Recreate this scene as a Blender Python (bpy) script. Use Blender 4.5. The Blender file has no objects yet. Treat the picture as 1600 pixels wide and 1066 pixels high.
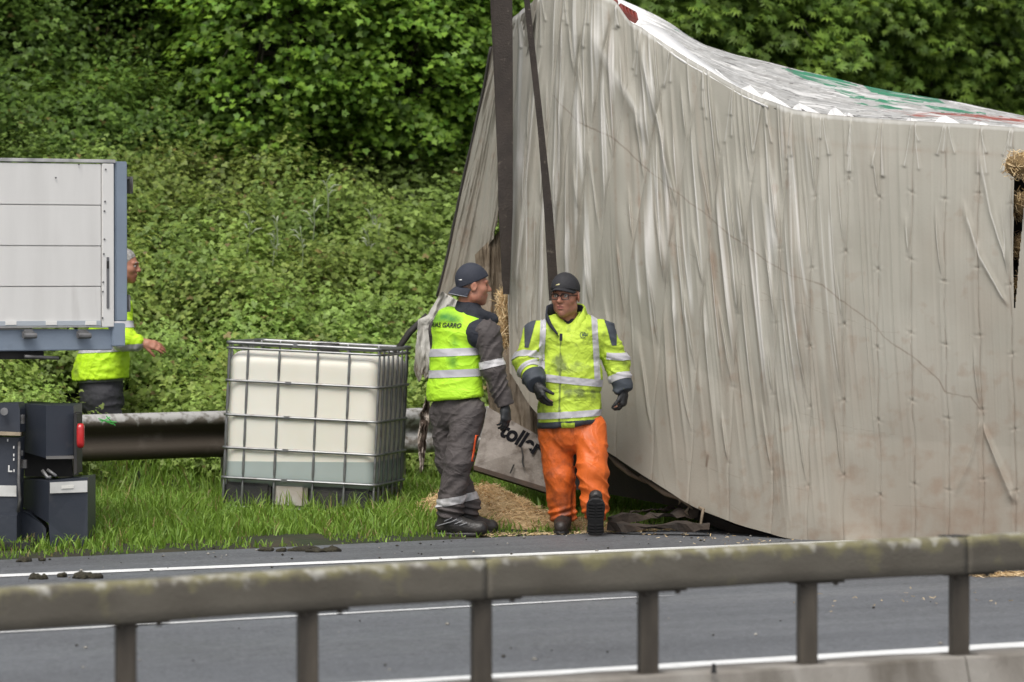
import bpy, bmesh, math, random
import numpy as np
from mathutils import Vector, Matrix
from mathutils.bvhtree import BVHTree

scene = bpy.context.scene
COL = scene.collection
# ------------------------------------------------------------------ camera
CAM_H = 1.74
FPX = 7000.0                       # focal length in photo pixels (1600 wide)
PITCH = math.atan(108.0 / FPX)     # horizon sits 108 px above the picture centre
cam_d = bpy.data.cameras.new('camera')
cam = bpy.data.objects.new('camera', cam_d)
COL.objects.link(cam)
cam.location = (0, 0, CAM_H)
cam.rotation_euler = (math.pi / 2 - PITCH, 0, 0)
cam_d.sensor_width = 36
cam_d.lens = FPX / 1600 * 36
cam_d.clip_start = 0.5
cam_d.clip_end = 600
cam_d.dof.use_dof = True
cam_d.dof.focus_distance = 28.6
cam_d.dof.aperture_fstop = 3.4
scene.camera = cam
# ------------------------------------------------------------------ sky, sun, exposure
SUN_EL, SUN_ROT = math.radians(56), math.radians(197)
w = bpy.data.worlds.new('World')
scene.world = w
w.use_nodes = True
nt = w.node_tree
nt.nodes.clear()
sky = nt.nodes.new('ShaderNodeTexSky')
sky.sky_type = 'NISHITA'
sky.sun_disc = False
sky.sun_elevation = SUN_EL
sky.sun_rotation = SUN_ROT
sky.air_density = 1.0
sky.dust_density = 4.0
hs = nt.nodes.new('ShaderNodeHueSaturation')     # overcast: the blue is veiled by cloud
hs.inputs['Saturation'].default_value = 0.28
bg = nt.nodes.new('ShaderNodeBackground')
bg.inputs['Strength'].default_value = 0.125
out = nt.nodes.new('ShaderNodeOutputWorld')
nt.links.new(sky.outputs[0], hs.inputs['Color'])
nt.links.new(hs.outputs[0], bg.inputs[0])
nt.links.new(bg.outputs[0], out.inputs[0])
sd = bpy.data.lights.new('sun', 'SUN')
sd.energy = 1.5
sd.angle = math.radians(30)
sd.color = (1.0, 0.955, 0.89)
sun = bpy.data.objects.new('sun', sd)
COL.objects.link(sun)
sdir = Vector((math.sin(SUN_ROT) * math.cos(SUN_EL), math.cos(SUN_ROT) * math.cos(SUN_EL), math.sin(SUN_EL)))
sun.rotation_euler = sdir.to_track_quat('Z', 'Y').to_euler()
sun.location = (0, 0, 30)
scene.view_settings.view_transform = 'Standard'
scene.view_settings.look = 'None'
scene.view_settings.gamma = 1
scene.view_settings.use_curve_mapping = False
scene.view_settings.exposure = 0.43
scene.cycles.max_bounces = 6
scene.cycles.transparent_max_bounces = 6

# ------------------------------------------------------------------ helpers: survey points
CA, SA = math.cos(PITCH), math.sin(PITCH)
def at(px, py, Y):
    u = (px - 800) / FPX; v = (533 - py) / FPX
    d = np.array([u, CA + v * SA, -SA + v * CA])
    return np.array([0, 0, CAM_H]) + d * (Y / d[1])
def gnd(px, py, z=0.0):
    u = (px - 800) / FPX; v = (533 - py) / FPX
    d = np.array([u, CA + v * SA, -SA + v * CA])
    return np.array([0, 0, CAM_H]) + d * ((z - CAM_H) / d[2])
TH = math.radians(33.5)
RD = np.array([math.cos(TH), math.sin(TH), 0])      # along the road
RN = np.array([-math.sin(TH), math.cos(TH), 0])     # across the road, away from the camera

def nrm(v):
    v = np.asarray(v, float); return v / (np.linalg.norm(v) + 1e-12)

# ------------------------------------------------------------------ helpers: noise
def _hash(ix, iy, iz, seed):
    n = (ix * 374761393 + iy * 668265263 + iz * 2147483647 + seed * 1274126177) & 0xffffffff
    n = ((n ^ (n >> 13)) * 1274126177) & 0xffffffff
    n = n ^ (n >> 16)
    return (n & 0xffff) / 65535.0
def noise3(P, seed=0):
    P = np.asarray(P, float)
    i = np.floor(P).astype(np.int64); f = P - i
    f = f * f * (3 - 2 * f)
    r = 0
    for dx in (0, 1):
        wx = f[:, 0] if dx else 1 - f[:, 0]
        for dy in (0, 1):
            wy = f[:, 1] if dy else 1 - f[:, 1]
            for dz in (0, 1):
                wz = f[:, 2] if dz else 1 - f[:, 2]
                r = r + wx * wy * wz * _hash(i[:, 0] + dx, i[:, 1] + dy, i[:, 2] + dz, seed)
    return r
def fbm(P, seed=0, o=3):
    a, r, s = 0.5, 0, 0
    P = np.asarray(P, float)
    for k in range(o):
        r = r + a * noise3(P * (2 ** k), seed + k); s += a; a *= 0.5
    return r / s

# ------------------------------------------------------------------ helpers: objects
def tag(o, label=None, cat=None, group=None, kind=None):
    if label: o['label'] = label
    if cat: o['category'] = cat
    if group: o['group'] = group
    if kind: o['kind'] = kind
    return o
def empty(name, loc=(0, 0, 0), label=None, cat=None, group=None):
    o = bpy.data.objects.new(name, None)
    COL.objects.link(o)
    o.location = loc
    o.empty_display_size = 0.1
    return tag(o, label, cat, group)
def link(name, me, m=None, parent=None, smooth=False):
    """world-space mesh -> object, re-based on its parent chain"""
    o = bpy.data.objects.new(name, me)
    COL.objects.link(o)
    if m is not None:
        me.materials.append(m)
    if smooth:
        me.polygons.foreach_set('use_smooth', np.ones(len(me.polygons), bool))
    if parent is not None:
        o.parent = parent
        t = Vector((0, 0, 0)); q = parent
        while q is not None:
            t += q.location; q = q.parent
        me.transform(Matrix.Translation(-t))
    return o
def fast_mesh(name, V, F):
    """V (n,3), F (m,k) with one k"""
    me = bpy.data.meshes.new(name)
    V = np.asarray(V, np.float32); F = np.asarray(F, np.int32)
    me.vertices.add(len(V)); me.vertices.foreach_set('co', V.ravel())
    m, k = F.shape
    me.loops.add(m * k); me.loops.foreach_set('vertex_index', F.ravel())
    me.polygons.add(m)
    me.polygons.foreach_set('loop_start', np.arange(0, m * k, k, dtype=np.int32))
    me.polygons.foreach_set('loop_total', np.full(m, k, np.int32))
    me.update(calc_edges=True)
    return me
def attr(me, name, vals):
    a = me.attributes.new(name, 'FLOAT', 'POINT')
    a.data.foreach_set('value', np.asarray(vals, np.float32))
def cattr(me, name, rgb):
    a = me.attributes.new(name, 'FLOAT_COLOR', 'POINT')
    c = np.ones((len(rgb), 4), np.float32); c[:, :3] = rgb
    a.data.foreach_set('color', c.ravel())
def verts(me):
    a = np.empty(len(me.vertices) * 3, np.float32); me.vertices.foreach_get('co', a)
    return a.reshape(-1, 3).astype(float)
def normals(me):
    a = np.empty(len(me.vertices) * 3, np.float32); me.vertex_normals.foreach_get('vector', a)
    return a.reshape(-1, 3).astype(float)
def setverts(me, V):
    me.vertices.foreach_set('co', np.asarray(V, np.float32).ravel()); me.update()

class MB:
    """collects shapes, then links them as ONE mesh object"""
    def __init__(s): s.v = []; s.f = []
    def add(s, V, F):
        b = len(s.v)
        s.v += [tuple(map(float, p)) for p in V]
        s.f += [tuple(i + b for i in f) for f in F]
        return s
    def box(s, c, size, ax=None, bev=0.0):
        ax = np.eye(3) if ax is None else np.asarray(ax)
        h = np.asarray(size) / 2; c = np.asarray(c, float)
        bm = bmesh.new()
        bmesh.ops.create_cube(bm, size=1.0)
        for v in bm.verts:
            v.co = Vector((v.co.x * size[0], v.co.y * size[1], v.co.z * size[2]))
        if bev > 0:
            bmesh.ops.bevel(bm, geom=bm.edges[:], offset=bev, segments=2, affect='EDGES')
        bm.verts.index_update()
        V = [c + ax[0] * v.co.x + ax[1] * v.co.y + ax[2] * v.co.z for v in bm.verts]
        F = [[v.index for v in f.verts] for f in bm.faces]
        bm.free()
        return s.add(V, F)
    def tube(s, pts, r, n=8, closed=False, caps=True, squash=None):
        pts = [np.asarray(p, float) for p in pts]
        N = len(pts); rr = r if hasattr(r, '__len__') else [r] * N
        V = []; F = []
        up = None
        for i in range(N):
            if closed: t = nrm(pts[(i + 1) % N] - pts[i - 1])
            else: t = nrm(pts[min(i + 1, N - 1)] - pts[max(i - 1, 0)])
            if up is None:
                a = np.array([0, 0, 1.0]) if abs(t[2]) < 0.9 else np.array([1.0, 0, 0])
                up = nrm(a - t * a.dot(t))
            else:
                up = nrm(up - t * up.dot(t))
            b = np.cross(t, up)
            for k in range(n):
                q = 2 * math.pi * k / n
                V.append(pts[i] + (up * math.cos(q) + b * math.sin(q)) * rr[i])
        M = N if closed else N - 1
        for i in range(M):
            for k in range(n):
                a = i * n; c = ((i + 1) % N) * n; k2 = (k + 1) % n
                F.append((a + k, a + k2, c + k2, c + k))
        if caps and not closed:
            F.append(tuple(range(n))[::-1]); F.append(tuple(range((N - 1) * n, N * n)))
        return s.add(V, F)
    def prism(s, poly, d):
        """closed polygon of world points extruded by vector d"""
        n = len(poly); d = np.asarray(d, float)
        V = [np.asarray(p, float) for p in poly] + [np.asarray(p, float) + d for p in poly]
        F = [tuple(range(n))[::-1], tuple(range(n, 2 * n))]
        F += [(i, (i + 1) % n, n + (i + 1) % n, n + i) for i in range(n)]
        return s.add(V, F)
    def loft(s, rings, cap=True):
        n = len(rings[0]); V = [p for r in rings for p in r]; F = []
        for i in range(len(rings) - 1):
            for k in range(n):
                k2 = (k + 1) % n
                F.append((i * n + k, i * n + k2, (i + 1) * n + k2, (i + 1) * n + k))
        if cap:
            F.append(tuple(range(n))[::-1]); F.append(tuple(range((len(rings) - 1) * n, len(rings) * n)))
        return s.add(V, F)
    def mesh(s, name):
        me = bpy.data.meshes.new(name)
        me.from_pydata(s.v, [], s.f); me.update()
        bm = bmesh.new(); bm.from_mesh(me)
        bmesh.ops.recalc_face_normals(bm, faces=bm.faces)
        bm.to_mesh(me); bm.free()
        return me
    def build(s, name, m, parent=None, smooth=False):
        return link(name, s.mesh(name), m, parent, smooth)

# ------------------------------------------------------------------ helpers: materials
def mat(name, col, rough=0.6, col2=None, scale=6.0, detail=4.0, contrast=(0.35, 0.7), bump=0.0, bscale=40.0,
        metal=0.0, spec=0.5, stretch=None, dirt=None, dscale=2.5, dirt_range=(0.5, 0.75), coord='Object', sss=0.0, trans=0.0):
    m = bpy.data.materials.new(name); m.use_nodes = True
    n = m.node_tree.nodes; L = m.node_tree.links
    b = n['Principled BSDF']
    b.inputs['Roughness'].default_value = rough
    b.inputs['Metallic'].default_value = metal
    b.inputs['Specular IOR Level'].default_value = spec
    if sss: 
        b.inputs['Subsurface Weight'].default_value = sss
        b.inputs['Subsurface Radius'].default_value = (0.012, 0.005, 0.003)
        b.inputs['Subsurface Scale'].default_value = 1.0
    tc = n.new('ShaderNodeTexCoord')
    src = tc.outputs[coord]
    if stretch:
        mp = n.new('ShaderNodeMapping'); mp.inputs['Scale'].default_value = stretch
        L.new(src, mp.inputs[0]); src = mp.outputs[0]
    c = None
    rgb = n.new('ShaderNodeRGB'); rgb.outputs[0].default_value = (*col, 1); c = rgb.outputs[0]
    def mixin(c, col, sc, rng, det=4.0):
        t = n.new('ShaderNodeTexNoise'); t.inputs['Scale'].default_value = sc; t.inputs['Detail'].default_value = det
        L.new(src, t.inputs['Vector'])
        r = n.new('ShaderNodeMapRange'); r.inputs[1].default_value = rng[0]; r.inputs[2].default_value = rng[1]
        L.new(t.outputs[0], r.inputs[0])
        x = n.new('ShaderNodeMix'); x.data_type = 'RGBA'
        L.new(r.outputs[0], x.inputs[0]); L.new(c, x.inputs[6]); x.inputs[7].default_value = (*col, 1)
        return x.outputs[2]
    if col2 is not None: c = mixin(c, col2, scale, contrast, detail)
    if dirt is not None: c = mixin(c, dirt, dscale, dirt_range, 6.0)
    L.new(c, b.inputs['Base Color'])
    m['_c'] = 0
    if bump:
        t = n.new('ShaderNodeTexNoise'); t.inputs['Scale'].default_value = bscale; t.inputs['Detail'].default_value = 4
        L.new(src, t.inputs['Vector'])
        bp = n.new('ShaderNodeBump'); bp.inputs['Strength'].default_value = bump; bp.inputs['Distance'].default_value = 0.02
        L.new(t.outputs[0], bp.inputs['Height']); L.new(bp.outputs[0], b.inputs['Normal'])
    return m
def creased(m, scale=8, strength=.55, dist=.03, stretch=(1, 1, 1)):
    """sharp cloth creases: ridged noise driving the bump"""
    n = m.node_tree.nodes; L = m.node_tree.links; b = n['Principled BSDF']
    tc = n.new('ShaderNodeTexCoord'); mp = n.new('ShaderNodeMapping'); mp.inputs['Scale'].default_value = stretch
    L.new(tc.outputs['Object'], mp.inputs[0])
    t = n.new('ShaderNodeTexNoise'); t.inputs['Scale'].default_value = scale; t.inputs['Detail'].default_value = 2.5; t.inputs['Distortion'].default_value = .9
    L.new(mp.outputs[0], t.inputs['Vector'])
    a = n.new('ShaderNodeMath'); a.operation = 'SUBTRACT'; L.new(t.outputs[0], a.inputs[0]); a.inputs[1].default_value = .5
    c = n.new('ShaderNodeMath'); c.operation = 'ABSOLUTE'; L.new(a.outputs[0], c.inputs[0])
    d = n.new('ShaderNodeMath'); d.operation = 'POWER'; L.new(c.outputs[0], d.inputs[0]); d.inputs[1].default_value = .6
    bp = n.new('ShaderNodeBump'); bp.inputs['Strength'].default_value = strength; bp.inputs['Distance'].default_value = dist; bp.invert = True
    L.new(d.outputs[0], bp.inputs['Height'])
    if b.inputs['Normal'].links: L.new(b.inputs['Normal'].links[0].from_socket, bp.inputs['Normal'])
    L.new(bp.outputs[0], b.inputs['Normal'])
    return m
def add_attr_mix(m, aname, col, lo=0.0, hi=1.0, noise=None):
    """blend a colour in where the vertex attribute is high (a stain, print, wear or painted light with its own shape)"""
    n = m.node_tree.nodes; L = m.node_tree.links
    b = n['Principled BSDF']
    prev = b.inputs['Base Color'].links[0].from_socket
    a = n.new('ShaderNodeAttribute'); a.attribute_name = aname
    s = a.outputs['Fac']
    if noise:
        tc = n.new('ShaderNodeTexCoord'); t = n.new('ShaderNodeTexNoise'); t.inputs['Scale'].default_value = noise[0]; t.inputs['Detail'].default_value = 5
        L.new(tc.outputs['Object'], t.inputs['Vector'])
        r0 = n.new('ShaderNodeMapRange'); r0.inputs[1].default_value = 0.3; r0.inputs[2].default_value = 0.7
        r0.inputs[3].default_value = -noise[1]; r0.inputs[4].default_value = noise[1]
        L.new(t.outputs[0], r0.inputs[0])
        ad = n.new('ShaderNodeMath'); ad.operation = 'ADD'
        L.new(s, ad.inputs[0]); L.new(r0.outputs[0], ad.inputs[1]); s = ad.outputs[0]
    r = n.new('ShaderNodeMapRange'); r.inputs[1].default_value = lo; r.inputs[2].default_value = hi
    L.new(s, r.inputs[0])
    x = n.new('ShaderNodeMix'); x.data_type = 'RGBA'
    L.new(r.outputs[0], x.inputs[0]); L.new(prev, x.inputs[6]); x.inputs[7].default_value = (*col, 1)
    L.new(x.outputs[2], b.inputs['Base Color'])
    return m

# ------------------------------------------------------------------ helpers: smooth solids (signed distance -> mesh)
def cap(a, b, r0, r1=None, k=0.03, sq=None):
    return ('cap', np.asarray(a, float), np.asarray(b, float), r0, r0 if r1 is None else r1, k, sq)
def ell(c, r, ax=None, k=0.03):
    return ('ell', np.asarray(c, float), np.asarray(r, float), np.eye(3) if ax is None else np.asarray(ax, float), k)
def sub(prim): return ('sub', prim)
def cut(co, no): return ('cut', np.asarray(co, float), nrm(no))       # keep the side opposite to no
def dist(pr, P):
    if pr[0] == 'cap':
        _, a, b, r0, r1, k, sq = pr
        ba = b - a; q = P - a
        flat = sq == 'flat'
        if sq is not None and not flat:
            ax, s = sq
            q = q + ((q @ ax) * (s - 1))[:, None] * ax
            ba = ba + (ba @ ax) * (s - 1) * ax
        t = np.clip((q @ ba) / max(ba @ ba, 1e-9), 0, 1)
        dd_ = np.sqrt((((q - t[:, None] * ba)) ** 2).sum(1)) - (r0 + (r1 - r0) * t)
        return np.maximum(dd_, (q - ba) @ nrm(ba)) if flat else dd_
    _, c, r, ax, k = pr
    q = (P - c) @ ax.T
    k0 = np.sqrt(((q / r) ** 2).sum(1)); k1 = np.sqrt(((q / (r * r)) ** 2).sum(1))
    return k0 * (k0 - 1) / np.maximum(k1, 1e-6)
def field(prims, P):
    D = None
    for pr in prims:
        if pr[0] == 'sub':
            d = -dist(pr[1], P); k = pr[1][5] if pr[1][0] == 'cap' else pr[1][4]
            h = np.clip(0.5 - 0.5 * (D - d) / k, 0, 1) if k > 0 else None
            D = np.maximum(D, d) if k <= 0 else D * (1 - h) + d * h + k * h * (1 - h)
        elif pr[0] == 'cut':
            D = np.maximum(D, (P - pr[1]) @ pr[2])
        else:
            d = dist(pr, P); k = pr[5] if pr[0] == 'cap' else pr[4]
            if D is None: D = d
            else:
                h = np.clip(0.5 + 0.5 * (D - d) / k, 0, 1)
                D = D * (1 - h) + d * h - k * h * (1 - h)
    return D
def bounds(prims, pad):
    lo = np.full(3, 1e9); hi = -lo
    for pr in prims:
        if pr[0] == 'cap':
            r = max(pr[3], pr[4])
            lo = np.minimum(lo, np.minimum(pr[1], pr[2]) - r); hi = np.maximum(hi, np.maximum(pr[1], pr[2]) + r)
        elif pr[0] == 'ell':
            r = pr[2].max(); lo = np.minimum(lo, pr[1] - r); hi = np.maximum(hi, pr[1] + r)
    return lo - pad, hi + pad
def solid(name, prims, h=0.006, disp=None):
    lo, hi = bounds(prims, 0.03)
    B = 4
    nb = np.ceil((hi - lo) / (h * B)).astype(int) + 1
    n = nb * B
    bc = np.stack(np.meshgrid(*[np.arange(k) for k in nb], indexing='ij'), -1).reshape(-1, 3)
    cen = lo + (bc * B + (B - 1) / 2) * h
    dc = field(prims, cen)
    act = np.abs(dc) < h * B * 2.2
    vals = np.empty(tuple(nb) + (B, B, B), np.float32)
    vals[...] = np.where(dc > 0, 1.0, -1.0).reshape(tuple(nb) + (1, 1, 1))
    off = np.stack(np.meshgrid(*[np.arange(B)] * 3, indexing='ij'), -1).reshape(-1, 3)
    A = bc[act]
    P = lo + ((A[:, None, :] * B + off[None]) * h).reshape(-1, 3)
    d = field(prims, P)
    if disp is not None: d = d - disp(P)
    vals[A[:, 0], A[:, 1], A[:, 2]] = d.reshape(-1, B, B, B)
    vals = vals.transpose(0, 3, 1, 4, 2, 5).reshape(n)
    s = vals < 0
    c = s[:-1, :-1, :-1].astype(np.int8)
    tot = np.zeros_like(c)
    for dx in (0, 1):
        for dy in (0, 1):
            for dz in (0, 1):
                tot += s[dx:n[0] - 1 + dx, dy:n[1] - 1 + dy, dz:n[2] - 1 + dz]
    mix = (tot > 0) & (tot < 8)
    idx = np.full(mix.shape, -1, np.int32)
    cells = np.argwhere(mix)
    idx[mix] = np.arange(len(cells))
    acc = np.zeros((len(cells), 3)); cnt = np.zeros(len(cells))
    for ax in range(3):
        o1, o2 = [k for k in range(3) if k != ax]
        for i in (0, 1):
            for j in (0, 1):
                p0 = cells.copy(); p0[:, o1] += i; p0[:, o2] += j
                p1 = p0.copy(); p1[:, ax] += 1
                v0 = vals[p0[:, 0], p0[:, 1], p0[:, 2]]; v1 = vals[p1[:, 0], p1[:, 1], p1[:, 2]]
                x = (v0 < 0) != (v1 < 0)
                t = np.where(x, v0 / np.where(x, v0 - v1, 1), 0)
                q = p0.astype(float); q[:, ax] += t
                acc[x] += q[x]; cnt[x] += 1
    V = lo + acc / np.maximum(cnt, 1)[:, None] * h
    F = []
    for ax in range(3):
        o1, o2 = (ax + 1) % 3, (ax + 2) % 3
        sl0 = [slice(None)] * 3; sl1 = [slice(None)] * 3
        sl0[ax] = slice(0, n[ax] - 1); sl1[ax] = slice(1, n[ax])
        a = s[tuple(sl0)]; b = s[tuple(sl1)]
        e = np.argwhere(a != b)
        e = e[(e[:, o1] > 0) & (e[:, o2] > 0) & (e[:, o1] < n[o1] - 1) & (e[:, o2] < n[o2] - 1)]
        fl = a[e[:, 0], e[:, 1], e[:, 2]]
        def cell(d1, d2):
            q = e.copy(); q[:, o1] -= d1; q[:, o2] -= d2
            return idx[q[:, 0], q[:, 1], q[:, 2]]
        q = np.stack([cell(1, 1), cell(0, 1), cell(0, 0), cell(1, 0)], 1)
        q[~fl] = q[~fl][:, ::-1]
        F.append(q)
    F = np.concatenate(F)
    F = F[(F >= 0).all(1)]
    return fast_mesh(name, V, F)
def wrinkle(me, fn):
    V = verts(me); N = normals(me)
    setverts(me, V + N * fn(V)[:, None])
    return me
def piece(src, name, planes, off, m, parent, thick=None, pred=None):
    """a strip or patch cut from a garment by planes (keep the side opposite to each normal) and laid on top of it"""
    bm = bmesh.new(); bm.from_mesh(src)
    for co, no in planes:
        bmesh.ops.bisect_plane(bm, geom=bm.verts[:] + bm.edges[:] + bm.faces[:], plane_co=Vector(co), plane_no=Vector(no), clear_outer=True)
    if pred is not None:
        bad = [f for f in bm.faces if not pred(np.array(f.calc_center_median()), np.array(f.normal))]
        bmesh.ops.delete(bm, geom=bad, context='FACES')
    bm.normal_update()
    for v in bm.verts: v.co += v.normal * off
    me = bpy.data.meshes.new(name); bm.to_mesh(me); bm.free()
    o = link(name, me, m, parent, True)
    return o
def base_of(me_or_obj): pass
def text_mesh(name, s, size, shear=0.0, offset=0.0):
    cu = bpy.data.curves.new(name, 'FONT'); cu.body = s; cu.size = size; cu.shear = shear; cu.offset = offset
    cu.align_x = 'CENTER'; cu.align_y = 'CENTER'
    o = bpy.data.objects.new(name, cu); COL.objects.link(o)
    dg = bpy.context.evaluated_depsgraph_get()
    me = bpy.data.meshes.new_from_object(o.evaluated_get(dg))
    bpy.data.objects.remove(o); bpy.data.curves.remove(cu)
    me.name = name
    return me
# ================================================================== SETTING
rng = np.random.default_rng(7)
asphalt = mat('asphalt', (0.108, 0.114, 0.124), 0.60, (0.128, 0.135, 0.146), 0.9, 5, bump=0.2, bscale=160, spec=0.4, dirt=(0.086, 0.089, 0.095), dscale=0.45, dirt_range=(0.42, 0.70))
def speckle(m, scale, thr, col):
    n = m.node_tree.nodes; L = m.node_tree.links; b = n['Principled BSDF']
    prev = b.inputs['Base Color'].links[0].from_socket
    tc = n.new('ShaderNodeTexCoord'); t = n.new('ShaderNodeTexVoronoi'); t.inputs['Scale'].default_value = scale
    L.new(tc.outputs['Object'], t.inputs['Vector'])
    wn = n.new('ShaderNodeSeparateColor'); L.new(t.outputs['Color'], wn.inputs[0])
    r = n.new('ShaderNodeMapRange'); r.inputs[1].default_value = thr; r.inputs[2].default_value = 1.0
    L.new(wn.outputs[0], r.inputs[0])
    x = n.new('ShaderNodeMix'); x.data_type = 'RGBA'
    L.new(r.outputs[0], x.inputs[0]); L.new(prev, x.inputs[6]); x.inputs[7].default_value = (*col, 1)
    L.new(x.outputs[2], b.inputs['Base Color'])
speckle(asphalt, 75, 0.60, (0.165, 0.172, 0.182))
speckle(asphalt, 60, 0.78, (0.060, 0.062, 0.066))
paint = mat('road_paint', (0.82, 0.83, 0.82), 0.55, (0.72, 0.72, 0.71), 5, 5, dirt=(0.42, 0.42, 0.41), dscale=9, dirt_range=(0.6, 0.8), bump=0.15, bscale=120)
soil = mat('soil', (0.026, 0.022, 0.013), 0.95, (0.022, 0.036, 0.010), 2.0, 6, bump=0.6, bscale=20, dirt=(0.06, 0.045, 0.028), dscale=3)
conc = mat('barrier_concrete', (0.30, 0.28, 0.25), 0.85, (0.20, 0.18, 0.155), 2.2, 6, bump=0.3, bscale=60, stretch=(1.6, 1.6, 0.5), dirt=(0.12, 0.105, 0.085), dscale=2.0, dirt_range=(0.52, 0.72))

def lanes(m):
    """faint polished wheel tracks and patches drawn out along the road"""
    n = m.node_tree.nodes; L = m.node_tree.links; b = n['Principled BSDF']
    prev = b.inputs['Base Color'].links[0].from_socket
    tc = n.new('ShaderNodeTexCoord'); mp = n.new('ShaderNodeMapping'); mp.vector_type = 'TEXTURE'; mp.inputs['Rotation'].default_value = (0, 0, TH); mp.inputs['Scale'].default_value = (14, .9, 1)
    L.new(tc.outputs['Object'], mp.inputs[0]); t = n.new('ShaderNodeTexNoise'); t.inputs['Scale'].default_value = 1.0; t.inputs['Detail'].default_value = 5; L.new(mp.outputs[0], t.inputs['Vector'])
    r = n.new('ShaderNodeMapRange'); r.inputs[1].default_value = .38; r.inputs[2].default_value = .66; r.inputs[3].default_value = .90; r.inputs[4].default_value = 1.18; L.new(t.outputs[0], r.inputs[0])
    x = n.new('ShaderNodeMix'); x.data_type = 'RGBA'; x.blend_type = 'MULTIPLY'; x.inputs[0].default_value = 1.0
    L.new(prev, x.inputs[6]); L.new(r.outputs[0], x.inputs[7]); L.new(x.outputs[2], b.inputs['Base Color'])
    r2 = n.new('ShaderNodeMapRange'); r2.inputs[1].default_value = .38; r2.inputs[2].default_value = .66; r2.inputs[3].default_value = .72; r2.inputs[4].default_value = .48; L.new(t.outputs[0], r2.inputs[0]); L.new(r2.outputs[0], b.inputs['Roughness'])
lanes(asphalt)
def sheet(name, poly, z, m, parent=None):
    me = bpy.data.meshes.new(name)
    me.from_pydata([(p[0], p[1], z) for p in poly], [], [tuple(range(len(poly)))]); me.update()
    if me.polygons[0].normal.z < 0: me.flip_normals()
    return link(name, me, m, parent)
# edge of the road on the far side
E0 = gnd(130, 869); E1 = gnd(1080, 826)
ED = nrm(E1 - E0); EN = np.array([-ED[1], ED[0], 0])
a = E0 - ED * 60; b = E0 + ED * 90
B0 = gnd(1010, 1056, 0.068)[:2]                # barrier line
brd0 = nrm(np.append(gnd(1600, 1021, 0.068)[:2] - B0, 0)); bn0 = np.array([-brd0[1], brd0[0], 0]); B03 = np.array([B0[0], B0[1], 0])
road = sheet('road', [B03 - brd0 * 60 + bn0 * .15, B03 + brd0 * 90 + bn0 * .15, b, a], 0.0, asphalt); tag(road, kind='structure')
road2 = sheet('road', [B03 - brd0 * 60 - bn0 * 12, B03 + brd0 * 90 - bn0 * 12, B03 + brd0 * 90 + bn0 * .1, B03 - brd0 * 60 + bn0 * .1], -0.294, asphalt); tag(road2, kind='structure')
# markings
def marking(p, q, wd, name='road_marking', ext0=0, ext1=0, taper=False):
    p = gnd(*p); q = gnd(*q); d = nrm(q - p); n_ = np.array([-d[1], d[0], 0]) * wd / 2
    p = p - d * ext0; q = q + d * ext1
    poly = [p - n_, q - n_, q + n_, p + n_]
    if taper: poly = [p - n_, q + d * 0.45 + n_ * 0.4, q + n_, p + n_]
    o = sheet(name, poly, 0.004, paint); tag(o, kind='structure'); return o
marking((0, 900.5), (1200, 852), 0.20, 'edge_line', 30, 40)
marking((0, 991), (966, 937), 0.165, 'lane_line', 30, 0, True)
marking((640, 1068), (1600, 1009), 0.27, 'edge_line', 30, 40)
# ground sheet: verge and bank
G0 = at(235, 648, 32.4); G0[2] = 0
def bank_z(X, Y):
    d = (X - G0[0]) * RN[0] + (Y - G0[1]) * RN[1]
    s = np.clip(d - 0.55, 0, None)
    z = 0.50 * s + 0.03 * np.clip(s, 0, 2) ** 2
    z = np.where(s > 14, 0.50 * 14 + .12 + 0.25 * (s - 14), z)
    e = (X - E0[0]) * EN[0] + (Y - E0[1]) * EN[1]
    verge = np.clip(e / 0.5, 0, 1) * 0.035
    return z + verge - 0.004
gu = np.linspace(-60, 90, 190); gv = np.concatenate([np.linspace(-0.25, 6, 60), np.linspace(6.3, 70, 50)])
UU, VV = np.meshgrid(gu, gv, indexing='ij')
PX = E0[0] + ED[0] * UU + EN[0] * VV; PY = E0[1] + ED[1] * UU + EN[1] * VV
PZ = bank_z(PX, PY)
nzv = fbm(np.stack([PX.ravel() * 1.5, PY.ravel() * 1.5, PX.ravel() * 0], 1), 3).reshape(PX.shape)
PZ = PZ + (nzv - 0.5) * 0.07 * np.clip((VV - 0.3) / 1.0, 0, 1)
PZ[VV < 0.05] = -0.03
idx = np.arange(PX.size).reshape(PX.shape)
F = np.stack([idx[:-1, :-1], idx[1:, :-1], idx[1:, 1:], idx[:-1, 1:]], -1).reshape(-1, 4)
me = fast_mesh('bank', np.stack([PX, PY, PZ], -1).reshape(-1, 3), F)
tag(link('bank_ground', me, soil, None, True), kind='structure')
# base ground far below / around so that the horizon closes
base = sheet('ground', [(-300, -60, 0), (300, -60, 0), (300, 400, 0), (-300, 400, 0)], -0.30, soil); tag(base, kind='structure')

# ------------------------------------------------------------------ near concrete barrier with its rail
brd = nrm(np.append(gnd(1600, 1021, 0.068)[:2] - B0, 0)); brn = np.array([-brd[1], brd[0], 0])
def barrier_block(s0, s1, label):
    root = np.array([B0[0], B0[1], 0.0]) + brd * (s0 + s1) / 2
    r = MB()
    # profile across: front face sloping, top 0.26 wide
    prof = [(-0.10, -0.32), (-0.045, -0.10), (0.0, 0.06), (0.012, 0.068), (0.268, 0.068), (0.28, 0.06), (0.33, -0.32)]
    rings = []
    for s in np.linspace(s0, s1, 60):
        rings.append([np.array([B0[0], B0[1], 0]) + brd * s + brn * (u - 0.004) + np.array([0, 0, z + 0.0025 * math.sin(s * 9 + u * 7)]) for u, z in prof])
    r.loft(rings)
    o = r.build('concrete_barrier', conc); o.location = (0, 0, 0)
    tag(o, label, 'barrier', 'concrete barrier blocks under the near rail'); return o
sj = np.dot(np.append(gnd(1513, 1027, 0.068)[:2] - B0, 0), brd)
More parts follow.
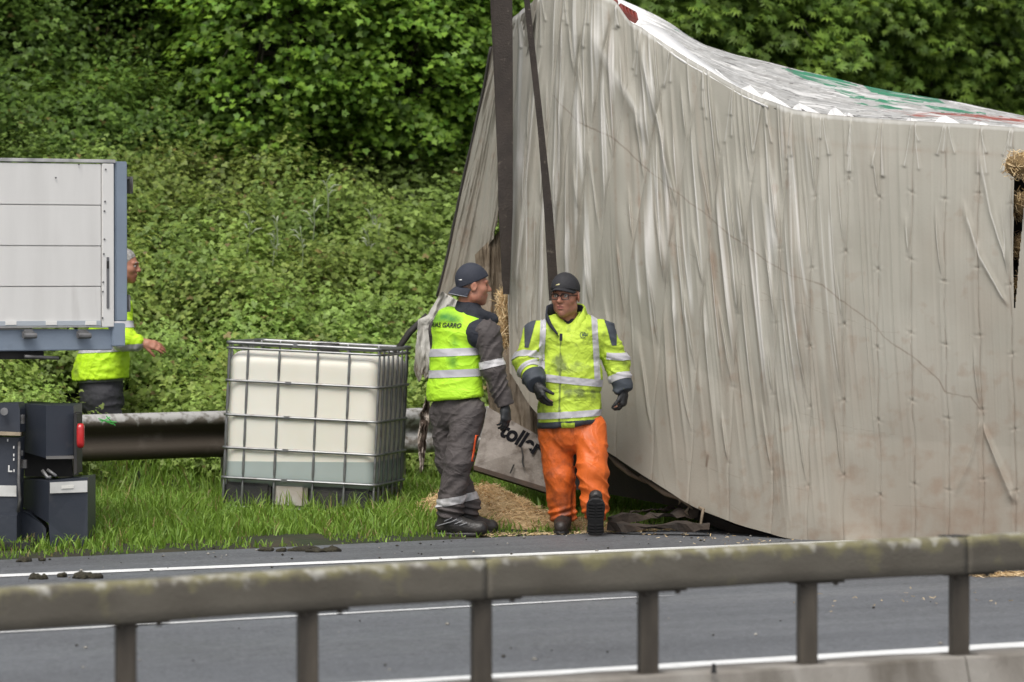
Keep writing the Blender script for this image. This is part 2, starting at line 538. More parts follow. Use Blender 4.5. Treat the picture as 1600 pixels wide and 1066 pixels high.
barrier_block(sj - 13.0, sj - 0.006, 'long stained concrete barrier block under the near guardrail, left of the joint')
barrier_block(sj + 0.006, sj + 9.0, 'stained concrete barrier block at the right edge, right of the vertical joint')
pg = MB(); q = gnd(1122, 1052, 0.068) + brn * 0.03
pg.loft([[q + np.array([math.cos(t) * r_, math.sin(t) * r_, z]) for t in np.linspace(0, 2 * math.pi, 10, endpoint=False)] for r_, z in ((.013, -0.002), (.013, .006), (.0095, .008), (.0085, .034), (.005, .038))])
tag(pg.build('peg', mat('black_plastic', (0.012, 0.012, 0.013), 0.5), None, False), 'small black peg standing on top of the concrete barrier', 'peg')

railm = mat('weathered_rail', (0.128, 0.116, 0.094), 0.75, (0.090, 0.080, 0.064), 3.0, 6, bump=0.25, bscale=50, stretch=(1, 1, 2.5), spec=0.3)
add_attr_mix(railm, 'moss', (0.190, 0.175, 0.095), 0.35, 1.0, (9, 0.6))
add_attr_mix(railm, 'moss', (0.42, 0.41, 0.37), 0.85, 1.7, (14, 0.7))
postm = mat('weathered_post', (0.050, 0.042, 0.033), 0.6, (0.095, 0.080, 0.062), 2.5, 5, stretch=(6, 6, 1), bump=0.15, bscale=40, metal=0.2)
def Yrail(x): return 18.2 * 10700 / (11500 - x)
def rail_pt(x, py): return at(x, py, Yrail(x))
def rtop(x): return np.interp(x, [-800, 762, 2400], [875 + 1562 * .0617, 875, 875 - 1638 * .0471])
near = empty('guardrail', tuple(np.append(rail_pt(0, rtop(0))[:2], 0.068)), 'weathered mossy box-section guardrail running across the front on short posts', 'guardrail')
def rail_axes(x):
    d = nrm(rail_pt(x + 60, rtop(x + 60)) - rail_pt(x + 2, rtop(x + 2))) if x > 760 else nrm(rail_pt(x, rtop(x)) - rail_pt(x - 60, rtop(x - 60)))
    return d, nrm(np.array([-d[1], d[0], 0]))
def rail_seg(x0, x1):
    hgt = 0.157; prof = []
    def arc(cx, cz, r, a0, a1, n): return [(cx + r * math.cos(t), cz + r * math.sin(t)) for t in np.radians(np.linspace(a0, a1, n))]
    prof += arc(0.03, -0.03 + 0.004, 0.030, 180, 95, 7) + arc(0.11, -0.026, 0.028, 90, 0, 5)
    prof += [(0.138, -hgt + .008), (0.13, -hgt), (0.008, -hgt - 0.002), (0.0, -hgt + .006), (0.0, -0.11), (0.0, -0.07)]
    p0, p1 = rail_pt(x0, rtop(x0)), rail_pt(x1, rtop(x1)); d = nrm(p1 - p0); L_ = np.linalg.norm(p1 - p0); nn = nrm(np.array([-d[1], d[0], 0]))
    rings = []; n = max(4, int(L_ / 0.03))
    for s in np.linspace(0, L_, n):
        wv = 0.0022 * math.sin(s * 3.1 + x0) + 0.0012 * math.sin(s * 9.7)
        rings.append([p0 + d * s + nn * (u + wv) + np.array([0, 0, z + wv * .7]) for u, z in prof])
    me = MB().loft(rings).mesh('rail')
    V = verts(me); rel = V - p0; zz = rel[:, 2] - (rel @ d) * d[2]
    attr(me, 'moss', np.clip((zz + 0.075) / 0.075, 0, 1))
    return link('rail', me, railm, near, True)
for x0, x1 in ((-700, 761), (763, 1511.5), (1513.5, 2400)): rail_seg(x0, x1)
for xj in (762, 1512):
    rdir, rn2 = rail_axes(xj + 3); c = rail_pt(xj - 6, rtop(xj - 6))
    MB().box(c + rn2 * 0.07 + np.array([0, 0, 0.003]), (0.10, 0.10, 0.006), [rdir, rn2, np.cross(rdir, rn2)], 0.002).build('joint_cap', mat('rubber_cap', (0.03, 0.03, 0.03), 0.7), near)
for x in (-690, -390, -94, 195, 480, 752, 1013, 1262, 1500, 1727, 1945, 2153, 2350):
    rdir, rn2 = rail_axes(x); c = rail_pt(x + 14, rtop(x + 14)) + rn2 * 0.066; topz = c[2] - 0.157 - 0.002
    hh = topz - 0.060
    m_ = MB()   # open C section: web, two flanges with lips
    fx = nrm(np.array([1, 0.25, 0])); fy = np.array([-fx[1], fx[0], 0]); az = np.array([0, 0, 1])
    cs = [(-.039, -.03), (.034, -.03), (.039, -.024), (.039, .03), (.028, .03), (.028, -.012), (-.028, -.012), (-.028, .03), (-.039, .03)]
    m_.prism([np.array([c[0], c[1], 0.060]) + fx * u + fy * v for u, v in cs], az * hh)
    m_.build('post', postm, near)
    ax3 = [rdir, rn2, np.cross(rdir, rn2)]
    MB().box(np.array([c[0], c[1], topz - 0.006]) + rdir * 0.05, (0.24, 0.09, 0.010), ax3, 0.003).build('bracket', postm, near)
    MB().box(np.array([c[0], c[1], 0.064]), (0.13, 0.11, 0.012), ax3, 0.002).build('base_plate', postm, near)
    for o_ in (-.03, .13):
        p_ = np.array([c[0], c[1], topz]) + rdir * o_ - rn2 * .03; MB().tube([p_ + np.array([0, 0, -.022]), p_ + np.array([0, 0, .0])], .011, 6).build('bolt', postm, near)

# ------------------------------------------------------------------ far W-beam guardrail
wbm = mat('galvanised_beam', (0.23, 0.215, 0.19), 0.55, (0.12, 0.10, 0.075), 1.6, 6, metal=0.35, bump=0.1, bscale=30, stretch=(1.2, 1.2, 3))
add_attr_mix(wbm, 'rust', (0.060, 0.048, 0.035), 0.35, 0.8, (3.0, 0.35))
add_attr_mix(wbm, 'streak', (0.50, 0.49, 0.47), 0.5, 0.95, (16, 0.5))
G1 = at(235, 648, 32.4)     # top of the beam
gdir = RD.copy()
far = empty('crash_barrier', (G1[0], G1[1], 0.03), 'dirty galvanised W-beam crash barrier along the verge behind the white tank', 'crash barrier')
wprof = [(0.075, 0.0), (0.03, 0.012), (0.0, -0.012), (-0.012, -0.055), (0.0, -0.09), (0.045, -0.125), (0.06, -0.16), (0.045, -0.195), (0.0, -0.23), (-0.012, -0.265), (0.0, -0.30), (0.03, -0.325), (0.075, -0.318)]
def wbeam(s0, s1, shiny=False):
    V = []; n = max(2, int((s1 - s0) / 0.05))
    th = 0.006
    for s in np.linspace(s0, s1, n):
        for t in (0, th):
            for u, z in wprof: V.append(G1 + gdir * s + RN * (u + t) + np.array([0, 0, z + 0.004 * math.sin(s * 2.1)]))
    k = len(wprof); F = []
    for i in range(n - 1):
        for l in (0, 1):
            for j in range(k - 1):
                q = (i * 2 + l) * k + j; F.append((q, q + 1, q + 2 * k + 1, q + 2 * k))
        for j in (0, k - 1):
            q = i * 2 * k + j; F.append((q, q + k, q + 3 * k, q + 2 * k))
    me = fast_mesh('beam', np.array(V), np.array(F))
    z = verts(me)[:, 2] - G1[2]
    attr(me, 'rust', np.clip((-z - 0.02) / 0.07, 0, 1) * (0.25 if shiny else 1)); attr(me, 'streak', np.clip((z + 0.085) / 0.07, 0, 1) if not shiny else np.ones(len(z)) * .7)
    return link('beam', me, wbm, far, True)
for s0, s1, sh in ((-9, -5.0, 0), (-4.995, -0.995, 0), (-0.99, 1.75, 0), (1.755, 3.05, 1), (3.055, 7.0, 0)): wbeam(s0, s1, sh)
for s in (-6.6, -4.6, -2.6, -0.62, 0.72, 2.2, 4.2):
    c = G1 + gdir * s + RN * 0.13
    MB().box((c[0], c[1], 0.33), (0.10, 0.055, 0.72), [gdir, RN, np.array([0, 0, 1])], 0.006).build('post', wbm, far)
    MB().box((c[0], c[1], G1[2] - 0.16), (0.09, 0.10, 0.14), [gdir, RN, np.array([0, 0, 1])], 0.004).build('spacer', wbm, far)
# green spray paint tick on the beam
sg = MB(); gm = mat('green_spray', (0.10, 0.55, 0.12), 0.6)
for (x0, y0, x1, y1) in ((154, 654, 176, 663), (158, 660, 172, 652), (166, 650, 180, 665), (156, 657, 182, 660)):
    p0 = at(x0, y0, 32.18 + (x0 - 235) / 235); p1 = at(x1, y1, 32.17 + (x1 - 235) / 235)
    sg.tube([p0, p1], 0.004, 5)
sg.build('spray_mark', gm, far)

# grit on the asphalt: crumbs of stone and soil too many to count
rg = np.random.default_rng(91); n = 1500
gx = rg.uniform(-4.5, 5.0, n); gy = rg.uniform(19.5, 31.0, n)
nearv = rg.random(n) < np.clip(.12 + np.exp(-np.abs((gx - E0[0]) * EN[0] + (gy - E0[1]) * EN[1] + .5) / .6), 0, 1)
ok_ = nearv & ((gx - E0[0]) * EN[0] + (gy - E0[1]) * EN[1] < .1); gx, gy = gx[ok_], gy[ok_]; n = len(gx)
sz = rg.uniform(.004, .014, n) * rg.uniform(.5, 1.3, n)
O6 = np.array([(1, 0, 0), (0, 1, 0), (-1, 0, 0), (0, -1, 0), (0, 0, .7), (0, 0, -.4)]); F8 = np.array([(0, 1, 4), (1, 2, 4), (2, 3, 4), (3, 0, 4), (1, 0, 5), (2, 1, 5), (3, 2, 5), (0, 3, 5)])
Vg = np.stack([gx, gy, sz * .35 + .002], 1)[:, None] + O6[None] * sz[:, None, None] * rg.uniform(.6, 1.4, (n, 6, 1))
gme = fast_mesh('grit', Vg.reshape(-1, 3), (F8[None] + (np.arange(n) * 6)[:, None, None]).reshape(-1, 3))
gc = np.where(rg.random((n, 1)) < .55, np.array([[.035, .030, .022]]), np.array([[.34, .32, .28]])) * rg.uniform(.6, 1.3, (n, 1)); cattr(gme, 'tint', np.repeat(gc, 6, 0))
grm = mat('grit', (.1, .1, .1), .9); an_ = grm.node_tree.nodes.new('ShaderNodeAttribute'); an_.attribute_name = 'tint'; grm.node_tree.links.new(an_.outputs['Color'], grm.node_tree.nodes['Principled BSDF'].inputs['Base Color'])
tag(link('grit', gme, grm), kind='stuff')
# ================================================================== PLANTS
def leaf_mat(name, col, col2, trans=0.35, rough=0.5):
    m = bpy.data.materials.new(name); m.use_nodes = True
    n = m.node_tree.nodes; L = m.node_tree.links; n.clear()
    o = n.new('ShaderNodeOutputMaterial'); b = n.new('ShaderNodeBsdfPrincipled'); t = n.new('ShaderNodeBsdfTranslucent'); mx = n.new('ShaderNodeMixShader')
    a = n.new('ShaderNodeAttribute'); a.attribute_name = 'tint'
    L.new(a.outputs['Color'], b.inputs['Base Color'])
    hs_ = n.new('ShaderNodeHueSaturation'); hs_.inputs['Hue'].default_value = 0.485; hs_.inputs['Value'].default_value = 1.25; hs_.inputs['Saturation'].default_value = 1.05
    L.new(a.outputs['Color'], hs_.inputs['Color']); L.new(hs_.outputs[0], t.inputs['Color'])
    b.inputs['Roughness'].default_value = rough; b.inputs['Specular IOR Level'].default_value = 0.35
    mx.inputs[0].default_value = trans
    L.new(b.outputs[0], mx.inputs[1]); L.new(t.outputs[0], mx.inputs[2]); L.new(mx.outputs[0], o.inputs[0])
    return m
LEAF = leaf_mat('leaf', None, None)
bark = mat('bark', (0.06, 0.048, 0.035), 0.9, (0.03, 0.026, 0.02), 8, 5, bump=0.6, bscale=25, stretch=(1, 1, 0.3), dirt=(0.05, 0.07, 0.03), dscale=1.5)
canem = mat('cane', (0.10, 0.075, 0.04), 0.8, (0.07, 0.10, 0.03), 5)

# leaf outlines: (x across, y along, z lift), root at origin, length 1
def leaf_oval(w=0.36):
    V = [(0, 0, 0), (-w * .8, .28, .10), (-w * .75, .62, .09), (0, 1, -.08), (w * .75, .62, .09), (w * .8, .28, .10), (0, .45, 0)]
    F = [(0, 6, 1), (1, 6, 2), (2, 6, 3), (3, 6, 4), (4, 6, 5), (5, 6, 0)]
    return np.array(V), np.array(F)
def leaf_lobed():
    V = [(0, 0, 0), (-.42, .05, .06), (-.30, .26, .03), (-.58, .48, .09), (-.24, .58, .03), (0, 1.0, -.10), (.24, .58, .03), (.58, .48, .09), (.30, .26, .03), (.42, .05, .06), (0, .36, -.02)]
    F = [(i, 10, (i + 1)) for i in range(9)] + [(9, 10, 0)]
    return np.array(V), np.array(F)[:, ::-1]
def leaf_trifol():
    V0 = np.array([(0, 0, .03), (-.36, .42, .08), (0, 1, -.06), (.36, .42, .08)]); F0 = np.array([(0, 2, 1), (0, 3, 2)]); Vs = []; Fs = []
    for ang, sc, off in ((0, .62, (0, .42, 0)), (62, .52, (0, .36, 0)), (-62, .52, (0, .36, 0))):
        c, s = math.cos(math.radians(ang)), math.sin(math.radians(ang))
        R = np.array([[c, s, 0], [-s, c, 0], [0, 0, 1]])
        Fs.append(F0 + sum(len(v) for v in Vs)); Vs.append((V0 * sc) @ R + np.array(off))
    return np.concatenate(Vs), np.concatenate(Fs)
def leaf_spray(n=5):      # a pinnate / whorled cluster of narrow leaflets
    V0 = np.array([(0, 0, 0), (-.13, .45, .05), (0, 1, -.18), (.13, .45, .05)]); F0 = np.array([(0, 3, 1), (1, 3, 2)])
    Vs = []; Fs = []
    for i, ang in enumerate(np.linspace(-95, 95, n)):
        c, s = math.cos(math.radians(ang)), math.sin(math.radians(ang)); R = np.array([[c, -s, 0], [s, c, 0], [0, 0, 1]])
        Fs.append(F0 + 4 * i); Vs.append((V0 * (1.0 - abs(ang) / 260)) @ R)
    return np.concatenate(Vs), np.concatenate(Fs)
OVAL, LOBED, TRI, SPRAY = leaf_oval(), leaf_lobed(), leaf_trifol(), leaf_spray(6)
def leaf_cloud(name, P, up, size, shape, tint, rg, m=LEAF, parent=None):
    """P (n,3) leaf roots; up (n,3) leaf-plane normals; tint (n,3)"""
    V0, F0 = shape; n = len(P)
    N = up / np.linalg.norm(up, axis=1)[:, None]
    r = rg.normal(size=(n, 3)); r[:, 2] -= 0.5
    Yv = r - N * (r * N).sum(1)[:, None]; Yv /= np.linalg.norm(Yv, axis=1)[:, None]
    Xv = np.cross(Yv, N)
    s = size[:, None, None]
    V = P[:, None, :] + s * (V0[None, :, 0:1] * Xv[:, None] + V0[None, :, 1:2] * Yv[:, None] + V0[None, :, 2:3] * N[:, None])
    F = (F0[None] + (np.arange(n) * len(V0))[:, None, None]).reshape(-1, F0.shape[1])
    me = fast_mesh(name, V.reshape(-1, 3), F)
    cattr(me, 'tint', np.repeat(tint, len(V0), 0))
    return link(name, me, m, parent)
def tints(n, rg, c0, c1, var=0.25, odd=None, podd=0.03):
    t = rg.random((n, 1)); c = np.array(c0) * (1 - t) + np.array(c1) * t
    c *= rg.uniform(1 - var, 1 + var, (n, 1))
    if odd is not None:
        k = rg.random(n) < podd; c[k] = np.array(odd) * rg.uniform(.7, 1.2, (k.sum(), 1))
    return c

def shrub(name, X, Y, r, h, n, shape, size, c0, c1, label, group, cat='shrub', seed=0, odd=None, podd=.03, lump=0.35, sink=0.25, stemn=14, shoots=False):
    rg = np.random.default_rng(seed)
    z0 = float(bank_z(np.array([X]), np.array([Y]))[0])
    root = empty(name, (X, Y, z0), label, cat, group)
    # sprays: tips on an uneven dome, each carrying a handful of leaves
    ns = n // 12
    d = rg.normal(size=(ns * 2, 3)); d[:, 2] = np.abs(d[:, 2]) * 0.9 - 0.15; d /= np.linalg.norm(d, axis=1)[:, None]
    k = (d[:, 1] < 0.45); d = d[k][:ns]; ns = len(d)
    q = np.array([X, Y, z0])
    bump = fbm(d * 2.6 + seed, seed, 3)
    rad = (1 - lump / 2 + lump * 1.6 * (bump - 0.4)) * rg.uniform(0.72, 1.05, ns)
    tip = q + d * rad[:, None] * np.array([r, r, h])
    per = 12
    P = np.repeat(tip, per, 0) + rg.normal(size=(ns * per, 3)) * np.array([.085, .085, .06]) * (r ** .3)
    if shoots:      # upright young shoots above the dome
        q_ = rg.random(ns) < .20; hh = np.where(q_, rg.uniform(.08, .42, ns), 0)
        P[:, 2] += np.repeat(hh, per) * rg.uniform(0, 1, ns * per); kk = np.repeat(q_, per); P[kk, :2] = np.repeat(tip, per, 0)[kk, :2] + rg.normal(size=(kk.sum(), 2)) * .035
    up = np.repeat(d, per, 0) * 0.8 + np.array([0, -0.25, 0.75]) + rg.normal(size=(ns * per, 3)) * 0.45
    tn = tints(ns * per, rg, c0, c1, .22, odd, podd)
    tn *= np.repeat(rg.uniform(.78, 1.22, (ns, 1)), per, 0)
    leaf_cloud('foliage', P, up, rg.uniform(.65, 1.25, ns * per) * size, shape, tn, rg, LEAF, root)
    sm = MB()
    for i in range(stemn):
        j = rg.integers(ns); e = tip[j]; b_ = q + np.array([rg.uniform(-.3, .3) * r, rg.uniform(-.3, .3) * r, -.1])
        mid = (b_ + e) / 2 + np.array([0, 0, h * .25])
        sm.tube([b_, b_ * .4 + mid * .6, mid * .6 + e * .4, e], [.011, .009, .006, .003], 5)
    sm.build('stems', canem, root)
    return root
def bank_pos(px, d):
    """point on the bank seen in column px, d metres behind the crash barrier"""
    u = (px - 800) / FPX
    # (X-G0)·RN = d with X = u*Y
    Y = (d + G0[0] * RN[0] + G0[1] * RN[1]) / (u * RN[0] + RN[1])
    return u * Y, Y
BR0, BR1 = (0.180, 0.270, 0.052), (0.325, 0.420, 0.105)      # bramble light
rgs = np.random.default_rng(90)
spots = []
for rowi, (d0, step, off) in enumerate(((1.15, 82, -40), (1.75, 84, 0), (2.4, 84, -45), (3.1, 86, -10), (3.85, 88, -50), (4.5, 92, -20))):
    for px in np.arange(-90 + off * 0 + (rowi % 2) * 42, 745, step):
        spots.append((px + rgs.uniform(-22, 22), d0 + rgs.uniform(-.28, .28), rgs.uniform(.50, .78), rgs.uniform(.34, .62) * (1 + .1 * rowi)))
def bramble_label(px, d):
    global _bl
    high = 'at the foot of the bank' if d < 1.5 else 'low on the bank' if d < 2.1 else 'a third of the way up the bank' if d < 2.75 else 'halfway up the bank' if d < 3.45 else 'high on the bank' if d < 4.2 else 'at the top of the thicket'
    cols = ['at the far left', 'behind the outrigger', 'left of the grey-haired man', 'above the grey-haired man', 'right of the grey-haired man', 'left of the tank', "above the tank's left corner", "above the tank's left half", "above the tank's middle", "above the tank's right half", "above the tank's right corner", 'beside the torn flap', 'beside the tarp']
    k = int(np.clip((px + 90) / 64, 0, 12)); lab = 'light green bramble ' + high + ', ' + cols[k]
    n_ = _bl.get(lab, 0); _bl[lab] = n_ + 1
    return lab if n_ == 0 else lab.replace('light green bramble', ['', 'neighbouring bramble', 'third bramble'][min(n_, 2)])
_bl = {}
def bramble_label_old(px, d):
    across = 'far left' if px < 110 else 'behind the man at the flatbed' if px < 260 else 'behind the left half of the white tank' if px < 450 else 'behind the right half of the white tank' if px < 600 else 'beside the torn tarp'
    high = 'just behind the crash barrier' if d < 1.5 else 'low on the bank' if d < 2.8 else 'halfway up the bank' if d < 3.5 else 'high on the bank under the dark shrubs'
    return 'light green bramble ' + across + ', ' + high
spots = [q_ for q_ in spots if not (85 < q_[0] < 265 and q_[1] < 2.05)]
for i, (px, d, r, h) in enumerate(spots):
    X, Y = bank_pos(px, d)
    f = rgs.uniform(.68, 1.18) * (1.0 if d < 3.4 else .82)
    c0 = np.array(BR0) * f; c1 = np.array(BR1) * f * np.array([rgs.uniform(.85, 1.08), 1, 1])
    shrub('bramble_bush', X, Y, r, h, 4300, TRI, rgs.choice([.052, .062, .074]), c0, c1, bramble_label(px, d), 'brambles on the bank behind the crash barrier', 'bramble', 100 + i, (0.24, 0.19, 0.07), .02, lump=.95, stemn=6, shoots=True)
# darker climbers and saplings above the brambles, upper left
DK0, DK1 = (0.072, 0.140, 0.024), (0.150, 0.245, 0.042)
for i, (px, d, r, h) in enumerate([(-50, 5.4, 1.1, 1.2), (90, 5.6, 1.1, 1.2), (230, 5.7, 1.1, 1.15), (370, 5.5, 1.0, 1.1), (500, 5.6, 1.0, 1.0), (620, 5.4, 1.0, 1.0), (730, 5.4, 1.0, 1.0),
                                   (20, 6.9, 1.2, 1.5), (170, 7.0, 1.2, 1.5), (320, 7.1, 1.2, 1.4)]):
    X, Y = bank_pos(px, d)
    if i in (4, 5, 6): continue
    shrub('hedge_shrub', X, Y, r, h, 6500, TRI if i % 2 else OVAL, .078 if i % 2 else .058, DK0, DK1, 'dark small-leaved shrub ' + ['in the upper left above the flatbed boards', 'above the right end of the flatbed boards', 'above the grey-haired man', 'above the left half of the tank', 'above the right half of the tank', 'above the silvery shoots', 'beside the left edge of the tarp', 'in the second row at the far left', 'in the second row behind the corner post', 'in the second row right of the corner post'][i], 'dark shrubs on the upper bank',
          'shrub', 200 + i, (0.20, 0.17, 0.05), .02, lump=.9)
# silvery seedheads and long leaves sticking out of the brambles
silver = mat('silver_leaf', (0.42, 0.46, 0.33), 0.7, (0.26, 0.33, 0.18), 9)
rg = np.random.default_rng(5)
for i, (px, py, d) in enumerate([(510, 285, 3.9), (490, 320, 3.7), (432, 345, 3.6), (390, 340, 3.7), (582, 335, 3.7), (575, 365, 3.5), (470, 362, 3.5), (428, 372, 3.5), (590, 352, 3.5)]):
    X, Y = bank_pos(px, d); Y -= 0.85; b_ = at(px + rg.uniform(-4, 4), py + 55, Y + .12); t_ = at(px, py, Y)
    m_ = MB(); m_.tube([b_, b_ * .5 + t_ * .5 + np.array([.01, 0, 0]), t_], [.005, .0045, .003], 5)
    for k in range(5):
        f = .45 + .55 * k / 4; p = b_ * (1 - f) + t_ * f; a_ = rg.uniform(0, 6.28); dr = np.array([math.cos(a_), .5 * math.sin(a_), rg.uniform(.6, 1.3)]); L_ = rg.uniform(.09, .19) * (1.15 - f * .5)
        e = p + nrm(dr) * L_; sd_ = nrm(np.cross(dr, (0, 1, 0.2))) * .008
        md = p * .5 + e * .5 + np.array([0, 0, .015])
        e2 = e - np.array([0, 0, .02])
        m_.add([p, md + sd_, e2, md - sd_, md - np.array([0, .006, 0])], [(0, 1, 4), (1, 2, 4), (2, 3, 4), (3, 0, 4)])
    tag(m_.build('silverleaf_shoot', silver), ['tallest silvery shoot, standing above the others over the tank', 'silvery shoot just left of and below the tallest one', 'silvery shoot between the pair at the far left and the tallest', 'leftmost silvery shoot, bent over at its tip', 'rightmost tall silvery shoot in front of the dark shrubs', 'silvery shoot forking below the rightmost tall one', 'short silvery shoot low between the taller ones', 'short silvery shoot low at the left of the group', 'short silvery shoot at the right end of the group'][i], 'plant', 'silvery shoots among the brambles')

def tree(name, X, Y, ztop, rad, n_sprays, per, shape, size, c0, c1, label, group, seed, zlow=None, droop=0.5, spread=.22, odd=None, trunk_r=.10, lean=0.0):
    rg = np.random.default_rng(seed)
    z0 = float(bank_z(np.array([X]), np.array([Y]))[0])
    root = empty(name, (X, Y, z0), label, 'tree', group)
    zl = z0 + .6 if zlow is None else zlow
    H = ztop - zl
    c = np.array([X, Y, (ztop + zl) / 2])
    d = rg.normal(size=(n_sprays * 3, 3)); d /= np.linalg.norm(d, axis=1)[:, None]
    d = d[d[:, 1] < 0.5][:n_sprays]; n_ = len(d)
    rr = rg.uniform(.55, 1.0, n_) ** .6 * (.72 + .75 * (fbm(d * 2.3 + seed * 3.1, seed, 2) - .3))
    tip = c + d * rr[:, None] * np.array([rad, rad, H / 2])
    # each spray is a drooping tier: leaves laid out along a short twig that points outward
    ax = d * np.array([1, 1, .35]) + rg.normal(size=(n_, 3)) * .35; ax /= np.linalg.norm(ax, axis=1)[:, None]
    t = rg.uniform(-1, 1, (n_, per)); sd_ = np.cross(ax, [0, 0, 1.0]); sd_ /= np.linalg.norm(sd_, axis=1)[:, None] + 1e-6
    lat = rg.normal(size=(n_, per)) * .55 * spread
    P = tip[:, None] + ax[:, None] * (t * spread * 1.2)[..., None] + sd_[:, None] * lat[..., None]
    P[..., 2] -= droop * (np.abs(lat) + .3 * np.clip(t, 0, 1) * spread) + rg.normal(size=(n_, per)) * .03
    P = P.reshape(-1, 3)
    up = np.repeat(d, per, 0) * .45 + np.array([0, -.3, .95]) + rg.normal(size=(n_ * per, 3)) * .32
    tn = tints(n_ * per, rg, c0, c1, .18, odd, .02) * np.repeat(rg.uniform(.62, 1.35, (n_, 1)), per, 0)
    leaf_cloud('crown', P, up, rg.uniform(.7, 1.2, n_ * per) * size, shape, tn, rg, LEAF, root)
    m_ = MB(); b_ = np.array([X, Y, z0 - .2]); top = np.array([X + lean, Y, zl + H * .8])
    pts = [b_ + (top - b_) * f + np.array([math.sin(f * 5 + seed) * .10, math.cos(f * 4 + seed) * .08, 0]) for f in np.linspace(0, 1, 9)]
    m_.tube(pts, list(np.linspace(trunk_r, trunk_r * .25, 9)), 9)
    for i in range(26):
        j = rg.integers(n_); e = tip[j]; f = rg.uniform(.25, .95); s_ = b_ + (top - b_) * f; md = s_ * .5 + e * .5 + np.array([0, 0, .12])
        m_.tube([s_, md, e], [trunk_r * .3, trunk_r * .18, .006], 5)
    m_.build('trunk', bark, root, True)
    return root
MA0, MA1 = (0.095, 0.200, 0.024), (0.205, 0.335, 0.042)     # maple green
AS0, AS1 = (0.090, 0.170, 0.028), (0.205, 0.310, 0.048)
for i, (px, d, zt, rad, sp, lab) in enumerate([
        (455, 5.0, 5.9, 1.15, 230, 'bright green broad-leaved maple at the top middle, left of the slings'),
        (610, 4.75, 5.7, 1.05, 230, 'maple just left of the crane slings, its leaves in tiers'),
        (735, 4.7, 5.7, 1.0, 200, 'maple with lobed leaves partly hidden behind the tarp peak'),
        (330, 6.6, 6.4, 1.2, 190, 'maple above the dark shrubs at the top left of centre'),
        (160, 7.0, 6.8, 1.4, 200, 'maple high above the flatbed side, at the upper left'),
        (0, 7.2, 7.0, 1.4, 190, 'maple in the top left corner above the dark shrubs')]):
    X, Y = bank_pos(px, d)
    tree('maple_tree', X, Y, zt, rad, sp, 54, LOBED, .066, MA0, MA1, lab, 'maples on the bank', 300 + i, spread=.23, zlow=None if px < 400 else float(bank_z(np.array([X]), np.array([Y]))[0]) + .1)
for i, (px, d, zt, rad, sp, lab) in enumerate([
        (1010, 4.9, 6.6, 1.3, 221, 'green tree behind the red crate on the trailer top'),
        (1150, 5.2, 6.6, 1.4, 255, 'tree with bright leaf sprays behind the dip of the trailer roof'),
        (1300, 5.6, 6.8, 1.5, 255, 'tree with fans of narrow leaves above the green print on the trailer roof'),
        (1440, 5.5, 6.8, 1.4, 238, 'tree with dark trunk gaps above the trailer roof, second from the right edge'),
        (1590, 5.9, 7.0, 1.5, 255, 'tree with bright leaf fans in the top right corner'),
        (880, 5.0, 6.6, 1.2, 153, 'tree hidden behind the tarp peak, only the tips of its crown showing')]):
    X, Y = bank_pos(px, d)
    tree('ash_tree', X, Y, zt, rad, sp, 46, SPRAY, .092, AS0, AS1, lab, 'ash trees behind the trailer', 400 + i, zlow=2.6 if px > 900 else None, spread=.28, trunk_r=.085)
# the wood beyond, one dark mass that nobody could count
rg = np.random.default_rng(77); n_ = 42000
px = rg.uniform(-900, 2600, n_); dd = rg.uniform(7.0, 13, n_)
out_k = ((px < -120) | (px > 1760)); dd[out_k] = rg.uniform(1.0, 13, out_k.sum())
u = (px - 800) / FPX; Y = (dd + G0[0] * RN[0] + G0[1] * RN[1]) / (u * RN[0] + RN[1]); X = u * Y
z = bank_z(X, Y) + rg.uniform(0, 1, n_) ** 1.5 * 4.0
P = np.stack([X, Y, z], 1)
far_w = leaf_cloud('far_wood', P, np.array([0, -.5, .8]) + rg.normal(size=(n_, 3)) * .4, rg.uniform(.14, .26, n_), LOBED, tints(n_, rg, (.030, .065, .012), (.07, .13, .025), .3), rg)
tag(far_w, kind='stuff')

# ------------------------------------------------------------------ grass on the verge
def blades(name, P, hgt, rg, c0, c1, wid=.006, lean=.45):
    n = len(P); a_ = rg.uniform(0, 6.283, n); b_ = rg.uniform(0, 6.283, n)
    side = np.stack([np.cos(a_), np.sin(a_), 0 * a_], 1) * (wid * rg.uniform(.6, 1.3, n))[:, None]
    ln = np.stack([np.cos(b_), np.sin(b_), 0 * a_], 1) * (hgt * rg.uniform(.05, lean * 2, n))[:, None]
    z = np.array([0, 0, 1.0])
    h_ = hgt[:, None]
    V = np.stack([P - side, P + side, P + ln * .28 + z * h_ * .5 + side * .8, P + ln * .28 + z * h_ * .5 - side * .8, P + ln * .7 + z * h_ * .85 - side * .45, P + ln * .7 + z * h_ * .85 + side * .45, P + ln * 1.15 + z * h_ * .95], 1)
    F0 = np.array([(0, 1, 2), (0, 2, 3), (3, 2, 5), (3, 5, 4), (4, 5, 6)])
    F = (F0[None] + (np.arange(n) * 7)[:, None, None]).reshape(-1, 3)
    me = fast_mesh(name, V.reshape(-1, 3), F)
    cattr(me, 'tint', np.repeat(tints(n, rg, c0, c1, .25, (.32, .26, .11), .05), 7, 0))
    return link(name, me, LEAF)
T_GRASS = ((488 - 800) / FPX * 31.2 - .02, 31.2)
rg = np.random.default_rng(11)
n = 90000
uu = rg.uniform(-2.0, 8.0, n); vv = rg.uniform(0.0, 5.6, n) ** 1.0
X = E0[0] + ED[0] * uu + EN[0] * vv; Y = E0[1] + ED[1] * uu + EN[1] * vv
den = fbm(np.stack([X * 1.6, Y * 1.6, X * 0], 1), 21, 3)
edge = np.clip(vv / .35, 0, 1)
bare = fbm(np.stack([X * 2.2, Y * 2.2, X * 0 + 5], 1), 31, 3)
